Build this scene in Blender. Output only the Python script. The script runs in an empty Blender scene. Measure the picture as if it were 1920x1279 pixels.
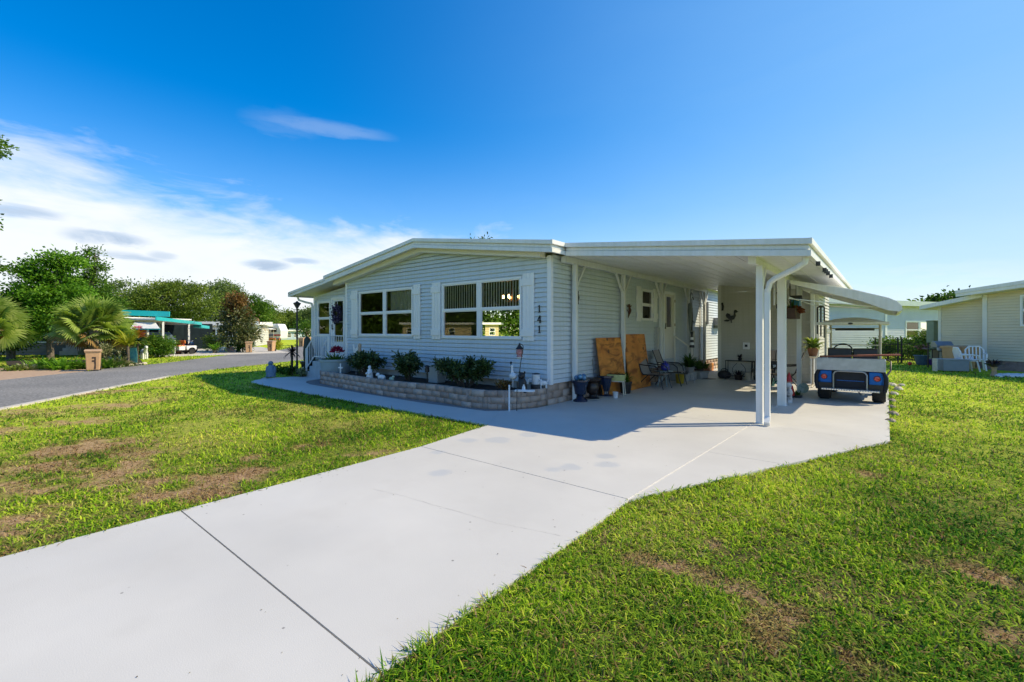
import bpy, bmesh, math, random
import numpy as np
from mathutils import Vector, Matrix
R = math.radians
random.seed(7)
rng = np.random.default_rng(11)
scene = bpy.context.scene
COL = scene.collection
TH = R(39.5); CT, ST = math.cos(TH), math.sin(TH); FPX = 853.33; CAMH = 1.6; HOR = 620.0

# ---- site survey: a point of the place from a sighting at a known height / facade / distance
def gp(px, py, z=0.0):
    d = FPX * (CAMH - z) / (py - HOR); l = (px - 960) / FPX * d
    return (l * CT - d * ST, l * ST + d * CT)
def dp(px, d):
    l = (px - 960) / FPX * d
    return (l * CT - d * ST, l * ST + d * CT)
def zp(py, d):
    return CAMH + (HOR - py) * d / FPX
# ------------------------------------------------------------------ mesh builder
class MB:
    def __init__(s): s.v = []; s.f = []
    def add(s, vs, fs):
        o = len(s.v); s.v.extend([tuple(p) for p in vs]); s.f.extend([tuple(i + o for i in f) for f in fs]); return s
    def box(s, x0, x1, y0, y1, z0, z1):
        vs = [(x0,y0,z0),(x1,y0,z0),(x1,y1,z0),(x0,y1,z0),(x0,y0,z1),(x1,y0,z1),(x1,y1,z1),(x0,y1,z1)]
        return s.add(vs, [(0,3,2,1),(4,5,6,7),(0,1,5,4),(1,2,6,5),(2,3,7,6),(3,0,4,7)])
    def cbox(s, c, sz, rz=0.0, tilt=None):
        M = Matrix.Rotation(rz, 4, 'Z')
        if tilt: M = M @ Matrix.Rotation(tilt[1], 4, tilt[0])
        hx, hy, hz = sz[0]/2, sz[1]/2, sz[2]/2
        vs = [Vector(c) + (M @ Vector(p)) for p in [(-hx,-hy,-hz),(hx,-hy,-hz),(hx,hy,-hz),(-hx,hy,-hz),(-hx,-hy,hz),(hx,-hy,hz),(hx,hy,hz),(-hx,hy,hz)]]
        return s.add(vs, [(0,3,2,1),(4,5,6,7),(0,1,5,4),(1,2,6,5),(2,3,7,6),(3,0,4,7)])
    def beam(s, p0, p1, w, h, up=(0,0,1)):
        a = Vector(p0); b = Vector(p1); d = (b - a).normalized(); u = Vector(up)
        if abs(d.dot(u)) > .98: u = Vector((0,1,0))
        sx = d.cross(u).normalized(); sz = sx.cross(d)
        vs = []
        for q in (a, b):
            for i, j in ((-1,-1),(1,-1),(1,1),(-1,1)): vs.append(q + sx*(i*w/2) + sz*(j*h/2))
        return s.add(vs, [(0,1,2,3),(7,6,5,4),(0,4,5,1),(1,5,6,2),(2,6,7,3),(3,7,4,0)])
    def tube(s, pts, r, n=8, closed=False, cap=True):
        P = [Vector(p) for p in pts]; m = len(P)
        rs = r if isinstance(r, (list, tuple)) else [r]*m
        vs = []; up = None
        for i in range(m):
            if closed: t = P[(i+1) % m] - P[i-1]
            else: t = P[min(i+1, m-1)] - P[max(i-1, 0)]
            t = t.normalized() if t.length > 1e-9 else Vector((0,0,1))
            if up is None:
                up = Vector((0,0,1)) if abs(t.z) < .9 else Vector((1,0,0))
            x = up - t*up.dot(t)
            if x.length < 1e-6: x = Vector((1,0,0)) - t*t.x
            x.normalize(); up = x; y = t.cross(x)
            for k in range(n):
                a = 2*math.pi*k/n
                vs.append(P[i] + x*(math.cos(a)*rs[i]) + y*(math.sin(a)*rs[i]))
        fs = []
        for i in range(m if closed else m-1):
            j = (i+1) % m
            for k in range(n):
                l = (k+1) % n
                fs.append((i*n+k, i*n+l, j*n+l, j*n+k))
        if cap and not closed:
            fs.append(tuple(range(n-1, -1, -1))); fs.append(tuple((m-1)*n+k for k in range(n)))
        return s.add(vs, fs)
    def lathe(s, prof, c=(0,0,0), n=16, axis='Z', sx=1.0, sy=1.0):
        vs = []; m = len(prof)
        for r, z in prof:
            for k in range(n):
                a = 2*math.pi*k/n; x = math.cos(a)*r*sx; y = math.sin(a)*r*sy
                p = (x, y, z) if axis == 'Z' else ((z, x, y) if axis == 'X' else (x, z, y))
                vs.append((p[0]+c[0], p[1]+c[1], p[2]+c[2]))
        fs = []
        for i in range(m-1):
            for k in range(n):
                l = (k+1) % n
                f = (i*n+k, i*n+l, (i+1)*n+l, (i+1)*n+k)
                fs.append(f if axis != 'Y' else f[::-1])
        fs.append(tuple(range(n-1, -1, -1))); fs.append(tuple((m-1)*n+k for k in range(n)))
        return s.add(vs, fs)
    def ell(s, c, r, n=12, m=8, rz=0.0):
        vs = []; cr, sr = math.cos(rz), math.sin(rz)
        for i in range(m+1):
            t = math.pi*i/m
            for k in range(n):
                a = 2*math.pi*k/n
                x = math.sin(t)*math.cos(a)*r[0]; y = math.sin(t)*math.sin(a)*r[1]
                vs.append((c[0]+x*cr-y*sr, c[1]+x*sr+y*cr, c[2]-math.cos(t)*r[2]))
        fs = [(i*n+k, i*n+(k+1) % n, (i+1)*n+(k+1) % n, (i+1)*n+k) for i in range(m) for k in range(n)]
        return s.add(vs, fs)
    def prism(s, poly, f, t0, t1):
        n = len(poly)
        vs = [f(a, b, t0) for a, b in poly] + [f(a, b, t1) for a, b in poly]
        fs = [tuple(range(n)), tuple(range(2*n-1, n-1, -1))]
        for i in range(n):
            j = (i+1) % n; fs.append((i, i+n, j+n, j))
        return s.add(vs, fs)
    def obj(s, name, mat, parent=None, off=(0,0,0), smooth=False, bev=0.0, ang=40):
        me = bpy.data.meshes.new(name)
        vs = s.v if off == (0,0,0) else [(p[0]-off[0], p[1]-off[1], p[2]-off[2]) for p in s.v]
        me.from_pydata(vs, [], s.f)
        bm = bmesh.new(); bm.from_mesh(me); bmesh.ops.recalc_face_normals(bm, faces=bm.faces); bm.to_mesh(me); bm.free()
        if smooth:
            me.polygons.foreach_set('use_smooth', np.ones(len(me.polygons), bool)); me.set_sharp_from_angle(angle=R(ang))
        if mat: me.materials.append(mat)
        o = bpy.data.objects.new(name, me); COL.objects.link(o)
        if parent: o.parent = parent
        if bev:
            b = o.modifiers.new('bevel', 'BEVEL'); b.width = bev; b.segments = 2; b.limit_method = 'ANGLE'; b.angle_limit = R(40)
        return o
def tag(o, label, cat, group=None, kind=None):
    if label: o['label'] = label
    if cat: o['category'] = cat
    if group: o['group'] = group
    if kind: o['kind'] = kind
    return o
def thing(name, label, cat, loc=(0,0,0), rz=0.0, group=None):
    o = bpy.data.objects.new(name, None); COL.objects.link(o); o.empty_display_size = .1
    o.location = loc; o.rotation_euler = (0, 0, rz)
    return tag(o, label, cat, group)
def root(o):
    while o.parent: o = o.parent
    return o
def part(name, mb, mat, parent, label=None, smooth=False, bev=0.0, world=False, ang=40):
    off = tuple(root(parent).location) if world else (0,0,0)
    o = mb.obj(name, mat, parent, off, smooth, bev, ang)
    if label: o['label'] = label
    return o
def solo(name, label, cat, mb, mat, loc=(0,0,0), rz=0.0, group=None, smooth=False, bev=0.0, ang=40):
    o = mb.obj(name, mat, None, (0,0,0), smooth, bev, ang); o.location = loc; o.rotation_euler = (0,0,rz)
    return tag(o, label, cat, group)
def struct(name, mb, mat, smooth=False):
    return tag(mb.obj(name, mat, smooth=smooth), None, None, kind='structure')
def copy_tree(o, parent=None):
    c = o.copy(); COL.objects.link(c)
    if parent: c.parent = parent
    for ch in list(o.children): copy_tree(ch, c)
    return c
# ------------------------------------------------------------------ materials
MATS = {}
def nd(nt, t, **kw):
    n = nt.nodes.new(t)
    for k, v in kw.items(): setattr(n, k, v)
    return n
def mat(name, col, rough=.6, var=.12, scale=6.0, bump=0.0, bscale=60.0, metal=0.0, spec=.5, col2=None, coat=0.0, detail=4, obj=True):
    if name in MATS: return MATS[name]
    m = bpy.data.materials.new(name); m.use_nodes = True; nt = m.node_tree; b = nt.nodes['Principled BSDF']
    b.inputs['Roughness'].default_value = rough; b.inputs['Metallic'].default_value = metal
    b.inputs['Specular IOR Level'].default_value = spec; b.inputs['Coat Weight'].default_value = coat
    tc = nd(nt, 'ShaderNodeTexCoord'); co = tc.outputs['Object']
    nz = nd(nt, 'ShaderNodeTexNoise'); nz.inputs['Scale'].default_value = scale; nz.inputs['Detail'].default_value = detail
    nt.links.new(co, nz.inputs['Vector'])
    rp = nd(nt, 'ShaderNodeValToRGB'); rp.color_ramp.elements[0].position = .3; rp.color_ramp.elements[1].position = .7
    c2 = col2 or tuple(min(1, c*(1+var)) for c in col); c1 = tuple(c*(1-var) for c in col) if col2 is None else col
    rp.color_ramp.elements[0].color = (*c1, 1); rp.color_ramp.elements[1].color = (*c2, 1)
    nt.links.new(nz.outputs['Fac'], rp.inputs['Fac']); nt.links.new(rp.outputs['Color'], b.inputs['Base Color'])
    if bump:
        n2 = nd(nt, 'ShaderNodeTexNoise'); n2.inputs['Scale'].default_value = bscale; n2.inputs['Detail'].default_value = 5
        nt.links.new(co, n2.inputs['Vector'])
        bp = nd(nt, 'ShaderNodeBump'); bp.inputs['Strength'].default_value = bump; bp.inputs['Distance'].default_value = .01
        nt.links.new(n2.outputs['Fac'], bp.inputs['Height']); nt.links.new(bp.outputs['Normal'], b.inputs['Normal'])
    MATS[name] = m; return m
def leafmat(name, c0, c1, c2=None, trans=.35, rough=.55, spec=.2):
    """colours run over the per-leaf attribute 'rnd'"""
    if name in MATS: return MATS[name]
    m = bpy.data.materials.new(name); m.use_nodes = True; nt = m.node_tree; b = nt.nodes['Principled BSDF']
    at = nd(nt, 'ShaderNodeAttribute', attribute_name='rnd')
    rp = nd(nt, 'ShaderNodeValToRGB'); e = rp.color_ramp.elements
    e[0].color = (*c0, 1); e[1].color = (*(c2 or c1), 1)
    if c2: n = e.new(.55); n.color = (*c1, 1)
    nt.links.new(at.outputs['Fac'], rp.inputs['Fac'])
    b.inputs['Roughness'].default_value = rough; b.inputs['Specular IOR Level'].default_value = spec
    nt.links.new(rp.outputs['Color'], b.inputs['Base Color'])
    tr = nd(nt, 'ShaderNodeBsdfTranslucent'); mx = nd(nt, 'ShaderNodeMixShader'); mx.inputs['Fac'].default_value = trans
    g = nd(nt, 'ShaderNodeMixRGB', blend_type='MULTIPLY'); g.inputs['Fac'].default_value = 1; g.inputs['Color2'].default_value = (1.25, 1.3, .6, 1)
    nt.links.new(rp.outputs['Color'], g.inputs['Color1']); nt.links.new(g.outputs['Color'], tr.inputs['Color'])
    nt.links.new(b.outputs['BSDF'], mx.inputs[1]); nt.links.new(tr.outputs['BSDF'], mx.inputs[2])
    nt.links.new(mx.outputs['Shader'], nt.nodes['Material Output'].inputs['Surface'])
    MATS[name] = m; return m
def glassmat(name, tint=(.75,.8,.8), refl=1.0):
    m = bpy.data.materials.new(name); m.use_nodes = True; nt = m.node_tree; nt.nodes.remove(nt.nodes['Principled BSDF'])
    t = nd(nt, 'ShaderNodeBsdfTransparent'); t.inputs['Color'].default_value = (*tint, 1)
    g = nd(nt, 'ShaderNodeBsdfGlossy'); g.inputs['Roughness'].default_value = .0; g.inputs['Color'].default_value = (1,1,1,1)
    fr = nd(nt, 'ShaderNodeFresnel'); fr.inputs['IOR'].default_value = 1.75 if refl == 1.0 else 1.5
    mx = nd(nt, 'ShaderNodeMixShader'); nt.links.new(fr.outputs['Fac'], mx.inputs['Fac'])
    nt.links.new(t.outputs['BSDF'], mx.inputs[1]); nt.links.new(g.outputs['BSDF'], mx.inputs[2])
    nt.links.new(mx.outputs['Shader'], nt.nodes['Material Output'].inputs['Surface'])
    MATS[name] = m; return m
def emit(name, col, st):
    m = bpy.data.materials.new(name); m.use_nodes = True; b = m.node_tree.nodes['Principled BSDF']
    b.inputs['Base Color'].default_value = (*col, 1); b.inputs['Emission Color'].default_value = (*col, 1); b.inputs['Emission Strength'].default_value = st
    MATS[name] = m; return m
SIDING = mat('vinyl_siding_grey', (.57,.635,.695), .45, .06, .9)
SHEDS = mat('vinyl_siding_warm_lit', (.57,.555,.50), .45, .06, .9)  # same siding as SIDING; cool and warm light put into the two colours
WHITE = mat('white_painted_metal', (.75,.76,.755), .42, .06, 1.6, detail=7)
CREAMW = mat('warm_white_trim', (.72,.70,.64), .5, .04, 2.5)
VWHITE = mat('white_vinyl', (.8,.81,.82), .35, .02, 4)
ROOFW = mat('white_roof_panel', (.7,.7,.68), .5, .08, 1.0)
def streaks(m, lo):
    nt = m.node_tree; b = nt.nodes['Principled BSDF']; src = b.inputs['Base Color'].links[0].from_socket; tc = nd(nt, 'ShaderNodeTexCoord'); mp = nd(nt, 'ShaderNodeMapping'); mp.inputs['Scale'].default_value = (9, 9, .5)
    nt.links.new(tc.outputs['Object'], mp.inputs['Vector']); n = nd(nt, 'ShaderNodeTexNoise'); n.inputs['Scale'].default_value = 1.6; n.inputs['Detail'].default_value = 7; nt.links.new(mp.outputs['Vector'], n.inputs['Vector'])
    r = nd(nt, 'ShaderNodeValToRGB'); r.color_ramp.elements[0].position = .34; r.color_ramp.elements[1].position = .6; r.color_ramp.elements[0].color = (lo, lo, lo*.96, 1); r.color_ramp.elements[1].color = (1, 1, 1, 1); nt.links.new(n.outputs['Fac'], r.inputs['Fac'])
    mx = nd(nt, 'ShaderNodeMixRGB', blend_type='MULTIPLY'); mx.inputs['Fac'].default_value = 1; nt.links.new(src, mx.inputs['Color1']); nt.links.new(r.outputs['Color'], mx.inputs['Color2']); nt.links.new(mx.outputs['Color'], b.inputs['Base Color'])
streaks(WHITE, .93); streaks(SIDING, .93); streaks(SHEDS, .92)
BLOCK = None
BLACK = mat('black_iron', (.014,.014,.016), .45, .2, 10)
DKGREY = mat('charcoal_plastic', (.035,.037,.042), .5, .2, 8)
NAVYC = mat('dark_blue_ceramic', (.012,.022,.055), .25, .3, 8, coat=.4)
BROWNC = mat('dark_brown_ceramic', (.04,.024,.018), .35, .25, 8)
TERRA = mat('terracotta', (.36,.16,.08), .8, .18, 14, .15, 80)
TANB = mat('tan_bin_plastic', (.52,.32,.165), .55, .08, 6)
GALV = mat('galvanised_sheet', (.42,.45,.49), .42, .12, 9, metal=.35)
CHROME = mat('bright_metal', (.75,.75,.76), .22, .04, 5, metal=.9)
BLUEP = mat('blue_car_paint', (.004,.13,.50), .38, .08, 4, spec=.25)
RUBBER = mat('tyre_rubber', (.016,.016,.017), .8, .2, 12)
REDL = mat('red_lens', (.55,.02,.02), .2, .1, 8, coat=.5)
SOIL = mat('dark_mulch', (.03,.02,.014), .95, .5, 40, .8, 60)
BARK = mat('tree_bark', (.11,.09,.07), .9, .35, 9, .6, 30)
PALMB = mat('palm_trunk', (.15,.12,.09), .9, .35, 14, .8, 30)
STEMG = mat('green_stem', (.07,.11,.03), .7, .3, 10)
STEMB = mat('brown_stem', (.07,.05,.035), .8, .3, 12)
PLY = mat('stained_plywood', (.70,.275,.045), .5, .3, 3, .2, 30, col2=(.48,.155,.022))
WOODR = mat('red_brown_board', (.30,.085,.045), .5, .25, 6, .15, 40)
SLING = mat('taupe_sling_fabric', (.27,.24,.215), .8, .12, 120, .2, 300)
STATW = mat('white_plaster', (.74,.75,.77), .6, .08, 12)
STATB = mat('blue_grey_stone', (.14,.22,.32), .7, .2, 14, .3, 60)
TEALM = mat('teal_painted_metal', (.01,.45,.48), .4, .08, 3)
SAND = mat('pale_concrete', (.52,.49,.44), .85, .12, 5, .2, 60)
LGREY = mat('light_grey_plastic', (.36,.38,.4), .5, .1, 6)
BLUEJ = mat('blue_glazed_ceramic', (.03,.04,.32), .15, .4, 12, coat=.6)
YELB = mat('yellow_plastic', (.42,.30,.02), .45, .12, 8)
LIMEW = mat('pale_lime_planter', (.50,.50,.20), .6, .12, 14)
SILV = mat('dull_silver', (.4,.41,.42), .35, .12, 9, metal=.6)
IVORY = mat('ivory_paint', (.62,.56,.45), .5, .08, 8)
REDP = mat('red_paint', (.45,.03,.025), .4, .1, 7)
ORNG = mat('orange_paint', (.60,.17,.03), .4, .1, 5, coat=.3)
PURP = mat('purple_plastic', (.09,.03,.24), .4, .1, 6)
BLUPOT = mat('slate_blue_pot', (.06,.11,.17), .5, .15, 8)
GLASS = glassmat('window_glass', (.9,.93,.92))
GLASSC = glassmat('clear_acrylic', (.85,.88,.84), .5)
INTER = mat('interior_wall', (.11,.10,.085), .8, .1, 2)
BLIND = mat('cream_blind_slat', (.9,.88,.76), .6, .04, 6)
SCREEN = mat('dark_screen', (.022,.025,.028), .6, .2, 20)
DARKG = mat('green_electric_cabinet', (.20,.26,.20), .55, .08, 6)
YSIDE = mat('cream_vinyl_siding', (.68,.60,.44), .6, .05, 1.5, .06, 300)
BSIDE = mat('pale_blue_siding', (.53,.58,.64), .6, .05, 1.5)
# foliage
G_DEEP = leafmat('deep_green_leaf', (.016,.045,.008), (.042,.105,.016), (.10,.18,.03))
G_MID = leafmat('mid_green_leaf', (.028,.07,.008), (.08,.18,.02), (.19,.30,.04))
G_BRIGHT = leafmat('bright_green_leaf', (.04,.11,.010), (.13,.30,.025), (.25,.45,.055), .42)
G_OLIVE = leafmat('olive_green_leaf', (.05,.09,.014), (.16,.23,.04), (.30,.38,.08), .4)
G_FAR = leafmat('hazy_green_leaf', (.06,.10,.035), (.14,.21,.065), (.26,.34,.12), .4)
G_SHRUB = leafmat('glossy_shrub_leaf', (.022,.045,.016), (.06,.105,.034), (.17,.22,.09), .25, .35, .4)
G_PALM = leafmat('palm_frond_green', (.10,.18,.03), (.27,.38,.07), (.50,.56,.20), .4)
G_YEL = leafmat('yellow_green_frond', (.13,.17,.015), (.30,.32,.02), (.42,.40,.04), .35)
G_MAGN = leafmat('magnolia_leaf', (.04,.07,.018), (.11,.13,.04), (.24,.22,.09), .2, .35, .5)
G_RUST = leafmat('rust_leaf', (.10,.05,.018), (.19,.105,.035), (.28,.21,.07), .25)
G_RED = leafmat('red_orange_leaf', (.25,.03,.015), (.45,.14,.03), (.5,.26,.05), .3)
G_VARI = leafmat('pale_variegated_leaf', (.09,.13,.04), (.30,.32,.17), (.55,.52,.40), .3)
G_PURPLE = leafmat('dark_purple_leaf', (.012,.010,.014), (.03,.02,.03), (.06,.04,.05), .1)
F_RED = leafmat('crimson_petal', (.25,.01,.03), (.40,.015,.06), (.30,.02,.16), .3)
F_PINK = leafmat('pink_petal', (.55,.10,.25), (.65,.22,.35), (.7,.4,.45), .3)
F_VIO = leafmat('violet_petal', (.03,.018,.06), (.08,.05,.14), (.24,.2,.34), .2)
F_WHITE = leafmat('white_petal', (.5,.5,.42), (.7,.7,.65), (.8,.78,.6), .3)
# ------------------------------------------------------------------ numpy leaf meshes
def npmesh(name, V, F4, rnd, m, parent=None, F3=None):
    me = bpy.data.meshes.new(name)
    V = np.asarray(V, np.float32).reshape(-1, 3); F4 = np.asarray(F4, np.int32).reshape(-1, 4)
    n3 = 0 if F3 is None else len(F3)
    loops = F4.ravel() if F3 is None else np.concatenate([F4.ravel(), np.asarray(F3, np.int32).ravel()])
    st = np.arange(len(F4))*4
    tot = np.full(len(F4), 4)
    if n3:
        st = np.concatenate([st, len(F4)*4 + np.arange(n3)*3]); tot = np.concatenate([tot, np.full(n3, 3)])
    me.vertices.add(len(V)); me.vertices.foreach_set('co', V.ravel())
    me.loops.add(len(loops)); me.loops.foreach_set('vertex_index', loops.astype(np.int32))
    me.polygons.add(len(st)); me.polygons.foreach_set('loop_start', st.astype(np.int32))
    try: me.polygons.foreach_set('loop_total', tot.astype(np.int32))
    except Exception: pass
    if isinstance(rnd, dict):
        for k, a in rnd.items():
            at = me.attributes.new(k, 'FLOAT', 'POINT'); at.data.foreach_set('value', np.asarray(a, np.float32).ravel())
    else:
        at = me.attributes.new('rnd', 'FLOAT', 'POINT'); at.data.foreach_set('value', np.asarray(rnd, np.float32).ravel())
    me.update(calc_edges=True); me.validate()
    me.materials.append(m)
    o = bpy.data.objects.new(name, me); COL.objects.link(o)
    if parent: o.parent = parent
    return o
def leaf_geo(C, Dn, L, W, up_bias=.5, fold=.15):
    """rhombic leaves at C, pointing along Dn (N,3), length L, width W"""
    N = len(C); L = np.broadcast_to(L, (N,))[:, None]; W = np.broadcast_to(W, (N,))[:, None]
    Dn = Dn/np.linalg.norm(Dn, axis=1, keepdims=True)
    nr = rng.normal(size=(N, 3)); nr[:, 2] += up_bias*2
    s = np.cross(Dn, nr); s /= np.linalg.norm(s, axis=1, keepdims=True)+1e-9
    nn = np.cross(s, Dn)
    b = C; t = C + Dn*L - nn*L*.12; mid = C + Dn*L*.45 + nn*L*fold*.5
    V = np.stack([b, mid + s*W/2, t, mid - s*W/2], 1)
    F = np.arange(N*4).reshape(N, 4)
    return V.reshape(-1, 3), F
def clumps(blobs, nc, shell=.55):
    """clump centres spread through ellipsoid blobs (cx,cy,cz,rx,ry,rz)"""
    B = np.array(blobs, float); w = B[:, 3]*B[:, 4]*B[:, 5]; w = w**.8; w /= w.sum()
    k = rng.choice(len(B), nc, p=w)
    d = rng.normal(size=(nc, 3)); d /= np.linalg.norm(d, axis=1, keepdims=True)
    r = shell + (1-shell)*rng.random(nc)**.7
    r = np.where(rng.random(nc) < .22, r*rng.random(nc), r)
    return B[k, :3] + d*r[:, None]*B[k, 3:], d
def crown(name, blobs, nc, per, spread, L, W, m, parent, shell=.55, droop=0.0, up=.5, mixm=None, vary=.55):
    C, d = clumps(blobs, nc, shell)
    cb = rng.random(nc)*vary + .5*(1-vary)
    idx = np.repeat(np.arange(nc), per); N = len(idx)
    off = rng.normal(size=(N, 3))*np.array([1, 1, .62])*spread*(.6+.8*rng.random((N, 1)))
    P = C[idx] + off
    D = d[idx]*.5 + rng.normal(size=(N, 3))*.7 + off/spread*.35; D[:, 2] -= droop
    V, F = leaf_geo(P, D, L*(.7+.6*rng.random(N)), W*(.7+.6*rng.random(N)), up)
    rn = np.clip(cb[idx] + rng.normal(size=N)*.17, 0, 1)
    return npmesh(name, V, F, np.repeat(rn, 4), m, parent)
def limbs(mb, base, top, r, tips, n=7):
    base = Vector(base); top = Vector(top)
    mid = base.lerp(top, .5) + Vector((random.uniform(-.1, .1), random.uniform(-.1, .1), 0))*r*4
    mb.tube([base, base.lerp(mid, .15), mid, top], [r*1.35, r, r*.85, r*.6], n)
    for t in tips:
        t = Vector(t); s = base.lerp(top, random.uniform(.6, 1.0)); q = s.lerp(t, .5) + Vector((0, 0, (t-s).length*.10))
        mb.tube([s, q, t], [r*.5, r*.32, r*.08], 5)
    return mb
def tree(name, label, cat, loc, th, tr, blobs, nc, per, spread, L, W, m, group=None, shell=.55, droop=0.0, up=.5, bark=None, extra=None):
    t = thing(name, label, cat, (loc[0], loc[1], loc[2] if len(loc) > 2 else -.04), random.uniform(0, 6.28) if extra is None else 0, group)
    tips = []
    for b in blobs:
        for k in range(3): tips.append((b[0]+random.uniform(-.6, .6)*b[3], b[1]+random.uniform(-.6, .6)*b[4], b[2]+random.uniform(-.3, .6)*b[5]))
    part('trunk', limbs(MB(), (0, 0, -.05), (random.uniform(-.2, .2), random.uniform(-.2, .2), th), tr, tips), bark or BARK, t, smooth=True)
    crown('crown', blobs, nc, per, spread, L, W, m, t, shell, droop, up)
    return t
def shrub(name, label, loc, rx, ry, h, n, L, W, m, group=None, cat='shrub', stems=9, rz=0.0, trim=.35, stemm=None):
    t = thing(name, label, cat, loc, rz, group); sm = MB()
    C = []; D = []
    for i in range(stems):
        a = random.uniform(0, 6.28); q = math.sqrt(random.random()); hh = h*random.uniform(.65, 1.0)*(1-.25*q)
        tip = Vector((math.cos(a)*rx*q, math.sin(a)*ry*q, hh)); b = Vector((tip.x*.18, tip.y*.18, 0)); md = b.lerp(tip, .5) + Vector((0, 0, h*.1))
        sm.tube([b, md, tip], [.012+h*.008, .008+h*.004, .003], 5)
        for j in range(n//stems):
            f = trim + (1-trim)*random.random()
            p = b.lerp(md, f*2) if f < .5 else md.lerp(tip, f*2-1)
            v = Vector((random.gauss(0, 1), random.gauss(0, 1), random.gauss(.25, .8))).normalized()
            C.append(p + v*random.random()*min(rx, ry)*.30); D.append(v + (tip-b)*.3)
    part('stem', sm, stemm or STEMB, t, smooth=True)
    C = np.array([tuple(c) for c in C]); D = np.array([tuple(c) for c in D]); N = len(C)
    V, F = leaf_geo(C, D, L*(.7+.6*rng.random(N)), W*(.7+.5*rng.random(N)), .6)
    npmesh('foliage', V, F, np.repeat(np.clip(rng.normal(.45, .25, N), 0, 1), 4), m, t)
    return t
def blades(name, n, L, W, m, parent, base=(0,0,0), spread=.05, arch=1.0, lift=(.3, 1.2), seg=5, curl=1.0):
    """strap leaves arching out of one base"""
    V = []; F = []; RN = []
    for i in range(n):
        a = random.uniform(0, 6.28); el = random.uniform(*lift); l = L*random.uniform(.6, 1.1); w = W*random.uniform(.7, 1.2)
        d = Vector((math.cos(a), math.sin(a), 0)); sd = Vector((-d.y, d.x, 0)); p = Vector(base) + d*spread*random.random()
        o = len(V); rn = random.random()
        for k in range(seg+1):
            f = k/seg; e = el - arch*f*f*1.2*curl
            wk = w*(1-.9*f**2)*(.55+.9*f if f < .5 else 1.0)*.5
            V += [tuple(p - sd*wk), tuple(p + sd*wk)]; RN += [min(1, rn*.7+.3*f)]*2
            p = p + (d*math.cos(e) + Vector((0, 0, math.sin(e))))*(l/seg)
        for k in range(seg): F.append((o+2*k, o+2*k+1, o+2*k+3, o+2*k+2))
    return npmesh(name, V, F, RN, m, parent)
def fan_palm(name, label, loc, th, R0, n, m, dead=None, rz=0.0, group=None, down=-.7):
    """sabal palm: fan leaves of separate stiff leaflets on arching stalks"""
    t = thing(name, label, 'palm tree', loc, rz, group)
    tr = MB(); pts = []; rs = []
    for i in range(9):
        z = th*i/8; pts.append((0, 0, z-.05)); rs.append(.17 if i % 2 else .15)
    tr.tube(pts, rs, 10)
    for i in range(16):
        a = i*2.4; z = th*(.45+.5*(i/16)); tr.beam((math.cos(a)*.12, math.sin(a)*.12, z), (math.cos(a)*.36, math.sin(a)*.36, z+.22), .05, .02)
    part('trunk', tr, PALMB, t)
    st = MB(); V = []; F = []; RN = []; V2 = []; F2 = []; RN2 = []
    for i in range(n):
        a = i*2.39996 + random.uniform(-.2, .2); f = i/(n-1); el = 1.45 - (1.45-down)*f**.9 + random.uniform(-.12, .12)
        d = Vector((math.cos(a)*math.cos(el), math.sin(a)*math.cos(el), math.sin(el)))
        pl = R0*random.uniform(.5, .66); b = Vector((0, 0, th)); e = b + d*pl; e.z -= pl*.1
        st.tube([b, b.lerp(e, .5)+Vector((0, 0, pl*.04)), e], [.022, .016, .01], 5)
        sd = d.cross(Vector((0, 0, 1))); sd = sd.normalized() if sd.length > .05 else Vector((1, 0, 0)); sd = Matrix.Rotation(random.uniform(-1.1, 1.1), 3, d) @ sd; nn = sd.cross(d)
        isdead = dead is not None and f > .94
        VV, FF, RR = ([], [], []) if isdead else (V, F, RN)
        rn = random.random()
        for k in range(27):
            q = (k-13)/13; an = q*1.75; ll = R0*random.uniform(.46, .56)*(1-.28*abs(q))
            ld = (d*math.cos(an) + sd*math.sin(an)).normalized()
            ld = (ld + nn*(.18 - .3*abs(q)) ).normalized()
            ws = ld.cross(nn).normalized()*.040*R0/1.6
            p0 = e; p1 = e + ld*ll*.6; p2 = p1 + (ld + Vector((0, 0, -.45 - .3*random.random()))).normalized()*ll*.42
            o = len(VV); VV += [tuple(p0-ws*.4), tuple(p0+ws*.4), tuple(p1+ws), tuple(p1-ws), tuple(p2+ws*.15), tuple(p2-ws*.15)]
            FF += [(o, o+1, o+2, o+3), (o+3, o+2, o+4, o+5)]; r_ = min(1, max(0, rn*.6+random.uniform(0, .4))); RR += [r_]*6
        if isdead: npmesh('dry_frond', VV, FF, RR, dead, t)
    part('stalk', st, STEMG, t, smooth=True)
    npmesh('frond', V, F, RN, m, t)
    return t
# ================================================================== camera, sun, sky
cam = bpy.data.cameras.new('camera'); camo = bpy.data.objects.new('camera', cam); COL.objects.link(camo)
camo.location = (0, 0, CAMH); camo.rotation_euler = (R(90), 0, TH)
cam.sensor_width = 36; cam.lens = 16.0; cam.shift_y = -19.5/1920; cam.clip_start = .05; cam.clip_end = 3000
scene.camera = camo
SUN_EL = 41.5; SUN_AZ = 46.5
to_sun = Vector((math.sin(R(SUN_AZ))*math.cos(R(SUN_EL)), math.cos(R(SUN_AZ))*math.cos(R(SUN_EL)), math.sin(R(SUN_EL))))
sl = bpy.data.lights.new('sun', 'SUN'); sl.energy = 4.25; sl.angle = R(.53); sl.color = (1, .84, .56)
so = bpy.data.objects.new('sun', sl); COL.objects.link(so); so.rotation_euler = to_sun.to_track_quat('Z', 'Y').to_euler(); so.location = (10, 10, 30)
scene.view_settings.view_transform = 'Standard'; scene.view_settings.look = 'None'; scene.view_settings.exposure = .51; scene.view_settings.gamma = 1
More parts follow.
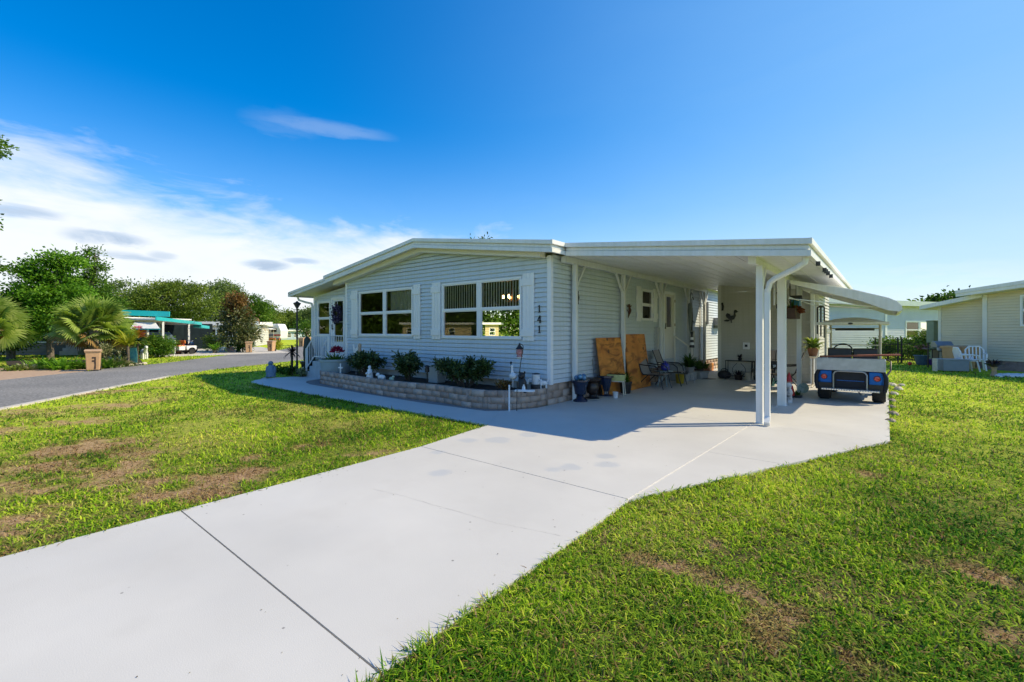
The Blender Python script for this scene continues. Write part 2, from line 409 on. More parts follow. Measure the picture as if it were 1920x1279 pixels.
scene.cycles.max_bounces = 8; scene.cycles.transparent_max_bounces = 12; scene.cycles.caustics_reflective = False; scene.cycles.caustics_refractive = False
scene.cycles.use_denoising = True

def pdir(px, py):
    l = (px-960)/FPX; z = (HOR-py)/FPX
    return Vector((l*CT-ST, l*ST+CT, z)).normalized()
def world():
    w = bpy.data.worlds.new('World'); scene.world = w; w.use_nodes = True; nt = w.node_tree; nt.nodes.clear()
    L = nt.links.new
    out = nd(nt, 'ShaderNodeOutputWorld'); bg = nd(nt, 'ShaderNodeBackground'); bg.inputs['Strength'].default_value = .15
    sky = nd(nt, 'ShaderNodeTexSky', sky_type='NISHITA', sun_disc=False); sky.sun_elevation = R(SUN_EL); sky.sun_rotation = R(SUN_AZ)
    sky.air_density = 1.0; sky.dust_density = .25; sky.ozone_density = 2.2
    hs = nd(nt, 'ShaderNodeHueSaturation'); hs.inputs['Saturation'].default_value = 1.68; hs.inputs['Value'].default_value = 1.0; hs.inputs['Hue'].default_value = .505
    L(sky.outputs['Color'], hs.inputs['Color']); L(hs.outputs['Color'], bg.inputs['Color'])
    tc = nd(nt, 'ShaderNodeTexCoord'); G = tc.outputs['Generated']
    def M(op, a, b=None, c=None):
        n = nd(nt, 'ShaderNodeMath', operation=op)
        for i, x in enumerate((a, b, c)):
            if x is None: continue
            if isinstance(x, (int, float)): n.inputs[i].default_value = x
            else: L(x, n.inputs[i])
        return n.outputs[0]
    def dot(v):
        n = nd(nt, 'ShaderNodeVectorMath', operation='DOT_PRODUCT'); n.inputs[1].default_value = tuple(v); L(G, n.inputs[0]); return n.outputs['Value']
    def sm(x, a, b):
        n = nd(nt, 'ShaderNodeMapRange', interpolation_type='SMOOTHSTEP'); n.inputs['From Min'].default_value = a; n.inputs['From Max'].default_value = b; L(x, n.inputs['Value']); return n.outputs['Result']
    def noise(scale, stretch, detail=6, rough=.6, seed=0.0):
        mp = nd(nt, 'ShaderNodeMapping'); mp.inputs['Scale'].default_value = stretch; mp.inputs['Location'].default_value = (seed, seed*.7, seed*.3); L(G, mp.inputs['Vector'])
        n = nd(nt, 'ShaderNodeTexNoise'); n.inputs['Scale'].default_value = scale; n.inputs['Detail'].default_value = detail; n.inputs['Roughness'].default_value = rough
        n.inputs['Distortion'].default_value = .6; L(mp.outputs['Vector'], n.inputs['Vector']); return n.outputs['Fac']
    big = noise(2.6, (1, 1, 3.2), 7, .58, 1.3); fine = noise(7, (1, 1, 3.5), 7, .62, 4.1)
    # bank of high cloud over the left-hand horizon: everything below a plane through the sky
    nrm = pdir(0, 265).cross(pdir(1000, 478)).normalized()
    if nrm.z > 0: nrm = -nrm
    bank = M('ADD', dot(nrm), M('MULTIPLY', M('SUBTRACT', big, .5), .30)); bank = M('ADD', bank, M('MULTIPLY', M('SUBTRACT', fine, .5), .14))
    bank = sm(bank, -.06, .13)
    east = sm(dot((ST, CT, 0)), .0, 1.0)
    fade = sm(dot(pdir(330, 560)), .52, .86)          # the bank thins out to the right
    mask = M('MULTIPLY', M('MULTIPLY', bank, fade), .97)
    wisp_n = noise(9, (1, 1, 4), 6, .6, 7.7)
    def spot(px, py, sx, sy, amt, lo=.0):
        d = pdir(px, py); r = Vector((d.y, -d.x, 0)).normalized(); u = d.cross(r); u = -u if u.z < 0 else u
        a = M('POWER', M('DIVIDE', dot(r), sx), 2.0); b = M('POWER', M('DIVIDE', M('ADD', dot(u), M('MULTIPLY', M('SUBTRACT', wisp_n, .5), sy*2.2)), sy), 2.0)
        e = M('SUBTRACT', 1.0, M('ADD', a, b)); front = M('GREATER_THAN', dot(d), .3)
        return M('MULTIPLY', M('MULTIPLY', M('POWER', sm(e, lo, 1.0), 1.6), M('MULTIPLY', front, sm(M('ADD', wisp_n, M('MULTIPLY', fine, .4)), .30, .80))), amt*1.5)
    # thin wisps
    for s in (spot(610, 240, .085, .010, .11, -2.8), spot(530, 236, .05, .02, .05, -2.8), spot(1150, 385, .22, .02, .07, -2.5), spot(1740, 520, .22, .035, .30, -1.6), spot(1700, 560, .3, .04, .32, -1.5)):
        mask = M('MAXIMUM', mask, s)
    # broken cloud added out of view behind the viewer, to brighten the shaded front
    rear = M('MULTIPLY', sm(dot((ST, -CT, .15)), .0, .5), sm(M('ADD', big, M('MULTIPLY', fine, .3)), .52, .80)); mask = M('MAXIMUM', mask, M('MULTIPLY', rear, .30))
    # pale haze low over the horizon
    hz = nd(nt, 'ShaderNodeSeparateXYZ'); L(G, hz.inputs[0])
    haze = M('MULTIPLY', sm(hz.outputs['Z'], .42, -.02), .42)
    mask = M('MAXIMUM', mask, haze)
    cb = nd(nt, 'ShaderNodeBackground'); cb.inputs['Strength'].default_value = .75
    # grey-violet undersides of the small low clouds
    grey = 0.0
    for s in (spot(200, 449, .072, .018, 1), spot(240, 482, .075, .010, .7), spot(500, 497, .055, .014, 1), spot(565, 489, .045, .009, .7), spot(40, 398, .06, .014, .8), spot(305, 478, .03, .010, .5), spot(365, 402, .03, .008, .3)):
        grey = s if isinstance(grey, float) else M('MAXIMUM', grey, s)
    cr = nd(nt, 'ShaderNodeMixRGB'); cr.inputs['Color1'].default_value = (.93, .965, 1.0, 1); cr.inputs['Color2'].default_value = (.47, .59, .76, 1)
    dens = noise(5, (1, 1, 3), 5, .55, 9.0)
    L(M('MAXIMUM', M('MULTIPLY', sm(dens, .45, .75), .16), M('MULTIPLY', grey, .8)), cr.inputs['Fac']); L(cr.outputs['Color'], cb.inputs['Color'])
    mask = M('MAXIMUM', mask, M('MULTIPLY', grey, .9))
    mx = nd(nt, 'ShaderNodeMixShader'); L(mask, mx.inputs['Fac'])
    # thin bright veil on the sun's side of the sky
    vb = nd(nt, 'ShaderNodeBackground'); vb.inputs['Color'].default_value = (.31, .55, .80, 1); vb.inputs['Strength'].default_value = .80
    vm = nd(nt, 'ShaderNodeMixShader'); vf = M('POWER', M('MAXIMUM', M('DIVIDE', M('SUBTRACT', dot(pdir(2500, 380)), .05), .97), 0.0), 2.5); vf = M('MULTIPLY', vf, M('ADD', .72, M('MULTIPLY', big, .28))); L(vf, vm.inputs['Fac']); L(bg.outputs[0], vm.inputs[1]); L(vb.outputs[0], vm.inputs[2])
    L(vm.outputs[0], mx.inputs[1]); L(cb.outputs[0], mx.inputs[2]); L(mx.outputs[0], out.inputs['Surface'])
world()
# ================================================================== ground
def inpoly(x, y, poly):
    r = np.zeros(x.shape, bool); n = len(poly)
    for i in range(n):
        x0, y0 = poly[i]; x1, y1 = poly[(i+1) % n]
        c = ((y0 > y) != (y1 > y))
        with np.errstate(divide='ignore', invalid='ignore'):
            r ^= c & (x < (x1-x0)*(y-y0)/((y1-y0) if y1 != y0 else 1e-9)+x0)
    return r
LAT = rng.random((256, 256))
def vnoise(x, y, s):
    x = x/s; y = y/s; xi = np.floor(x).astype(int); yi = np.floor(y).astype(int); fx = x-xi; fy = y-yi
    fx = fx*fx*(3-2*fx); fy = fy*fy*(3-2*fy); a = lambda i, j: LAT[(xi+i) % 256, (yi+j) % 256]
    return (a(0,0)*(1-fx)+a(1,0)*fx)*(1-fy)+(a(0,1)*(1-fx)+a(1,1)*fx)*fy
def fbm(x, y, s, o=4):
    v = 0; w = .5; t = 0
    for k in range(o): v = v + w*vnoise(x+k*17.3, y+k*9.1, s/2**k); t += w; w *= .55
    return v/t
FLARE = []
_c = [(-1.885, 4.02), (-1.80, 4.27), (-1.58, 4.77), (-1.33, 5.36), (-1.07, 5.98), (-.78, 6.66), (-.47, 7.40), (-.20, 8.05), (.03, 8.59)]
FLARE = _c[1:-1]
F628 = (-1.07+.29*(6.28-5.98)/.68, 6.28)
DRIVE = [(-4.75, -4), (-1.78, -4), (-1.82, 1.25), (-1.885, 4.02)] + FLARE + [(.03, 8.59), (.03, 17.2), (-1.6, 17.2), (-1.6, 20.5), (-5.6, 20.5), (-5.6, 7.6), (-5.9, 6.9), (-6.3, 6.62), (-5.6, 5.7), (-5.22, 5.69), (-4.97, 4.05), (-4.85, 1.2)]
WALK = [(-5.24, 5.69), (-5.85, 6.66), (-8.0, 6.5), (-10.5, 6.52), (-13.2, 6.62), (-13.75, 6.75), (-14.2, 6.98), (-14.4, 7.35), (-14.5, 7.75), (-15.6, 7.75), (-15.95, 7.3), (-16.0, 6.7), (-15.8, 6.1), (-15.3, 5.75), (-14.6, 5.66), (-10, 5.62)]
BED = [(-5.66, 8.1), (-5.66, 7.5), (-5.9, 6.95), (-6.3, 6.6), (-8.0, 6.45), (-10.5, 6.48), (-13.3, 6.58), (-13.8, 6.7), (-14.25, 7.0), (-14.6, 7.8), (-14.6, 8.3), (-17.2, 8.3), (-17.9, 9.4), (-16.2, 9.4), (-5.7, 9.4)]
ROAD_N = [(0, -9.5), (-8, -4.1), (-14.4, .75), (-19.65, 4.76), (-21.7, 6.7), (-24.6, 11.5), (-28, 17.5), (-35, 25), (-47, 33.5), (-70, 47)]
ROAD_F = [(-75, 39.5), (-53.4, 26.4), (-38.2, 16.4), (-33.9, 11.4), (-28.1, 6.8), (-25.7, 4.1), (-22.3, .8), (-17, -4.2), (-8, -11.5), (0, -17)]
ROAD = ROAD_N + ROAD_F
PAVER = [(-22.35, .83), (-24.7, 3.25), (-25.6, 3.35), (-29.4, 1.15), (-34, -2.5), (-27.5, -4.5)]
HOUSE_FP = [(-13.8, 8.0), (-5.55, 8.0), (-5.55, 26), (-16.4, 26), (-16.4, 8.2)]
TEALPAD = [gp(290, 669), gp(545, 661), (-48, 19), (-56, 12)]
YEL_FP = [gp(1760, 690), gp(1846, 699), gp(1960, 707), (12, 24), (12, 42), (2, 42)]
GBED = [gp(20, 693), gp(160, 692), gp(205, 689), gp(270, 683), gp(262, 672), gp(100, 675), gp(10, 676)]
DRY = [(95, 868, 1.2, .55), (150, 905, .75, .35), (50, 960, .40, .3), (265, 905, .28, .28), (290, 925, .45, .3), (375, 912, .55, .28), (420, 890, .5, .2), (215, 880, .4, .22), (20, 905, .7, .3), (185, 830, .8, .3), (120, 765, 2.0, .5), (160, 735, 2.4, .45), (40, 800, 1.3, .4), (60, 1000, .3, .25), (455, 855, .4, .2), (570, 830, .4, .16), (700, 845, .35, .14),
       (1215, 1030, .18, .20), (1260, 1060, .20, .16), (1310, 1080, .20, .12), (1390, 1095, .16, .10), (1540, 1105, .20, .12), (1340, 1015, .1, .1), (1450, 1180, .14, .14), (1600, 1200, .16, .14), (1500, 1135, .14, .1), (1735, 1065, .12, .12), (1660, 1110, .12, .1), (1618, 883, .2, .14), (1710, 865, .2, .1), (1800, 925, .3, .1), (1850, 1070, .16, .1), (1130, 1080, .12, .1), (1880, 1190, .14, .12)]
def dryness(x, y):
    n1 = fbm(x, y, .55, 4); v = np.zeros(x.shape)
    for px, py, a, b in DRY:
        cx, cy = gp(px, py); q = math.atan2(cy, cx); dx = x-cx; dy = y-cy
        al = dx*-math.sin(q)+dy*math.cos(q); ra = dx*math.cos(q)+dy*math.sin(q)
        v = np.maximum(v, np.exp(-((al/a)**2+(ra/(b*1.6))**2)))
    n2 = fbm(x+31, y+7, .16, 3); rt = np.clip((x+4)/1.5, 0, 1); w = np.clip((v*.95 + (n1-.5)*1.7 + (n2-.5)*1.5 - .40)*1.8, 0, 1)*np.clip(v*2.4, 0, 1)*(.82-.16*rt)
    left = np.clip((-x-4.5)/2, 0, 1)*np.clip((14-y)/3, 0, 1)
    thin = np.clip((fbm(x+40, y+11, 1.1, 4)-.54)*3.0, 0, 1)*(.24+.14*left)
    return np.maximum(w, thin)
def lawn():
    def axis(a, b, s, far):
        f = list(np.arange(a, b, s)); lo = [a - (i*1.6)**1.75 - i for i in range(1, far)]; hi = [b + (i*1.6)**1.75 + i for i in range(1, far)]
        return np.array(sorted(lo)+f+hi)
    X = axis(-24, 8, .13, 34); Yv = axis(-3, 15, .13, 34)
    gx, gy = np.meshgrid(X, Yv); V = np.zeros((gx.size, 3)); V[:, 0] = gx.ravel(); V[:, 1] = gy.ravel()
    x, y = V[:, 0], V[:, 1]; near = np.clip((26-np.hypot(x, y))/6, 0, 1)
    V[:, 2] = -.036 + near*(fbm(x, y, .7, 3)-.5)*.03
    nx, ny = len(X), len(Yv); i = np.arange(nx*ny).reshape(ny, nx)
    F = np.stack([i[:-1, :-1], i[:-1, 1:], i[1:, 1:], i[1:, :-1]], -1).reshape(-1, 4)
    m = bpy.data.materials.new('lawn_thatch'); m.use_nodes = True; nt = m.node_tree; b = nt.nodes['Principled BSDF']; b.inputs['Roughness'].default_value = .95; b.inputs['Specular IOR Level'].default_value = .1
    tc = nd(nt, 'ShaderNodeTexCoord'); Lk = nt.links.new
    def ns(sc, d=5):
        n = nd(nt, 'ShaderNodeTexNoise'); n.inputs['Scale'].default_value = sc; n.inputs['Detail'].default_value = d; Lk(tc.outputs['Object'], n.inputs['Vector']); return n
    r1 = nd(nt, 'ShaderNodeValToRGB'); r1.color_ramp.elements[0].color = (.028, .032, .010, 1); r1.color_ramp.elements[1].color = (.15, .14, .045, 1); r1.color_ramp.elements[0].position = .3; r1.color_ramp.elements[1].position = .7
    Lk(ns(9, 8).outputs['Fac'], r1.inputs['Fac'])
    r2 = nd(nt, 'ShaderNodeValToRGB'); r2.color_ramp.elements[0].color = (.20, .10, .05, 1); r2.color_ramp.elements[1].color = (.56, .37, .25, 1); r2.color_ramp.elements[0].position = .3; r2.color_ramp.elements[1].position = .72
    Lk(ns(38, 8).outputs['Fac'], r2.inputs['Fac'])
    r3 = nd(nt, 'ShaderNodeValToRGB'); r3.color_ramp.elements[0].color = (.20, .32, .02, 1); r3.color_ramp.elements[1].color = (.60, .68, .06, 1); r3.color_ramp.elements[0].position = .3; r3.color_ramp.elements[1].position = .7
    Lk(ns(14, 9).outputs['Fac'], r3.inputs['Fac']); tf = nd(nt, 'ShaderNodeAttribute', attribute_name='turf'); m3 = nd(nt, 'ShaderNodeMixRGB'); Lk(tf.outputs['Fac'], m3.inputs['Fac']); Lk(r1.outputs['Color'], m3.inputs['Color1']); Lk(r3.outputs['Color'], m3.inputs['Color2'])
    at = nd(nt, 'ShaderNodeAttribute', attribute_name='dry'); mx = nd(nt, 'ShaderNodeMixRGB'); Lk(at.outputs['Fac'], mx.inputs['Fac']); Lk(m3.outputs['Color'], mx.inputs['Color1']); Lk(r2.outputs['Color'], mx.inputs['Color2'])
    Lk(mx.outputs['Color'], b.inputs['Base Color'])
    bp = nd(nt, 'ShaderNodeBump'); bp.inputs['Strength'].default_value = .7; bp.inputs['Distance'].default_value = .02; Lk(ns(70, 6).outputs['Fac'], bp.inputs['Height']); Lk(bp.outputs['Normal'], b.inputs['Normal'])
    o = npmesh('lawn', V, F, {'dry': dryness(x, y), 'turf': np.clip((np.hypot(x, y)-4)/9, 0, 1)}, m); tag(o, None, None, kind='structure')
lawn()
def grass():
    N = 1150000
    # more and finer blades near the viewer, where each blade shows
    u = rng.random(N); d = 1.2*np.exp(u*math.log(48/1.2)); a = TH + math.pi/2 + R(51.5)*(2*rng.random(N)-1)
    keep = rng.random(N) < np.clip(.45 + .55*(d/3.2), 0, 1)
    x = np.cos(a)*d; y = np.sin(a)*d
    for P in (DRIVE, WALK, BED, ROAD, PAVER, HOUSE_FP, TEALPAD, YEL_FP, GBED): keep &= ~inpoly(x, y, P)
    # runners creeping along and over the concrete edges
    ex = []; ey = []
    for P in ([(-4.75, -4), (-4.85, 1.2), (-4.97, 4.05), (-5.22, 5.69)], [(-1.78, -4), (-1.82, 1.25), (-1.885, 4.02)] + FLARE + [(.03, 8.59), (.03, 17.2)], [(-5.3, 5.67), (-10, 5.60), (-14.6, 5.64), (-15.3, 5.73)]):
        for (ax, ay), (bx, by) in zip(P[:-1], P[1:]):
            L_ = math.hypot(bx-ax, by-ay); m_ = int(L_*(900 if min(ay, by) < 5 else 420)); t_ = rng.random(m_); nx_, ny_ = (by-ay)/L_, -(bx-ax)/L_
            sg = -1 if P[0][0] < -4 else 1; of = sg*(rng.normal(.012, .014, m_)); ex.append(ax+(bx-ax)*t_+nx_*of); ey.append(ay+(by-ay)*t_+ny_*of)
    ex = np.concatenate(ex); ey = np.concatenate(ey)
    x = np.concatenate([x[keep], ex]); y = np.concatenate([y[keep], ey]); d = np.concatenate([d[keep], np.hypot(ex, ey)]); dr = dryness(x, y)
    k = rng.random(len(x)) > dr*.62
    k &= rng.random(len(x)) < np.clip((fbm(x+5, y+80, .30, 3)-.20)*3.2, .45, 1)
    k &= rng.random(len(x)) < np.clip((fbm(x+55, y+33, .11, 2)-.22)*3.6, .40, 1)
    x, y, d, dr = x[k], y[k], d[k], dr[k]; n = len(x)
    tall = fbm(x+9, y+3, .9, 3); lush = np.clip((np.exp(-((x+1.1)**2+(y-1.6)**2)/.8))*1.0, 0, 1)
    L = (.045 + .05*rng.random(n))*(.55+.9*tall)*(1-.45*dr)*(1+.35*lush)*(.7+.6*rng.random(n)**2)*(1+d/55); W = (.0032+.0026*rng.random(n))*(1+d/4.8)
    ph = rng.random(n)*2*math.pi; el = np.clip(rng.normal(.62, .36, n), .05, 1.45)
    D = np.stack([np.cos(ph)*np.cos(el), np.sin(ph)*np.cos(el), np.sin(el)], 1)
    S = np.stack([-np.sin(ph), np.cos(ph), np.zeros(n)], 1); b = np.stack([x, y, np.full(n, -.042)], 1)
    el2 = el - .5 - .7*rng.random(n); D2 = np.stack([np.cos(ph)*np.cos(el2), np.sin(ph)*np.cos(el2), np.sin(el2)], 1)
    Lc = L[:, None]; Wc = W[:, None]*S; m = b + D*Lc*.55; t = m + D2*Lc*.5
    V = np.stack([b-Wc*.4, b+Wc*.4, m+Wc*.5, m-Wc*.5, t], 1).reshape(-1, 3)
    i = np.arange(n)*5; F4 = np.stack([i, i+1, i+2, i+3], 1); F3 = np.stack([i+3, i+2, i+4], 1)
    hue = np.clip(.30 + (fbm(x+70, y+20, 1.6, 3)-.5)*1.1 + rng.normal(0, .24, n) - .25*lush, 0, 1)
    dead = np.clip(dr*1.1 + (rng.random(n) < .25)*rng.random(n)**.7, 0, 1)
    mt = bpy.data.materials.new('grass_blade'); mt.use_nodes = True; nt = mt.node_tree; pb = nt.nodes['Principled BSDF']; Lk = nt.links.new
    pb.inputs['Roughness'].default_value = .6; pb.inputs['Specular IOR Level'].default_value = .06
    a1 = nd(nt, 'ShaderNodeAttribute', attribute_name='rnd'); a2 = nd(nt, 'ShaderNodeAttribute', attribute_name='dry')
    r = nd(nt, 'ShaderNodeValToRGB'); e = r.color_ramp.elements; e[0].color = (.055, .18, .012, 1); e[1].color = (.78, .81, .09, 1); q = e.new(.47); q.color = (.36, .57, .026, 1); Lk(a1.outputs['Fac'], r.inputs['Fac'])
    r2 = nd(nt, 'ShaderNodeValToRGB'); e = r2.color_ramp.elements; e[0].color = (.26, .15, .07, 1); e[1].color = (.60, .46, .25, 1); Lk(a1.outputs['Fac'], r2.inputs['Fac'])
    mx = nd(nt, 'ShaderNodeMixRGB'); Lk(a2.outputs['Fac'], mx.inputs['Fac']); Lk(r.outputs['Color'], mx.inputs['Color1']); Lk(r2.outputs['Color'], mx.inputs['Color2']); Lk(mx.outputs['Color'], pb.inputs['Base Color'])
    tr = nd(nt, 'ShaderNodeBsdfTranslucent'); Lk(mx.outputs['Color'], tr.inputs['Color']); ms = nd(nt, 'ShaderNodeMixShader'); ms.inputs['Fac'].default_value = .42
    Lk(pb.outputs['BSDF'], ms.inputs[1]); Lk(tr.outputs['BSDF'], ms.inputs[2]); Lk(ms.outputs['Shader'], nt.nodes['Material Output'].inputs['Surface'])
    o = npmesh('grass', V, F4, {'rnd': np.repeat(hue, 5), 'dry': np.repeat(dead, 5)}, mt, None, F3); tag(o, 'short patchy green lawn grass', 'grass', kind='stuff')
grass()
def flat(poly, z0, z1):
    return MB().prism(poly, lambda a, b, t: (a, b, t), z0, z1)
def concrete():
    m = mat('painted_concrete', (.53, .525, .505), .62, .075, .7, .12, 140, detail=6); nt = m.node_tree; L = nt.links.new
    b = nt.nodes['Principled BSDF']; src = b.inputs['Base Color'].links[0].from_socket; tc = nd(nt, 'ShaderNodeTexCoord')
    cur = src
    sp = nd(nt, 'ShaderNodeTexNoise'); sp.inputs['Scale'].default_value = 5; L(tc.outputs['Object'], sp.inputs['Vector'])
    for px, py, r in ((826, 886, .13), (878, 826, .15), (935, 825, .2), (1070, 876, .14), (1137, 871, .14), (1134, 855, .13), (1035, 880, .09), (820, 848, .1), (990, 815, .16)):
        x, y = gp(px, py); mp = nd(nt, 'ShaderNodeMapping'); mp.inputs['Location'].default_value = (-x, -y, 0); L(tc.outputs['Object'], mp.inputs['Vector'])
        ln = nd(nt, 'ShaderNodeVectorMath', operation='LENGTH'); L(mp.outputs['Vector'], ln.inputs[0])
        ad = nd(nt, 'ShaderNodeMath', operation='MULTIPLY_ADD'); L(sp.outputs['Fac'], ad.inputs[0]); ad.inputs[1].default_value = .16; L(ln.outputs['Value'], ad.inputs[2])
        mr = nd(nt, 'ShaderNodeMapRange', interpolation_type='SMOOTHSTEP'); mr.inputs['From Min'].default_value = r+.11; mr.inputs['From Max'].default_value = r+.02; mr.inputs['To Max'].default_value = .75; L(ad.outputs[0], mr.inputs['Value'])
        mx = nd(nt, 'ShaderNodeMixRGB'); L(mr.outputs['Result'], mx.inputs['Fac']); L(cur, mx.inputs['Color1']); mx.inputs['Color2'].default_value = (.42, .445, .475, 1); cur = mx.outputs['Color']
    # fine dark specks and grit
    v = nd(nt, 'ShaderNodeTexVoronoi'); v.inputs['Scale'].default_value = 4.0; v.inputs['Randomness'].default_value = 1; L(tc.outputs['Object'], v.inputs['Vector'])
    mr = nd(nt, 'ShaderNodeMapRange'); mr.inputs['From Min'].default_value = .045; mr.inputs['From Max'].default_value = .025; mr.inputs['To Max'].default_value = .75; L(v.outputs['Distance'], mr.inputs['Value'])
    mx = nd(nt, 'ShaderNodeMixRGB'); L(mr.outputs['Result'], mx.inputs['Fac']); L(cur, mx.inputs['Color1']); mx.inputs['Color2'].default_value = (.12, .11, .10, 1); cur = mx.outputs['Color']
    # hairline cracks and worn, slightly stained areas
    ws = nd(nt, 'ShaderNodeTexNoise'); ws.inputs['Scale'].default_value = 2.2; ws.inputs['Detail'].default_value = 8; L(tc.outputs['Object'], ws.inputs['Vector'])
    mr = nd(nt, 'ShaderNodeMapRange'); mr.inputs['From Min'].default_value = .56; mr.inputs['From Max'].default_value = .78; mr.inputs['To Max'].default_value = .45; L(ws.outputs['Fac'], mr.inputs['Value'])
    mx = nd(nt, 'ShaderNodeMixRGB'); L(mr.outputs['Result'], mx.inputs['Fac']); L(cur, mx.inputs['Color1']); mx.inputs['Color2'].default_value = (.47, .465, .45, 1); cur = mx.outputs['Color']
    L(cur, b.inputs['Base Color'])
    rg = nd(nt, 'ShaderNodeMapRange'); rg.inputs['To Min'].default_value = .45; rg.inputs['To Max'].default_value = .75; L(ws.outputs['Fac'], rg.inputs['Value']); L(rg.outputs['Result'], b.inputs['Roughness'])
    return m
CONC = concrete()
sm = MB()
def slab(poly): sm.prism(poly, lambda a, b, t: (a, b, t), -.10, 0)
slab([(-4.75, -4), (-1.78, -4), (-1.82, 1.244), (-4.85, 1.244)])
slab([(-4.852, 1.256), (-1.821, 1.256), (-1.885, 4.03), (-4.968, 4.05)])
slab([(-4.97, 4.062), (-1.905, 4.042), (-1.80, 8.50), (-5.6, 8.50), (-5.6, 7.6), (-5.9, 6.9), (-6.2, 6.62), (-5.23, 5.70)])
slab([(-5.6, 8.508), (-1.80, 8.508), (-1.66, 20.5), (-5.6, 20.5)])
slab([(-1.88, 4.03)] + FLARE[:4] + [F628, (-1.83, 6.28)])
slab([(-1.83, 6.286), (F628[0]+.003, 6.286)] + FLARE[4:] + [(.03, 8.59), (.03, 17.2), (-1.655, 17.2), (-1.78, 8.5)])
struct('driveway', sm, CONC)
struct('joint_filler', MB().prism([(-1.905, 4.04), (-1.875, 4.04), (-1.775, 8.5), (-1.64, 17.2), (-1.67, 17.2), (-1.805, 8.5)], lambda a, b, t: (a, b, t), -.09, -.004), mat('pale_caulk', (.62, .60, .55), .7, .1, 8))
struct('joint_soil', flat([(-4.9, 1.2), (-1.83, 1.2), (-1.83, 1.3), (-4.9, 1.3)], -.09, -.03).prism([(-5, 4.0), (-1.88, 4.0), (-1.88, 4.08), (-5, 4.08)], lambda a, b, t: (a, b, t), -.09, -.03), SOIL)
ck = [gp(px, py) for px, py in ((700, 917), (760, 931), (810, 946), (868, 962), (930, 981), (990, 992), (1060, 1007))]
def crack(pts, w, name):
    V = []
    for a, b in zip(pts[:-1], pts[1:]):
        for k in range(8): V.append((a[0]+(b[0]-a[0])*k/8+random.uniform(-.006, .006), a[1]+(b[1]-a[1])*k/8+random.uniform(-.006, .006)))
    mb = MB(); vs = []; fs = []
    for i, (x, y) in enumerate(V): q = w*random.uniform(.3, 1); vs += [(x, y-q, .0012), (x, y+q, .0012)]
    for i in range(len(V)-1): fs.append((2*i, 2*i+2, 2*i+3, 2*i+1))
    mb.add(vs, fs); struct(name, mb, mat('crack_dirt', (.40, .39, .37), .9, .3, 40))
crack(ck, .0016, 'driveway_crack'); crack([gp(1441, 800), gp(1500, 806), gp(1570, 817), gp(1640, 826)], .003, 'driveway_crack')
def litter():
    n = 130; x = rng.uniform(-4.7, -1.9, n); y = rng.uniform(.3, 9, n); k = rng.random(n) < .5; x[k] = np.where(rng.random(k.sum()) < .5, -4.85+abs(rng.normal(0, .10, k.sum())), -1.84-abs(rng.normal(0, .10, k.sum()))); y[k] = rng.uniform(.3, 4, k.sum())
    C = np.stack([x, y, np.full(n, .003)], 1); D = rng.normal(size=(n, 3)); D[:, 2] *= .15
    V, F = leaf_geo(C, D, .007+.018*rng.random(n)**3, .004+.006*rng.random(n), 3.0); V[:, 2] = np.maximum(V[:, 2], .0015)
    tag(npmesh('fallen_leaves', V, F, np.repeat(rng.random(n), 4), leafmat('dead_leaf', (.05, .035, .02), (.12, .09, .045), (.25, .2, .08), .1)), 'tiny leaf scraps and clippings scattered on the concrete', 'leaves', kind='stuff')
litter()
struct('walkway', flat(WALK, -.1, .003), CONC)
struct('planting_soil', flat(BED, -.1, -.012), mat('grey_gravel_soil', (.17, .14, .13), .95, .5, 60, .8, 90, col2=(.33, .29, .28)))
def asphalt():
    m = mat('weathered_asphalt', (.19, .19, .19), .9, .12, .35, .5, 260, col2=(.27, .267, .26), detail=8); nt = m.node_tree; L = nt.links.new; b = nt.nodes['Principled BSDF']
    src = b.inputs['Base Color'].links[0].from_socket; tc = nd(nt, 'ShaderNodeTexCoord'); n = nd(nt, 'ShaderNodeTexNoise'); n.inputs['Scale'].default_value = 22; n.inputs['Detail'].default_value = 6; L(tc.outputs['Object'], n.inputs['Vector'])
    r = nd(nt, 'ShaderNodeValToRGB'); r.color_ramp.elements[0].position = .35; r.color_ramp.elements[1].position = .68; r.color_ramp.elements[0].color = (.55, .55, .55, 1); r.color_ramp.elements[1].color = (1.25, 1.25, 1.25, 1); L(n.outputs['Fac'], r.inputs['Fac'])
    mx = nd(nt, 'ShaderNodeMixRGB', blend_type='MULTIPLY'); mx.inputs['Fac'].default_value = 1; L(src, mx.inputs['Color1']); L(r.outputs['Color'], mx.inputs['Color2']); L(mx.outputs['Color'], b.inputs['Base Color'])
    return m
struct('road', flat(ROAD, -.12, -.014), asphalt())
def ribbon(pts, w, z0, z1):
    mb = MB()
    for i in range(len(pts)-1):
        a, b = Vector(pts[i]), Vector(pts[i+1]); d = (b-a).normalized(); n = Vector((d.y, -d.x))
        mb.prism([tuple(a-n*w*.5), tuple(b-n*w*.5), tuple(b+n*w*.5), tuple(a+n*w*.5)], lambda p, q, t: (p, q, t), z0, z1 + i*.0003)
    return mb
struct('road_edging', ribbon([(-8, -4.1), (-14.4, .75), (-19.65, 4.76)], .16, -.1, .0), SAND)
struct('neighbour_driveway', flat(PAVER, -.1, -.008), mat('tan_paver', (.36, .24, .16), .85, .15, 8, .3, 40, col2=(.45, .33, .23)))
struct('neighbour_pad', flat(TEALPAD, -.1, -.006), SAND)
struct('garden_soil', flat(GBED, -.1, -.01), SOIL)
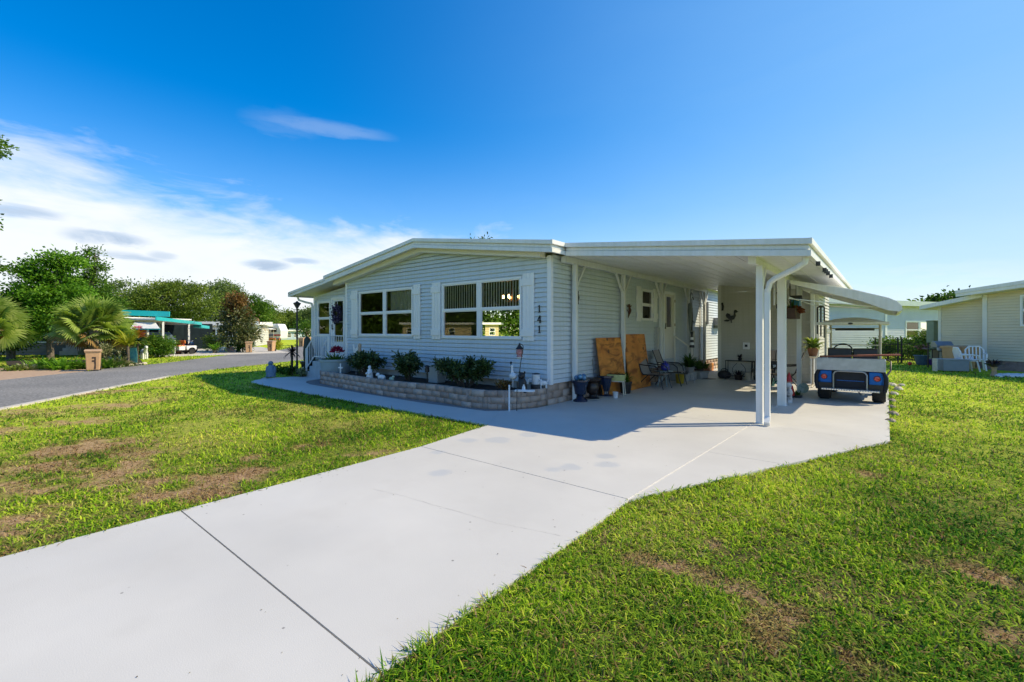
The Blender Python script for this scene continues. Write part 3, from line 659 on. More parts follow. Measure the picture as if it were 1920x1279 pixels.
# ================================================================== the house
class Wall:
    """wall frame: origin, direction along the wall, outward normal"""
    def __init__(s, o, u, n): s.o = o; s.u = u; s.n = n
    def p(s, u, n, z): return (s.o[0]+s.u[0]*u+s.n[0]*n, s.o[1]+s.u[1]*u+s.n[1]*n, z)
    def box(s, mb, u0, u1, n0, n1, z0, z1):
        vs = [s.p(u, n, z) for z in (z0, z1) for u, n in ((u0, n0), (u1, n0), (u1, n1), (u0, n1))]
        return mb.add(vs, [(0,3,2,1),(4,5,6,7),(0,1,5,4),(1,2,6,5),(2,3,7,6),(3,0,4,7)])
    def quad(s, mb, u0, u1, n, z0, z1):
        return mb.add([s.p(u0, n, z0), s.p(u1, n, z0), s.p(u1, n, z1), s.p(u0, n, z1)], [(0, 1, 2, 3)])
    def prism(s, mb, poly, n0, n1): return mb.prism(poly, lambda a, b, t: s.p(a, t, b), n0, n1)
def clip(poly, a, b, c):       # keep a*u + b*z <= c
    out = []
    for i in range(len(poly)):
        p, q = poly[i], poly[(i+1) % len(poly)]; dpv = a*p[0]+b*p[1]-c; dq = a*q[0]+b*q[1]-c
        if dpv <= 0: out.append(p)
        if dpv*dq < 0: t = dpv/(dpv-dq); out.append((p[0]+(q[0]-p[0])*t, p[1]+(q[1]-p[1])*t))
    return out
def siding(mb, W, u0, u1, z0, z1, exp=.105, lap=.020, holes=(), planes=()):
    k = 0; z = z0; gr = exp*.14
    while z < z1-.005:
        zt = min(z+exp, z1); cuts = sorted({z, zt} | {h for q in holes for h in q[2:4] if z < h < zt} | {z+f*exp for f in (.80, .86) if z+f*exp < zt-.001})
        for a, b in zip(cuts[:-1], cuts[1:]):
            spans = [(u0, u1)]
            for h in holes:
                if h[2] < b-1e-4 and h[3] > a+1e-4:
                    ns = []
                    for s0, s1 in spans:
                        if h[0] > s0: ns.append((s0, min(h[0], s1)))
                        if h[1] < s1: ns.append((max(h[1], s0), s1))
                    spans = [q for q in ns if q[1]-q[0] > .003]
            off = lambda zz: float(np.interp((zz-z)/exp, (0, .80, .86, 1), (lap+.002, .004, -gr, -gr)))
            for s0, s1 in spans:
                poly = [(s0, a), (s1, a), (s1, b), (s0, b)]
                for pl in planes: poly = clip(poly, *pl) if len(poly) > 2 else poly
                if len(poly) > 2: mb.add([W.p(u, off(zz), zz) for u, zz in poly], [tuple(range(len(poly)))])
                if a == z:
                    lip = [(s0, a), (s1, a)]
                    if all(pl[0]*u+pl[1]*zz <= pl[2]+.01 for pl in planes for u, zz in lip):
                        mb.add([W.p(s0, off(a), a), W.p(s1, off(a), a), W.p(s1, -gr, a), W.p(s0, -gr, a)], [(0, 1, 2, 3)])
        z = zt
    return mb
def window(parent, W, u0, u1, z0, z1, sashes=2, mull=.13, blind=None, frame_m=None, glass=None, name='window', case=.05):
    fm = frame_m or VWHITE; fr = MB(); gl = MB()
    n1 = .045
    W.box(fr, u0, u0+case, -.05, n1, z0, z1); W.box(fr, u1-case, u1, -.05, n1, z0, z1)
    W.box(fr, u0+case, u1-case, -.05, n1-.004, z0, z0+case); W.box(fr, u0+case, u1-case, -.05, n1-.004, z1-case, z1)
    w = (u1-u0-2*case-mull*(sashes-1))/sashes; zm = z0+(z1-z0)*.505
    for k in range(sashes):
        a = u0+case+k*(w+mull); b = a+w
        if k: W.box(fr, a-mull, a, -.05, n1-.008, z0+case, z1-case)
        W.box(fr, a, b, -.035, n1-.015, zm-.022, zm+.022)
        for q0, q1, nn in ((z0+case, zm-.022, .004), (zm+.022, z1-case, .014)):
            s = .022
            W.box(fr, a, a+s, -.03, nn+.012, q0, q1); W.box(fr, b-s, b, -.03, nn+.012, q0, q1)
            W.box(fr, a+s, b-s, -.03, nn+.010, q0, q0+s); W.box(fr, a+s, b-s, -.03, nn+.010, q1-s, q1)
            W.quad(gl, a+s, b-s, nn, q0+s, q1-s)
    f = part(name, fr, fm, parent, world=True); part('pane', gl, glass or GLASS, f, world=True)
    if blind:
        bl = MB(); bl_u0, bl_u1, bz0, bz1 = blind; u = bl_u0+.02; sl = .056; an = R(28)
        W.box(bl, bl_u0, bl_u1, -.09, -.035, bz1, bz1+.04)
        while u < bl_u1-.02:
            du, dn = math.cos(an)*sl*.5, math.sin(an)*sl*.5
            P = [W.p(u-du, -.05-dn, bz0), W.p(u+du, -.05+dn, bz0), W.p(u+du, -.05+dn, bz1), W.p(u-du, -.05-dn, bz1)]
            e = [(p[0]+W.u[0]*.004, p[1]+W.u[1]*.004, p[2]) for p in P]
            bl.add(P+e, [(0,1,2,3),(7,6,5,4),(0,4,5,1),(1,5,6,2),(2,6,7,3),(3,7,4,0)]); u += .084
        part('vertical_blind', bl, BLIND, f, world=True)
    return f
def shutter(parent, W, u0, u1, z0, z1, m=None):
    s = MB(); n = 3; w = (u1-u0)/n
    for k in range(n): W.box(s, u0+k*w+.004, u0+(k+1)*w-.004, .02, .045, z0, z1)
    W.box(s, u0, u1, .018, .035, z0+.01, z1-.01)
    for zz in (z0+.10, z1-.28): W.box(s, u0-.015, u1+.015, .04, .068, zz, zz+.16)
    return part('shutter', s, m or VWHITE, parent, world=True, bev=.004)
def blockmat(name, c0, c1, c2):
    m = mat(name, c1, .9, .2, 30, .6, 70); nt = m.node_tree; b = nt.nodes['Principled BSDF']; src = b.inputs['Base Color'].links[0].from_socket
    at = nd(nt, 'ShaderNodeAttribute', attribute_name='rnd'); rp = nd(nt, 'ShaderNodeValToRGB'); e = rp.color_ramp.elements; e[0].color = (*c0, 1); e[1].color = (*c2, 1); q = e.new(.5); q.color = (*c1, 1)
    nt.links.new(at.outputs['Fac'], rp.inputs['Fac']); mx = nd(nt, 'ShaderNodeMixRGB'); mx.inputs['Fac'].default_value = .7; nt.links.new(src, mx.inputs['Color1']); nt.links.new(rp.outputs['Color'], mx.inputs['Color2']); nt.links.new(mx.outputs['Color'], b.inputs['Base Color'])
    return m
BLOCK = blockmat('pink_grey_block', (.31, .22, .175), (.45, .335, .27), (.56, .45, .38))
def path_at(pts, s):
    for a, b in zip(pts[:-1], pts[1:]):
        l = (b-a).length
        if s <= l or b is pts[-1]: return a.lerp(b, s/l), (b-a).normalized()
        s -= l
def block_wall(name, path, z0, courses, h, th, bl, parent, off=(0, 0, 0)):
    pts = [Vector(p) for p in path]; Ltot = sum((b-a).length for a, b in zip(pts[:-1], pts[1:])); V = []; F = []; RN = []
    def bx(s0, s1, za, zb, t, rn):
        a, da = path_at(pts, min(max(s0, 0), Ltot-.001)); b, db = path_at(pts, min(max(s1, 0), Ltot-.001))
        na, nb = Vector((da.y, -da.x)), Vector((db.y, -db.x)); o = len(V)
        for z in (za, zb):
            for p, n, k in ((a, na, t), (b, nb, t), (b, nb, -th+t*0), (a, na, -th+t*0)): q = p+n*k; V.append((q.x-off[0], q.y-off[1], z-off[2]))
        F.extend([(o,o+3,o+2,o+1),(o+4,o+5,o+6,o+7),(o,o+1,o+5,o+4),(o+1,o+2,o+6,o+5),(o+2,o+3,o+7,o+6),(o+3,o,o+4,o+7)]); RN.extend([rn]*8)
    s = 0
    while s < Ltot-.01: bx(s, min(s+.12, Ltot), z0, z0+courses*h-.015, -.012, .12); s += .12
    for c in range(courses):
        s = -bl*.5*(c % 2)
        while s < Ltot-.01:
            l = bl*random.uniform(.94, 1.06); a, b = max(s, 0), min(s+l, Ltot)
            if b-a > .04: bx(a+.004, b-.004, z0+c*h+.004, z0+(c+1)*h-.004+random.uniform(0, .002), random.uniform(0, .007), random.random())
            s += l
    o = npmesh(name, V, F, RN, BLOCK, parent); return o
hx, hy = -9.67, 8.1
HO = thing('mobile_home', 'long pale grey vinyl sided mobile home numbered 141 with white shuttered windows', 'house', (hx, hy, 0))
FW = Wall((-13.73, 8.1), (1, 0), (0, -1)); SW = Wall((-5.6, 8.1), (0, 1), (1, 0)); AW = Wall((-16.35, 8.35), (1, 0), (0, -1)); AL = Wall((-16.35, 8.35), (0, 1), (-1, 0))
U = lambda x: x+13.73
w2 = (U(-9.04), U(-6.37), 1.40, 2.83); w1 = (U(-12.95), U(-10.25), 1.43, 2.83)
sx_ = lambda y: y-8.1
sw = (sx_(12.74), sx_(13.55), 1.90, 2.84); sd = (sx_(14.45), sx_(15.45), .68, 2.86)
aw = (-16.09+16.35, -15.17+16.35, 1.41, 2.66); ad = (-15.09+16.35, -14.22+16.35, .66, 2.74)
wl = MB()
pl = [(-.137, 1, 3.19), (.137, 1, 3.19+.137*8.13)]
siding(wl, FW, .05, 8.09, .45, 3.76, holes=[w2, w1], planes=pl)
siding(wl, SW, .05, 17.5, .45, 3.25, holes=[sw, sd])
siding(wl, AW, .05, 2.62, .45, 3.2, holes=[aw, ad], planes=[(-.12, 1, 2.84)])
siding(wl, AL, .0, 8, .45, 2.82)
part('wall', wl, SIDING, HO, world=True)
tr = MB()
FW.box(tr, 8.06, 8.152, -.02, .028, .43, 3.22); SW.box(tr, -.02, .065, -.02, .026, .43, 3.2); part('corner_trim', tr, VWHITE, HO, world=True)
for Wq, q in ((FW, (-.04, .07, -.3, .03, .43, 3.2)), (AW, (-.03, .08, -.02, .03, .43, 2.86)), (SW, (10.05, 10.12, -.01, .03, .43, 3.2))):
    tr = MB(); Wq.box(tr, *q); part('corner_trim', tr, VWHITE, HO, world=True)
sk = MB(); sk.box(-13.7, -5.66, 8.14, 8.2, -.1, .46).box(-16.3, -13.7, 8.4, 8.45, -.1, .46).box(-16.3, -16.25, 8.4, 16, -.1, .46)
part('skirting', sk, SAND, HO, world=True)
block_wall('block_skirting', [(-5.632, 8.06), (-5.632, 25.6)], -.05, 3, .165, .1, .40, HO, (hx, hy, 0))
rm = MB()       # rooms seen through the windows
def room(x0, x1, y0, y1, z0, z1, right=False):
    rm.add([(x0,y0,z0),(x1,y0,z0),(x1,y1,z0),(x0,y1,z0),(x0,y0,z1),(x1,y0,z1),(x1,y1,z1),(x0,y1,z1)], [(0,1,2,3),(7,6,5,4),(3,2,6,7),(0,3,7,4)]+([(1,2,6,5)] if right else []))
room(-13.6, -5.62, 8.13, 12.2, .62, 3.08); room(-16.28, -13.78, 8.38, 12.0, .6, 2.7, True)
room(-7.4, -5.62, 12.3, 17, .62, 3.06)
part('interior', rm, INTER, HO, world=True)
# roof
def rz_(x): return 4.06 - (x+9.74)*.1361 if x > -9.74 else 4.06 + (x+9.74)*.1382
ry0 = 7.72
def gable(o0, o1, x0=-14.37, x1=-5.31): return [(x0, rz_(x0)+o0), (-9.74, 4.06+o0), (x1, rz_(x1)+o0), (x1, rz_(x1)+o1), (-9.74, 4.06+o1), (x0, rz_(x0)+o1)]
XY = lambda a, b, t: (a, t, b)
rf = part('roof', MB().prism(gable(-.004, -.2), XY, ry0+.0, 25.9), ROOFW, HO, world=True)
fa = MB()
for o0, o1, pr in ((0.0, -.085, .06), (-.102, -.155, .012), (-.172, -.25, .045)): fa.prism(gable(o0, o1, -14.37-pr, -5.31), XY, ry0-pr, ry0-.001)
for o0, o1, pr in ((0.0, -.085, .06), (-.102, -.155, .012), (-.172, -.25, .045)):
    z = rz_(-5.31); fa.box(-5.309, -5.31+pr, ry0-pr-.002, 25.9, z+o1, z+o0)
part('fascia', fa, WHITE, rf, world=True)
fz = MB(); fz.prism(gable(-.205, -.345, -14.2, -5.72), XY, 7.88, 8.075)
part('soffit_beam', fz, CREAMW, HO, world=True)
sf = MB(); sf.prism(gable(-.202, -.215, -14.3, -5.36), XY, 7.74, 8.3); part('soffit', sf, CREAMW, rf, world=True)
rs = MB()
for i in range(22): rs.prism(gable(.0, .028, -14.3, -5.4), XY, 8.4+i*.8, 8.43+i*.8)
part('roof_seam', rs, ROOFW, rf, world=True)
ar = [(-17.05, 3.00), (-14.40, 3.335), (-14.40, 3.235), (-17.05, 2.90)]
arf = part('roof', MB().prism(ar, XY, 7.78, 16.3), ROOFW, HO, 'lower lean-to roof over the entry room', world=True)
af = MB(); af.prism([(-17.10, 3.02), (-14.38, 3.36), (-14.38, 3.285), (-17.10, 2.945)], XY, 7.73, 7.779).prism([(-17.08, 2.94), (-14.38, 3.28), (-14.38, 3.19), (-17.08, 2.85)], XY, 7.75, 7.778); af.box(-17.13, -17.055, 7.73, 16.3, 2.85, 3.01)
part('fascia', af, WHITE, arf, world=True)
rsm = MB()
for i in range(7): rsm.prism([(-17.0, 3.012), (-14.45, 3.335), (-14.45, 3.375), (-17.0, 3.052)], XY, 8.0+i*.7, 8.05+i*.7)
part('roof_seam', rsm, ROOFW, arf, world=True)
ds = MB(); ds.tube([(-16.95, 8.0, 2.86), (-16.95, 8.05, 2.74), (-16.75, 8.2, 2.66), (-16.46, 8.30, 2.60), (-16.42, 8.30, 2.5), (-16.42, 8.30, .3)], .04, 8)
part('downspout', ds, WHITE, HO, world=True, smooth=True)
# windows, shutters, doors
f2 = window(HO, FW, *w2, blind=(w2[0]+.06, w2[1]-.06, 2.12, 2.77)); f1 = window(HO, FW, *w1)
cu = MB()
pts = [(w1[0]+1.5+i*.03, -.09+.022*math.sin(i*1.3)) for i in range(38)]
for a, b in zip(pts[:-1], pts[1:]): cu.add([FW.p(a[0], a[1], 2.1), FW.p(b[0], b[1], 2.1), FW.p(b[0], b[1], 2.78), FW.p(a[0], a[1], 2.78)], [(0, 1, 2, 3)])
part('curtain', cu, mat('grey_curtain', (.42, .41, .34), .8, .1, 3), f1, world=True, smooth=True)
for a, b in ((-13.39, -13.03), (-10.22, -9.93), (-9.44, -9.10), (-6.34, -6.02)): shutter(HO, FW, U(a), U(b), 1.37, 2.885)
window(HO, SW, *sw, sashes=1)
for a, b in ((12.40, 12.70), (13.60, 13.90)): shutter(HO, SW, sx_(a), sx_(b), 1.87, 2.89)
window(HO, AW, *aw, sashes=1)
def door(W, d, m, gu0, gu1, gz0, gz1, lbl, knob_u, split=None):
    u0, u1, z0, z1 = d; fr = MB(); W.box(fr, u0-.02, u0+.06, -.03, .05, z0, z1); W.box(fr, u1-.06, u1+.02, -.03, .05, z0, z1); W.box(fr, u0+.06, u1-.06, -.03, .048, z1-.06, z1+.02)
    lf = MB(); a, b = u0+.06, u1-.06
    W.box(lf, a, gu0, -.02, .02, z0, z1-.06); W.box(lf, gu1, b, -.02, .02, z0, z1-.06); W.box(lf, gu0, gu1, -.02, .019, z0, gz0); W.box(lf, gu0, gu1, -.02, .019, gz1, z1-.06)
    if split: W.box(lf, gu0, gu1, -.015, .015, split-.012, split+.012)
    W.box(lf, a+.12, b-.12, .02, .026, z0+.12, gz0-.12)
    dr = part('door', lf, m, HO, lbl, world=True, bev=.004); part('door_frame', fr, VWHITE, dr, world=True)
    g = MB(); W.quad(g, gu0, gu1, 0, gz0, gz1); part('pane', g, GLASS, dr, world=True)
    k = MB(); k.tube([W.p(knob_u, .02, z0+1.0), W.p(knob_u, .07, z0+1.0)], .022, 8); k.tube([W.p(knob_u, .06, z0+.98), W.p(knob_u, .065, z0+1.16)], .014, 6); part('handle', k, DKGREY, dr, world=True)
    return dr
d1 = door(AW, ad, VWHITE, -14.90+16.35, -14.36+16.35, 1.22, 2.62, 'white storm door with one tall glass panel', -15.0+16.35, 1.9)
d2 = door(SW, sd, CREAMW, sx_(14.74), sx_(15.16), 1.72, 2.72, 'ivory side door with narrow glazed panel', sx_(14.55))
for z in (1.0, 1.75, 2.55): hg = MB(); SW.box(hg, sx_(15.38), sx_(15.42), .05, .062, z, z+.09); part('hinge', hg, mat('brass', (.3, .2, .06), .4, .2, 8, metal=.7), d2, world=True)
# house numbers
def digit(ch, uc, z, h):
    mb = MB(); w = h*.30
    P = lambda poly: FW.prism(mb, [(uc+a*h, z+b*h) for a, b in poly], .022, .036)
    if ch == '1':
        P([(-.065, .10), (.075, .10), (.075, 1.0), (.02, 1.0), (-.065, .93)]); P([(-.2, .78), (-.066, .80), (-.066, .925), (-.2, .86)]); P([(-.2, 0), (.2, 0), (.2, .098), (-.2, .098)])
    else:
        P([(.05, .09), (.19, .09), (.19, 1.0), (.05, 1.0)]); P([(-.01, 0), (.26, 0), (.26, .088), (-.01, .088)]); P([(-.3, .26), (.048, .26), (.048, .37), (-.3, .37)]); P([(.192, .26), (.32, .26), (.32, .37), (.192, .37)]); P([(-.3, .372), (-.17, .372), (.048, .82), (.048, .99), (.02, 1.0)])
    return part('house_number', mb, BLACK, HO, world=True)
for ch, z in (('1', 1.995), ('4', 1.765), ('1', 1.545)): digit(ch, U(-5.88), z, .165)
pn = MB(); SW.box(pn, sx_(13.74), sx_(14.06), .0, .11, .95, 1.70); SW.box(pn, sx_(13.77), sx_(14.03), .11, .118, 1.0, 1.66)
part('meter_box', pn, mat('grey_meter_box', (.42, .43, .42), .5, .06, 5), HO, world=True, bev=.005)
ac = MB(); SW.box(ac, sx_(20.0), sx_(20.75), .02, .34, 1.82, 2.14); part('window_unit', ac, LGREY, HO, world=True, bev=.01)
wf = MB(); SW.box(wf, sx_(19.95), sx_(20.8), .02, .05, 1.7, 1.8); part('unit_bracket', wf, DKGREY, HO, world=True); wf = MB(); SW.box(wf, sx_(18.9), sx_(19.15), .02, .06, 1.85, 2.75); part('shutter', wf, DKGREY, HO, 'dark narrow shutter', world=True)
# front steps with white rail
st = thing('entry_steps', 'concrete entry steps with white metal handrail at the front door', 'steps', (-14.75, 8.0, 0))
sm_ = MB(); sm_.box(-15.15, -14.1, 7.66, 8.3, -.05, .56).box(-15.40, -15.152, 7.68, 8.28, -.05, .38).box(-15.64, -15.402, 7.68, 8.28, -.05, .19)
part('tread', sm_, mat('blue_grey_step', (.36, .42, .46), .7, .1, 6), st, world=True, bev=.006)
def rail(y):
    ra = MB()
    ra.box(-15.68, -15.635, y-.022, y+.022, -.02, .98); ra.box(-14.16, -14.12, y-.02, y+.02, .55, 1.45)
    ra.beam((-15.66, y, .95), (-15.1, y, 1.42), .035, .03); ra.beam((-15.1, y, 1.42), (-14.14, y, 1.42), .035, .03); ra.beam((-15.66, y, .28), (-15.1, y, .72), .03, .025); ra.beam((-15.1, y, .72), (-14.14, y, .72), .03, .025)
    for i in range(10):
        x = -15.56+i*.15; f = min(1, (x+15.66)/.56); ra.box(x-.008, x+.008, y-.008, y+.008, .28+.44*f, .95+.47*f)
    part('handrail', ra, VWHITE, st, world=True)
rail(7.70); rail(8.26)
# ================================================================== the carport
CP = thing('carport', 'white flat roofed carport on square posts beside the grey home', 'carport', (-3.2, 8.2, 0))
def cz(x): return 3.456 - (x+5.25)*.1053
cy0, cy1 = 8.2, 18.6
def crs(o0, o1, x0, x1): return [(x0, cz(x0)+o0), (x1, cz(x1)+o0), (x1, cz(x1)+o1), (x0, cz(x0)+o1)]
crf = part('roof', MB().prism(crs(-.01, -.235, -5.25, -.93), XY, cy0+.001, cy1), WHITE, CP, world=True)
cf = MB()
for o0, o1, pr in ((0.0, -.09, .06), (-.108, -.162, .012), (-.18, -.27, .045)):
    cf.prism(crs(o0, o1, -5.258, -.93), XY, cy0-pr, cy0); z = cz(-.93); cf.box(-.929, -.93+pr, cy0-pr, cy1, z+o1, z+o0); cf.prism(crs(o0, o1, -5.25, -.93), XY, cy1+.001, cy1+pr)
part('fascia', cf, WHITE, crf, world=True)
for xs in (-3.9, -1.42):
    z = cz(xs); part('fascia_seam', MB().prism([(xs, z-.17), (xs+.012, z-.17), (xs+.012, z-.263), (xs, z-.263)], XY, cy0-.043, cy0-.038), GALV, crf, world=True)
cl = MB()
for i in range(13): x = -5.1+i*.34; cl.prism(crs(-.237, -.246, x, x+.03), XY, cy0+.03, cy1-.02)
part('ceiling_rib', cl, WHITE, crf, world=True)
bm_ = MB(); bm_.box(-5.54, -5.42, 8.42, 18.5, 3.10, 3.235); part('beam', bm_, WHITE, CP, world=True, bev=.004)
bm2 = MB(); z = cz(-1.75)-.236; bm2.box(-1.81, -1.69, 8.45, 18.5, z-.13, z); part('beam', bm2, WHITE, CP, world=True, bev=.004)
def post(x, y, w, top, br=True, m=None):
    p = MB(); p.box(x-w/2, x+w/2, y-w/2, y+w/2, 0, top); p.box(x-w/2-.015, x+w/2+.015, y-w/2-.015, y+w/2+.015, 0, .012)
    o = part('post', p, m or WHITE, CP, world=True, bev=.006)
    if br:
        for s in ((1,) if br == 1 else (-1, 1)):
            b = MB(); b.beam((x, y+s*w*.3, top-.52), (x, y+s*.44, top+.02), .05, .05, (1, 0, 0)); part('brace', b, WHITE, o, world=True)
    return o
post(-5.475, 8.9, .095, 3.10, 1)
for y in (11.35, 13.99, 16.55, 18.4): post(-5.475, y, .095, 3.10, 2)
zt = cz(-1.75)-.236-.13
post(-1.70, 8.80, .105, zt, 1); post(-1.74, 11.19, .155, zt, False); post(-1.77, 13.9, .10, zt, 2); post(-1.74, 16.4, .10, zt, False)
dn = MB(); dn.tube([(-.98, 8.35, 2.74), (-.99, 8.36, 2.66), (-1.12, 8.42, 2.585), (-1.42, 8.58, 2.47), (-1.52, 8.66, 2.41), (-1.565, 8.69, 2.26)], [.05, .05, .048, .048, .048, .045], 10)
dn.box(-1.605, -1.525, 8.66, 8.735, .12, 2.30); dn.beam((-1.565, 8.70, .14), (-1.55, 8.56, .04), .085, .075)
part('downspout', dn, WHITE, CP, world=True, smooth=True)
aw_ = MB(); zz = (11.75, 15.0)
top = [(-1.66, 2.72), (-.54, 2.44), (.02, 2.245), (.15, 2.17), (.225, 2.08), (.235, 2.02), (.19, 1.975)]
th_ = [(x-.008, z-.03) for x, z in top[:-1]] + [(.165, 1.985)]
aw_.prism(top+th_[::-1], XY, *zz)
end = top + [(.02, 2.0), (-.4, 2.20), (-.9, 2.375), (-1.3, 2.52), (-1.66, 2.64)]
for y in (zz[0]-.02, zz[1]): aw_.prism(end, XY, y, y+.02)
for i in range(11): y = 11.9+i*.3; aw_.prism([(a, b+.004) for a, b in top]+[(a, b+.022) for a, b in top][::-1], XY, y, y+.03)
an = part('awning', aw_, WHITE, CP, 'white curved aluminium side awning over the golf cart', world=True)
rd = MB(); rd.tube([(-1.66, 11.6, 2.33), (-1.62, 15.6, 2.33)], .014, 6); rd.tube([(-1.62, 15.6, 2.33), (.1, 14.6, 2.1)], .012, 6); rd.tube([(-1.66, 11.5, 2.30), (.12, 12.0, 2.04)], .010, 6)
part('support_rod', rd, WHITE, an, world=True)
for y in (8.9, 9.9, 10.15, 10.5, 11.1): part('light_clip', MB().box(-.90, -.84, y, y+.05, 2.66, 2.73), DKGREY, CP, world=True)
# storage shed closing the back of the carport
SH = thing('storage_shed', 'grey vinyl sided storage shed closing the back of the carport', 'shed', (-3.0, 17.5, 0))
ShW = Wall((-4.45, 16.55), (1, 0), (0, -1)); ShR = Wall((-1.63, 16.55), (0, 1), (1, 0)); ShL = Wall((-4.45, 16.55), (0, 1), (-1, 0))
sh = MB(); siding(sh, ShW, .03, 2.8, .06, 3.14, planes=[(.105, 1, 3.135)]); siding(sh, ShR, .04, 3.4, .06, 2.83); siding(sh, ShL, .04, 3.4, .06, 3.12)
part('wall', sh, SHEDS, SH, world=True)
for q in ((-.03, .07, -.02, .028, .0, 3.12), (2.75, 2.86, -.02, .028, 0, 2.82)): tr2 = MB(); ShW.box(tr2, *q); part('corner_trim', tr2, CREAMW, SH, world=True)
part('sill', MB().box(-4.44, -1.64, 16.53, 19.9, 0, .06), SAND, SH, world=True)
ou = MB(); ShW.box(ou, .75, .97, .02, .05, .98, 1.21); so_ = part('outlet_cover', ou, VWHITE, SH, world=True, bev=.008); oc = MB(); ShW.box(oc, .82, .90, .05, .06, 1.06, 1.14); part('socket', oc, BLACK, so_, world=True)
# ================================================================== front garden
def SX(px, x):
    t = (px-960)/FPX; d = x/(t*CT-ST); return d*(t*ST+CT)
def SY(px, y):
    t = (px-960)/FPX; d = y/(t*ST+CT); return d*(t*CT-ST)
def dist(x, y): return -x*ST+y*CT
def ZZ(py, x, y): return zp(py, dist(x, y))
PW = thing('planter_wall', 'low curved block planter wall of pinkish grey pavers along the house front', 'garden wall', (-9.7, 6.8, 0))
path = [(-13.75, 7.9), (-13.74, 7.4), (-13.62, 7.12), (-13.3, 6.98), (-12.5, 6.9), (-11.4, 6.80), (-10.3, 6.72), (-9.3, 6.70), (-8.6, 6.78), (-8.0, 6.86), (-7.4, 6.84), (-6.8, 6.78), (-6.35, 6.86), (-6.0, 7.08), (-5.78, 7.38), (-5.68, 7.75), (-5.66, 8.04)]
block_wall('block', path, -.03, 3, .132, .15, .30, PW, (-9.7, 6.8, 0))
soil_poly = [(a, b+.1) for a, b in path[2:-2]] + [(-5.78, 8.06), (-13.66, 8.06)]
struct('planter_soil', MB().prism(soil_poly, lambda a, b, t: (a, b, t), 0, .30), SOIL)
GZ = .30
def gz(px, py): return gp(px, py, GZ)
def fl(x, y): return (x, y, GZ)
shrub('flowering_shrub', 'dark leafy shrub left in the brick bed below the left window', (-11.55, 7.42, GZ), .82, .42, .80, 2900, .085, .05, G_SHRUB, 'shrubs in the planter bed', stems=13)
shrub('flowering_shrub', 'middle dark shrub in the brick bed between the two windows', (-9.60, 7.42, GZ), .72, .42, .80, 2500, .085, .05, G_SHRUB, 'shrubs in the planter bed', stems=11)
shrub('flowering_shrub', 'widest dark shrub in the brick bed under the blind filled window', (-7.50, 7.42, GZ), 1.02, .42, .76, 4300, .08, .048, G_SHRUB, 'shrubs in the planter bed', stems=19)
shrub('red_tinged_shrub', 'small reddish green plant beside the black bear figure', (*dp(948, 9.7), GZ), .24, .2, .26, 260, .06, .035, G_RUST, stems=6)
# big tub with flowers
tb = thing('flower_tub', 'large blue grey tub of red flowers by the front steps', 'planter', (-13.25, 7.45, .05))
part('tub', MB().lathe([(.36, 0), (.38, .02), (.46, .60), (.50, .61), (.50, .67), (.44, .67), (.42, .58)], n=28), mat('blue_grey_tub', (.30, .38, .42), .5, .06, 5), tb, smooth=True)
part('soil', MB().lathe([(.42, .55), (.42, .585)], n=20), SOIL, tb)
blades('foliage', 90, .40, .05, G_MID, tb, (0, 0, .58), .32, 1.1, (.5, 1.3))
def petals(name, c, r, n, L, m, parent):
    d = rng.normal(size=(n, 3)); d /= np.linalg.norm(d, axis=1, keepdims=True); d[:, 2] = abs(d[:, 2])*.9
    P = np.array(c) + d*np.array(r)*(.4+.6*rng.random((n, 1)))
    V, F = leaf_geo(P, d+rng.normal(size=(n, 3))*.5, L*(.7+.6*rng.random(n)), L*.8, .3); return npmesh(name, V, F, np.repeat(rng.random(n), 4), m, parent)
petals('flower', (.05, 0, .90), (.20, .18, .16), 240, .07, F_RED, tb)
# figures in the bed
def statue(name, label, cat, loc, mb, m, rz=0, group=None): return solo(name, label, cat, mb, m, loc, rz, group, smooth=True, ang=60)
an = MB().lathe([(.085, 0), (.09, .02), (.085, .10), (.065, .19), (.06, .25), (.025, .275)], n=12); an.ell((0, -.01, .31), (.045, .045, .052)); an.ell((-.045, -.07, .15), (.03, .05, .03)); an.ell((.045, -.07, .15), (.03, .05, .03))
statue('praying_figurine', 'small white praying figurine in front of the left shrub', 'figurine', fl(-10.75, 7.02), an, STATW, .4)
lam = MB().ell((0, 0, .09), (.13, .06, .065)); lam.ell((-.13, 0, .15), (.05, .04, .05)); lam.ell((-.17, 0, .135), (.03, .025, .025))
for x, y in ((-.07, -.035), (-.07, .035), (.08, -.035), (.08, .035)): lam.tube([(x, y, .07), (x, y, 0)], .016, 6)
statue('lamb_figurine', 'white lying lamb figurine on the brick bed edge', 'figurine', fl(-10.15, 6.98), lam, STATW, .2)
bd = MB().ell((0, 0, .07), (.09, .05, .055)); bd.ell((.07, 0, .13), (.04, .035, .035)); bd.add([(-.17, -.03, .05), (-.17, .03, .05), (-.05, 0, .09)], [(0, 1, 2)]); bd.tube([(.1, 0, .13), (.135, 0, .125)], [.012, .003], 6); bd.tube([(0, .02, .04), (0, .02, 0)], .008, 5)
statue('bird_figurine', 'pale green bird figurine beside the middle shrub', 'figurine', fl(-9.72, 6.98), bd, mat('pale_green_ceramic', (.35, .45, .36), .4, .1, 9))
ub = MB().box(-.17, .17, -.14, .14, 0, .40); ub.box(-.19, .19, -.16, .16, .40, .44)
solo('utility_box', 'plain grey utility box half hidden by the widest shrub', 'utility box', ub, mat('utility_grey', (.33, .36, .37), .6, .06, 5), (-8.72, 7.62, GZ), 0, bev=.012)
sl_ = thing('path_light', 'black solar path light on a stake in front of the grey box', 'garden light', (-8.55, 7.16, GZ))
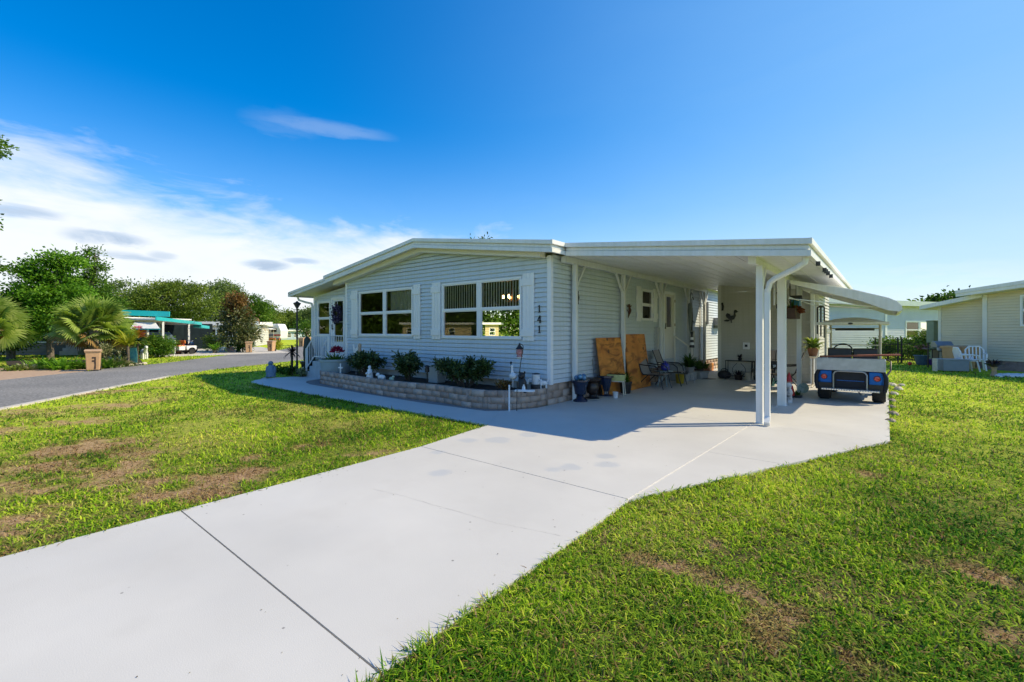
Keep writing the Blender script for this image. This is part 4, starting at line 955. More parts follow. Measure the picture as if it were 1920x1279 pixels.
part('stake', MB().tube([(0, 0, -.1), (0, 0, .34)], .015, 8), BLACK, sl_); part('lamp_head', MB().lathe([(.05, .30), (.055, .34), (.045, .42), (.085, .43), (.02, .47)], n=12), BLACK, sl_, smooth=True)
# lighthouse-like cross stake
cr = MB().box(-.02, .02, -.012, .012, -.1, .34); cr.box(-.09, -.02, -.012, .012, .20, .24); cr.box(.02, .09, -.012, .012, .20, .24)
solo('garden_cross', 'small white wooden cross at the left end of the bed', 'garden ornament', cr, STATW, fl(-12.3, 7.06), .2)
pz = thing('pinwheel_stake', 'white angel ornament on a stick among the flowers', 'garden ornament', (-12.2, 7.5, GZ))
part('stick', MB().tube([(0, 0, -.1), (0, 0, .75)], .008, 6), LGREY, pz)
wg = MB(); wg.prism([(0, .72), (-.16, .92), (-.13, .66), (-.03, .6)], lambda a, b, t: (a, t, b), -.01, .01); wg.prism([(0, .72), (.12, .9), (.12, .66), (.03, .6)], lambda a, b, t: (a, t, b), -.012, .008); part('wing', wg, STATW, pz)
fg = MB().lathe([(.05, .62), (.06, .7), (.035, .8), (.05, .84), (.045, .9), (.01, .93)], (.2, 0, 0), 10); part('figure', fg, mat('tan_figure', (.45, .33, .24), .6, .2, 20), pz, smooth=True)
# shepherd hook, red lantern
hx_, hy_ = dp(969, 9.6)
hk_ = [(0, 0, -.05), (.02, .01, .4), (.085, .02, .95), (.15, .03, 1.30)] + [(.15-.075+.075*math.cos(a), .03, 1.30+.075*math.sin(a)) for a in (.5, 1.0, 1.6, 2.2, 2.8, 3.3)]
solo('shepherd_hook', 'thin black shepherd hook leaning up in the corner of the bed', 'garden hook', MB().tube([(a, b, c*.96) for a, b, c in hk_], .009, 6), BLACK, (hx_, hy_, 0), 0, smooth=True)
ln = thing('hanging_lantern', 'red and white patterned lantern hanging from the black hook', 'lantern', (hx_-.0, hy_+.03, 1.0-.3+GZ-.19))
part('lantern_body', MB().lathe([(.03, .0), (.07, .01), (.055, .04), (.075, .09), (.075, .13), (.05, .18)], n=10), mat('red_lantern', (.35, .05, .05), .5, .5, 30, col2=(.5, .36, .36)), ln, smooth=True)
part('lantern_cap', MB().lathe([(.09, .17), (.06, .21), (.025, .25), (.012, .30)], n=10), BLACK, ln, smooth=True); part('lantern_base', MB().lathe([(.055, -.02), (.065, 0)], n=10), STATW, ln)
ln.location = (hx_+.05, hy_+.03, 1.04)
gs = MB().ell((0, 0, .16), (.11, .07, .075)); gs.tube([(-.02, 0, .2), (-.035, 0, .28), (-.03, 0, .36)], [.04, .026, .022], 8); gs.ell((-.035, 0, .375), (.032, .024, .024)); gs.tube([(-.06, 0, .37), (-.095, 0, .362)], [.014, .004], 6); gs.add([(.08, -.03, .17), (.08, .03, .17), (.20, 0, .21)], [(0, 1, 2)]); gs.tube([(0, 0, .1), (0, 0, -.08)], .012, 6)
statue('goose_ornament', 'white goose ornament on a stake left of the black figure', 'garden ornament', (*dp(962, 9.7), .47), gs, STATW, -.2)
dg = MB().lathe([(.10, 0), (.115, .04), (.10, .14), (.085, .24), (.06, .30)], n=12, sy=1.15); dg.ell((0, -.03, .36), (.075, .08, .07)); dg.ell((0, -.11, .345), (.035, .045, .032)); dg.ell((-.055, 0, .42), (.022, .018, .03)); dg.ell((.055, 0, .42), (.022, .018, .03))
dg.tube([(-.06, -.07, .22), (-.065, -.10, .02)], [.035, .03], 8); dg.tube([(.06, -.07, .22), (.065, -.10, .02)], [.035, .03], 8); dg.ell((-.09, -.06, .04), (.05, .09, .045)); dg.ell((.09, -.06, .04), (.05, .09, .045))
statue('bear_figure', 'black sitting bear figure in the front corner of the bed', 'figurine', fl(*dp(979, 9.55)), dg, BLACK, .35)
ck = MB().lathe([(.035, 0), (.04, .02), (.03, .09), (.012, .11)], n=10); ck.ell((0, 0, .115), (.02, .02, .02))
statue('white_bottle_ornament', 'tiny white bottle shaped ornament on the bed edge', 'garden ornament', (*dp(982, 9.28), GZ+.068), ck, STATW)
# planter man: white cup with arms and legs in a black pot
pm = thing('cup_figure_planter', 'white cup shaped planter figure with arms sitting in black pot', 'planter', (*dp(1005, 9.75), GZ-.01))
part('cup', MB().lathe([(.075, .16), (.085, .18), (.088, .36), (.095, .37), (.08, .375), (.072, .34)], n=16), STATW, pm, smooth=True)
for s in (-1, 1): part('arm', MB().tube([(s*.085, 0, .25), (s*.15, -.02, .26), (s*.18, -.05, .235), (s*.18, -.06, .16)], .024, 8), STATW, pm, smooth=True)
part('pot', MB().lathe([(.09, 0), (.11, .02), (.12, .15), (.08, .155)], n=14), DKGREY, pm, smooth=True)
part('hair', MB().lathe([(.08, .37), (.085, .39), (.03, .405)], n=12), DKGREY, pm, smooth=True)
dd = MB().ell((0, 0, .11), (.10, .045, .05)); dd.ell((-.10, 0, .16), (.045, .035, .04)); dd.ell((-.145, 0, .15), (.03, .02, .02)); dd.tube([(.09, 0, .13), (.15, 0, .2)], [.014, .006], 6)
for x, y in ((-.06, -.03), (-.06, .03), (.07, -.03), (.07, .03)): dd.tube([(x, y, .1), (x, y, 0)], .017, 6)
statue('dog_figurine', 'small white dog figurine at the house corner on the bed wall', 'figurine', (*dp(1018, 9.74), GZ+.068), dd, STATW, .9)
tr_ = MB().box(-.2, .2, -.06, .06, 0, .03); solo('white_tray', 'narrow white tray lying on the front edge of the bed', 'tray', tr_, STATW, (*dp(984, 9.22), GZ+.068), .5)
solo('white_stake', 'thin white pipe stake standing before the planter wall', 'stake', MB().tube([(0, 0, -.05), (0, 0, .52)], .017, 8), STATW, (-5.80, 6.95, 0), 0)
solo('black_rod', 'thin black rod standing before the planter wall', 'stake', MB().tube([(0, 0, -.05), (.01, 0, .50)], .008, 6), BLACK, (-5.69, 7.05, 0), 0)
sp_ = MB().tube([(0, 0, -.05), (0, 0, .58)], .009, 6); sp_.ell((0, 0, .60), (.025, .025, .03)); solo('finial_rod', 'black rod with ball tip behind the white goose', 'stake', sp_, BLACK, (*dp(958, 9.9), GZ))
# round steps area left: lamp, cactus, plants, penguin
lp = thing('lamp_post', 'tall slim black lamp post left of the front steps', 'lamp post', (*gp(557, 700), -.03))
part('pole', MB().lathe([(.075, 0), (.075, .06), (.045, .10), (.04, .5), (.032, .52), (.03, 2.45)], n=12), BLACK, lp, smooth=True); part('lamp_head', MB().lathe([(.03, 2.45), (.055, 2.50), (.12, 2.62), (.14, 2.66), (.05, 2.70), (.02, 2.74)], n=12), DKGREY, lp, smooth=True)
part('lamp_glass', MB().lathe([(.08, 2.615), (.115, 2.655)], n=12), IVORY, lp); part('ladder_bar', MB().tube([(-.2, 0, 2.42), (.2, 0, 2.42)], .010, 6), BLACK, lp)
cx_, cy_ = -15.95, 7.95
ct = thing('column_cactus', 'tall dark leaning cactus in a black pot beside the steps', 'potted plant', (cx_, cy_, -.01))
part('pot', MB().lathe([(.20, 0), (.22, .02), (.28, .46), (.31, .47), (.31, .52), (.26, .52)], n=18), BLACK, ct, smooth=True)
cc = MB(); cc.tube([(.05, 0, .48), (-.02, 0, .8), (-.10, 0, 1.1), (-.17, 0, 1.32), (-.19, 0, 1.40)], [.20, .20, .15, .10, .02], 9)
part('stem', cc, mat('dark_cactus_skin', (.035, .05, .035), .7, .3, 20, .5, 60), ct)
yu = thing('spiky_plant', 'dark spiky plant growing round the foot of the lamp post', 'plant', (-16.55, 7.6, -.03))
part('stem', MB().tube([(0, 0, 0), (.02, 0, .45), (0, .02, .85)], [.05, .045, .035], 7), STEMB, yu, smooth=True)
blades('foliage', 70, .42, .045, G_PURPLE, yu, (0, .02, .85), .05, .9, (-.5, 1.3)); blades('lower_foliage', 50, .34, .05, G_DEEP, yu, (0, 0, .2), .1, .9, (.1, 1.3))
for i, (px, py) in enumerate(((530, 700), (545, 703), (520, 697), (569, 706))):
    x, y = gp(px, py); shrub('low_garden_plant', ['low leafy plant on the lawn nearest the blue penguin', 'low leafy plant between penguin and lamp post', 'low leafy plant farthest left by the penguin', 'pale flowered low plant by the cactus pot'][i], (x, y, -.03), .32, .28, .3, 260, .1, .05, G_MID if i < 3 else G_VARI, 'low plants beside the lamp post', 'plant', 7, trim=.1)
pg = MB().lathe([(.15, 0), (.16, .05), (.15, .2), (.12, .32), (.085, .40)], n=14, sy=.9); pg.ell((0, -.01, .46), (.085, .08, .075)); pg.tube([(0, -.07, .46), (0, -.14, .445)], [.025, .005], 6); pg.ell((-.15, 0, .22), (.035, .06, .14)); pg.ell((.15, 0, .22), (.035, .06, .14)); pg.ell((-.06, -.09, .01), (.05, .09, .02)); pg.ell((.06, -.09, .01), (.05, .09, .02))
statue('penguin_statue', 'blue grey penguin statue standing on the shaded lawn', 'statue', (*gp(508, 708), .03), pg, STATB, .5)
sb_ = MB()
for i in range(9): a = i*.7; sb_.ell((math.cos(a)*.26, math.sin(a)*.22, .0), (.09, .075, .045), 8, 5)
solo('stone_ring', 'ring of flat stones under the penguin statue', 'stones', sb_, SAND, (*gp(508, 709), -.03), 0, smooth=True)
# wreath on the front door
wr = thing('door_wreath', 'dark violet flower wreath hanging on the white front door', 'wreath', (-14.62, 8.27, 2.17))
part('ring', MB().tube([(math.cos(a)*.2, 0, math.sin(a)*.24) for a in np.linspace(0, 2*math.pi, 20)[:-1]], .05, 8, closed=True), BLACK, wr, smooth=True)
C = np.array([(math.cos(a)*.2+rng.normal()*.045, -abs(rng.normal())*.05, math.sin(a)*.25+rng.normal()*.05) for a in rng.random(420)*6.283]); V, F = leaf_geo(C, rng.normal(size=(420, 3))-np.array([0, .6, 0]), .07, .05); npmesh('flower', V, F, np.repeat(rng.random(420), 4), F_VIO, wr)
part('hanger', MB().box(-.012, .012, .0, .008, .24, .52), STATW, wr)
# chandelier glimpsed in the right-hand room
chx, chy = SY(960, 9.6), 9.6
ch = thing('chandelier', 'lit brass chandelier seen through the blinds of the right window', 'chandelier', (chx, chy, 2.45))
part('stem', MB().tube([(0, 0, .6), (0, 0, 0)], .012, 6), mat('brass_lamp', (.4, .2, .05), .3, .2, 6, metal=.8), ch)
BULB = emit('warm_bulb', (1, .55, .2), 18)
for k in range(5):
    a = k*1.2566; part('arm', MB().tube([(0, 0, .0), (math.cos(a)*.12, math.sin(a)*.12, -.06), (math.cos(a)*.24, math.sin(a)*.24, .02)], .010, 6), MATS['brass_lamp'], ch, smooth=True)
    part('bulb', MB().ell((math.cos(a)*.24, math.sin(a)*.24, .07), (.032, .032, .05), 10, 6), BULB, ch, smooth=True)
# ================================================================== things under the carport
def urn(loc, label, prof, m, base, extra=None):
    t = thing('garden_urn', label, 'urn', (*loc, 0), 0, 'garden urns beside the front carport post'); t.scale = (.97, .97, 1.06); part('bowl', MB().lathe(prof, n=20), m, t, smooth=True); part('pedestal', MB().lathe(base, n=20), m if extra is None else extra, t, smooth=True); return t
u1 = urn((-5.37, SX(1088, -5.37)), 'dark blue urn of blue ornaments nearest the front post', [(.07, .13), (.13, .16), (.15, .30), (.19, .42), (.22, .43), (.22, .46), (.18, .45)], NAVYC, [(.17, 0), (.17, .03), (.11, .07), (.06, .14)])
part('soil', MB().lathe([(.17, .42), (.17, .44)], n=14), SOIL, u1)
bl_ = MB()
for i in range(6): a = i*1.05; bl_.ell((math.cos(a)*.10, math.sin(a)*.10, .50+.03*(i % 2)), (.06, .06, .06), 8, 6)
part('glass_ball', bl_, mat('blue_glass_ball', (.02, .07, .2), .12, .5, 10, col2=(.1, .3, .5), coat=.5), u1, smooth=True)
u2 = urn((-5.33, SX(1110, -5.33)), 'round brown urn with wide dark rim between two blue urns', [(.05, .09), (.13, .15), (.165, .25), (.13, .36), (.10, .39), (.20, .41), (.22, .46), (.17, .46)], BROWNC, [(.18, 0), (.18, .025), (.07, .06), (.05, .10)], BLACK)
part('saucer', MB().lathe([(.20, .0), (.22, .012), (.2, .018)], n=18), SAND, u2)
u3 = urn((-5.30, SX(1135, -5.30)), 'tapered dark blue urn beside the ivory stool', [(.09, .12), (.11, .16), (.17, .42), (.21, .44), (.21, .48), (.17, .47)], NAVYC, [(.19, 0), (.19, .03), (.09, .06), (.08, .13)])
part('saucer', MB().lathe([(.21, .0), (.24, .012), (.21, .018)], n=18), SAND, u3)
solo('short_rod', 'thin dark rod leaning behind the urns on the grey wall', 'stake', MB().tube([(0, 0, 0), (-.12, 0, .92)], .007, 6), BLACK, (-5.40, 9.75, 0))
# plywood sheets leaning on the wall
def plank(label, y0, y1, h, edge):
    b = MB(); xb, xt = -5.30, -5.50
    b.prism([(xb, 0), (xb+.022, 0), (xt+.022, h), (xt, h)], lambda a, z, t: (a, t, z), y0, y1)
    t = solo('plywood_sheet', label, 'wood board', b, PLY, (0, 0, 0), 0, 'plywood sheets leaning on the side wall'); return t
ya, yb = SX(1122, -5.42), SX(1167, -5.42); yc, yd = SX(1173, -5.42), SX(1212, -5.42)
plank('orange stained knotty plywood sheet leaning left of the wall post', ya, yb, 1.42, 1); plank('darker orange plywood sheet leaning right of the wall post', yc, yd, 1.50, 0)
def knots():      # the wood itself is knotty: rings of darker grain in the board material
    nt = PLY.node_tree; b = nt.nodes['Principled BSDF']; src = b.inputs['Base Color'].links[0].from_socket; tc = nd(nt, 'ShaderNodeTexCoord'); L = nt.links.new
    mp = nd(nt, 'ShaderNodeMapping'); mp.inputs['Scale'].default_value = (1, 1.1, 3.2); L(tc.outputs['Object'], mp.inputs['Vector'])
    n = nd(nt, 'ShaderNodeTexNoise'); n.inputs['Scale'].default_value = 1.4; n.inputs['Detail'].default_value = 8; n.inputs['Distortion'].default_value = 1.5; L(mp.outputs['Vector'], n.inputs['Vector'])
    r = nd(nt, 'ShaderNodeValToRGB'); e = r.color_ramp.elements; e[0].position = .36; e[0].color = (.40, .28, .2, 1); e[1].position = .52; e[1].color = (1.1, 1.1, 1.1, 1); L(n.outputs['Fac'], r.inputs['Fac'])
    mx = nd(nt, 'ShaderNodeMixRGB', blend_type='MULTIPLY'); mx.inputs['Fac'].default_value = .8; L(src, mx.inputs['Color1']); L(r.outputs['Color'], mx.inputs['Color2'])
    v = nd(nt, 'ShaderNodeTexVoronoi'); v.inputs['Scale'].default_value = 2.6; L(tc.outputs['Object'], v.inputs['Vector']); mr = nd(nt, 'ShaderNodeMapRange'); mr.inputs['From Min'].default_value = .10; mr.inputs['From Max'].default_value = .17; mr.inputs['To Min'].default_value = .8; mr.inputs['To Max'].default_value = 0; L(v.outputs['Distance'], mr.inputs['Value'])
    m2 = nd(nt, 'ShaderNodeMixRGB'); L(mr.outputs['Result'], m2.inputs['Fac']); L(mx.outputs['Color'], m2.inputs['Color1']); m2.inputs['Color2'].default_value = (.035, .015, .006, 1); L(m2.outputs['Color'], b.inputs['Base Color'])
knots()
# stool with lime planter, cup, spider plant
sx0 = -5.14; sy0 = SX(1156, sx0)
stl = thing('metal_stool', 'ivory metal stool carrying the lime trough by the plywood', 'stool', (sx0, sy0, 0), .3)
for a, b in ((-.17, -.12), (.17, -.12), (.17, .12), (-.17, .12)): part('leg', MB().tube([(a*1.15, b*1.15, 0), (a, b, .36)], .014, 8), IVORY, stl, smooth=True)
part('seat', MB().box(-.2, .2, -.15, .15, .35, .372), IVORY, stl, bev=.006)
tp = thing('trough_planter', 'pale lime green trough of seedlings on the ivory stool', 'planter', (sx0, sy0, .374), .3)
part('trough', MB().prism([(-.19, 0), (.19, 0), (.22, .15), (-.22, .15)], lambda a, b, t: (a, t, b), -.12, .12), LIMEW, tp, bev=.006); part('soil', MB().box(-.2, .2, -.1, .1, .151, .156), SOIL, tp); blades('seedling', 30, .10, .02, G_RUST, tp, (0, 0, .155), .16, .8)
solo('white_cup', 'small white metal cup standing in front of the ivory stool', 'cup', MB().lathe([(.05, 0), (.055, .01), (.065, .14), (.07, .145), (.06, .14)], n=14), STATW, (-4.98, SX(1154, -4.98), 0), 0, smooth=True)
spx = thing('potted_plant', 'spider plant in a black pot under the right plywood sheet', 'potted plant', (-5.10, SX(1173, -5.10), 0), 0, 'potted plants under the carport')
part('pot', MB().lathe([(.11, 0), (.12, .02), (.15, .26), (.165, .27), (.165, .31), (.14, .30)], n=16), BLACK, spx, smooth=True); part('saucer', MB().lathe([(.2, 0), (.22, .012), (.2, .02)], n=16), SAND, spx); blades('foliage', 80, .36, .022, G_MID, spx, (0, 0, .30), .07, 1.5, (.4, 1.4))
# sling chairs
def sling_chair(label, loc, rz, m=SLING):
    t = thing('patio_chair', label, 'chair', (*loc, 0), rz, 'sling patio chairs under the carport')      # faces local +x
    seat = [(.42, .40), (.30, .385), (.0, .37), (-.16, .37)]; back = [(-.16, .37), (-.22, .45), (-.32, .74), (-.42, 1.0)]
    for nm, ln_ in (('seat', seat), ('backrest', back)):
        mb = MB(); mb.prism(ln_ + [(a-.012, b+.014) for a, b in ln_[::-1]], lambda a, b, s: (a, s, b), -.24, .24); part(nm, mb, m, t, smooth=True, ang=30)
    for s in (-1, 1):
        y = s*.265
        part('side_rail', MB().tube([(.42, y, .395), (0, y, .372), (-.16, y, .372), (-.22, y, .45), (-.32, y, .74), (-.43, y, 1.02)], .014, 8), BLACK, t, smooth=True)
        part('armrest', MB().tube([(-.30, y, .66), (-.1, y*1.06, .64), (.18, y*1.06, .63), (.30, y, .54), (.32, y, .38)], .015, 8), BLACK, t, smooth=True)
        part('leg', MB().tube([(.32, y, .40), (.36, y, .2), (.42, y, 0)], .013, 8), BLACK, t, smooth=True); part('leg', MB().tube([(-.02, y, .37), (-.2, y, .2), (-.34, y, 0)], .013, 8), BLACK, t, smooth=True)
    return t
c1 = sling_chair('taupe sling patio chair in front of the right plywood sheet', (-5.06, 12.35), -.06)
def cc(label, loc, rz):
    o = copy_tree(c1); o.location = (*loc, 0); o.rotation_euler = (0, 0, rz); o['label'] = label; return o
cc('taupe sling patio chair nearer the side door steps', (-4.98, 13.40), .04)
cc('taupe sling patio chair by the shed wall behind the downspout', (-2.95, 15.75), math.pi*.62)
cc('taupe sling patio chair standing side-on by the third right post', (-2.15, 14.55), math.pi*1.02)
tbx = thing('side_table', 'low pale blue side table between the two patio chairs', 'table', (-4.95, 12.87, 0))
part('top', MB().lathe([(.24, .43), (.25, .435), (.25, .45), (.24, .455)], n=20), mat('grey_blue_plastic', (.25, .33, .37), .5, .08, 6), tbx, smooth=True)
for k in range(4): a = k*1.57+.78; part('leg', MB().tube([(math.cos(a)*.10, math.sin(a)*.10, .43), (math.cos(a)*.19, math.sin(a)*.19, 0)], .018, 8), MATS['grey_blue_plastic'], tbx, smooth=True)
jr = thing('ceramic_jar', 'glossy cobalt blue jar on the low side table', 'jar', (-4.9, 12.84, .457)); part('jar_body', MB().lathe([(.07, 0), (.12, .03), (.135, .11), (.11, .18), (.08, .20)], n=20), BLUEJ, jr, smooth=True); part('lid', MB().lathe([(.085, .2), (.09, .215), (.03, .24), (.03, .27), (.01, .28)], n=16), BLUEJ, jr, smooth=True)
gn = thing('small_figurine', 'tan and dark figurine beside the cobalt jar', 'figurine', (-5.03, 12.74, .457)); part('figure_body', MB().lathe([(.06, 0), (.07, .04), (.045, .11), (.02, .14)], n=12), BROWNC, gn, smooth=True); part('head', MB().ell((0, 0, .17), (.04, .04, .045)), IVORY, gn, smooth=True)
bk = thing('yellow_bucket', 'mustard yellow bucket on the floor behind the chairs', 'bucket', (-4.86, 13.92, 0)); part('pail', MB().lathe([(.10, 0), (.105, .01), (.14, .27), (.15, .28), (.13, .27)], n=18), YELB, bk, smooth=True); part('handle', MB().tube([(math.cos(a)*.145, .03, .27+math.sin(a)*.05) for a in np.linspace(0, math.pi, 9)], .005, 5), DKGREY, bk)
fn = thing('potted_fern', 'big dark fern in a silver pot stand by the side door', 'potted plant', (-4.72, 14.35, 0))
part('pot', MB().lathe([(.09, .28), (.11, .30), (.15, .47), (.165, .48), (.14, .47)], n=16), SILV, fn, smooth=True); part('stand', MB().tube([(.1, 0, .3), (.16, 0, 0)], .010, 6).tube([(-.1, 0, .3), (-.16, 0, 0)], .010, 6).tube([(0, .1, .3), (0, .16, 0)], .010, 6).tube([(0, -.1, .3), (0, -.16, 0)], .010, 6).lathe([(.12, .26), (.12, .28)], n=12), SILV, fn)
blades('frond', 170, .48, .05, G_DEEP, fn, (0, 0, .47), .09, 1.2, (.3, 1.45)); blades('tall_frond', 5, .5, .06, G_DEEP, fn, (0, 0, .5), .05, .3, (1.2, 1.5))
ss = thing('side_steps', 'grey steps with a sloping handrail at the side door', 'steps', (-5.2, 14.95, 0))
part('tread', MB().box(-5.6, -5.12, 14.4, 15.45, 0, .50).box(-5.118, -4.84, 14.4, 15.45, 0, .25), mat('grey_step_paint', (.33, .35, .36), .7, .08, 6), ss, world=True, bev=.006)
part('handrail', MB().beam((-5.52, 15.3, 1.42), (-4.95, 15.3, 1.02), .05, .04).box(-4.975, -4.925, 15.275, 15.325, .0, 1.02).box(-5.54, -5.50, 15.28, 15.32, .5, 1.42), CREAMW, ss, world=True)
lt = thing('lighthouse_ornament', 'black and white striped lighthouse ornament on the rail post', 'ornament', (-4.95, 15.3, 1.045))
for k in range(5): r0, r1 = .085-.011*k, .085-.011*(k+1); part('band', MB().lathe([(r0, k*.085), (r1, k*.085+.084)], n=14), STATW if k % 2 else BLACK, lt, smooth=True)
part('cap', MB().lathe([(.045, .425), (.045, .47), (.06, .475), (.01, .53)], n=12), BLACK, lt, smooth=True)
# long things hung on the fourth wall post
pz0 = (-5.42, 16.46)
def hang(label, dx, dy, z0, z1, r, m, m2):
    t = thing('folded_umbrella', label, 'umbrella', (pz0[0]+dx, pz0[1]+dy, z0), 0, 'folded umbrellas hung on the wall post')
    h = z1-z0; part('canopy', MB().lathe([(.006, 0), (r*.4, h*.08), (r, h*.55), (r*.8, h*.72), (.012, h*.75)], n=9), m, t, smooth=True, ang=20); part('handle', MB().tube([(0, 0, h*.72), (0, 0, h*.94), (.03, 0, h), (.06, 0, h*.97), (.06, 0, h*.92)], .012, 6), m2, t, smooth=True)
hang('grey folded umbrella hung highest on the wall post', .07, -.10, 1.5, 2.95, .085, mat('grey_cloth', (.2, .22, .23), .8, .15, 20), BLACK)
hang('pale folded umbrella hung low on the wall post', .11, -.02, .55, 1.95, .11, mat('pale_cloth', (.5, .5, .47), .8, .1, 20), BLACK)
hang('black folded umbrella hung on the wall post', .06, .09, 1.35, 2.8, .045, BLACK, BLACK)
bp_ = thing('potted_plant', 'dark leafy plant in a brown pot at the end of the steps', 'potted plant', (-4.98, 16.15, 0), 0, 'potted plants under the carport'); part('pot', MB().lathe([(.10, 0), (.15, .24), (.165, .25), (.165, .29), (.13, .28)], n=14), BROWNC, bp_, smooth=True); blades('foliage', 90, .36, .06, G_DEEP, bp_, (0, 0, .28), .08, .9, (.5, 1.5))
b2 = thing('potted_plant', 'terracotta pot with broad leaves beside the sunlit gap', 'potted plant', (-4.95, 16.75, 0), 0, 'potted plants under the carport'); part('pot', MB().lathe([(.08, 0), (.13, .22), (.145, .23), (.145, .27), (.11, .26)], n=14), TERRA, b2, smooth=True); blades('foliage', 40, .30, .08, G_MID, b2, (0, 0, .26), .06, 1.2, (.5, 1.5))
tub = MB().prism([(-.24, 0), (.24, 0), (.29, .22), (-.29, .22)], lambda a, b, t: (a, t, b), -.18, .18); tub.box(-.31, .31, -.2, .2, .215, .235)
solo('storage_tub', 'pale grey storage tub on the floor past the side steps', 'tub', tub, LGREY, (-4.86, 15.78, 0), 1.4, bev=.008)
solo('door_mat', 'dark oval mat on the carport floor before the grey tub', 'mat', MB().lathe([(.30, .0), (.31, .006), (.30, .012)], n=24, sy=.6), BLACK, (-4.62, 15.75, .002), .6)
wd = MB().box(-.03, .03, -.35, .35, 0, .30); solo('wood_panel', 'short orange wood panel at the foot of the sunlit wall', 'wood board', wd, PLY, (-5.42, 18.95, 0), 0, bev=.004)
# wall ornaments
dm = MB(); SW.prism(dm, [(1.09-.05, 2.37), (1.09, 2.48), (1.09+.05, 2.37), (1.09, 2.26)], .02, .035); dm.ell((-5.57, 9.19, 2.5), (.01, .02, .03)); dm.ell((-5.57, 9.19, 2.24), (.01, .02, .03))
solo('diamond_ornament', 'small black diamond ornament on the side wall by the front post', 'wall ornament', dm, BLACK)
gk = MB(); gy = SX(1179, -5.57)
gk.tube([(-5.565, gy+.05*math.sin(t*4.2), 2.33-.38*t) for t in np.linspace(0, 1, 12)], [.03, .035, .03, .03, .045, .05, .045, .035, .025, .02, .012, .005], 8)
for z, s in ((2.24, 1), (2.24, -1), (2.12, 1), (2.12, -1)): gk.tube([(-5.565, gy+.02, z), (-5.56, gy+s*.11, z+.03), (-5.56, gy+s*.13, z+.07)], .012, 6)
solo('gecko_ornament', 'dark bronze gecko ornament climbing the wall by the small window', 'wall ornament', gk, mat('bronze', (.10, .04, .02), .4, .3, 10, metal=.4), smooth=True)
rx = -4.06
def flatcut(polys, x0, z0, sc):
    mb = MB()
    for p in polys: mb.prism([(x0+a*sc, z0+b*sc) for a, b in p], lambda a, b, t: (a, t, b), 16.50, 16.53)
    return mb
rooster = [[(-.30, -.05), (-.05, -.26), (.20, -.20), (.33, .05), (.30, .28), (.18, .10), (-.02, .06), (-.12, .22), (-.28, .26), (-.36, .10)], [(.305, .27), (.42, .30), (.44, .40), (.36, .48), (.26, .50), (.20, .42), (.19, .12)], [(-.04, -.262), (.0, -.45), (.12, -.46), (.05, -.42), (.06, -.25)], [(-.5, -.28), (-.3, -.2), (-.1, -.24), (-.06, -.262), (-.2, -.36), (-.42, -.34)], [(.44, .395), (.50, .37), (.44, .34)]]
solo('rooster_ornament', 'black metal rooster silhouette on the shed wall', 'wall ornament', flatcut(rooster, rx, 2.07, .46), BLACK, (0, .012, 0))
solo('key_ornament', 'tiny black hook ornament above the rooster near the shed corner', 'wall ornament', flatcut([[(-.03, -.14), (.03, -.14), (.05, 0), (.02, .14), (-.04, .12), (-.02, 0)]], -4.33, 2.42, 1), BLACK, (0, .012, 0))
# console table with plant, bag, pots
ctb = thing('console_table', 'black wrought iron console table against the shed wall', 'table', (-3.72, 16.25, 0))
part('top', MB().box(-.42, .42, -.16, .16, .60, .62), BLACK, ctb, bev=.003)
for a in (-.40, .40):
    for b in (-.14, .14): part('leg', MB().tube([(a, b, .6), (a, b, 0)], .012, 6), BLACK, ctb)
sc = MB()
for s in (-1, 1): sc.tube([(s*(.05+.15*math.sin(t*3.1)), -.14, .08+.46*t) for t in np.linspace(0, 1, 12)], .008, 5)
sc.box(-.40, .40, -.13, .13, .10, .112); part('scroll', sc, BLACK, ctb)
sp2 = thing('small_potted_plant', 'little dark plant standing on the black console table', 'potted plant', (-3.72, 16.25, .621)); part('pot', MB().lathe([(.05, 0), (.07, .09), (.06, .09)], n=12), BLACK, sp2, smooth=True); blades('foliage', 34, .17, .03, G_PURPLE, sp2, (0, 0, .09), .04, .8, (.4, 1.5))
bg_ = MB().ell((0, 0, .13), (.22, .14, .15), 14, 8); bg_.tube([(math.cos(a)*.12, 0, .22+math.sin(a)*.12) for a in np.linspace(.2, 2.9, 8)], .012, 6); solo('black_bag', 'black bag slumped on the floor by the shed corner', 'bag', bg_, DKGREY, (-4.22, 16.33, -.01), 0, smooth=True)
solo('white_pail', 'off white pail under the right end of the console table', 'bucket', MB().lathe([(.10, 0), (.13, .25), (.14, .26), (.12, .255)], n=16), IVORY, (-3.42, 16.1, 0), 0, smooth=True)
dpl = thing('potted_plant', 'dark plant in a basket under the console table', 'potted plant', (-3.74, 16.12, 0), 0, 'potted plants under the carport'); part('pot', MB().lathe([(.10, 0), (.13, .16), (.11, .16)], n=12), BROWNC, dpl, smooth=True); blades('foliage', 60, .24, .03, G_PURPLE, dpl, (0, 0, .16), .08, 1.2, (.2, 1.4))
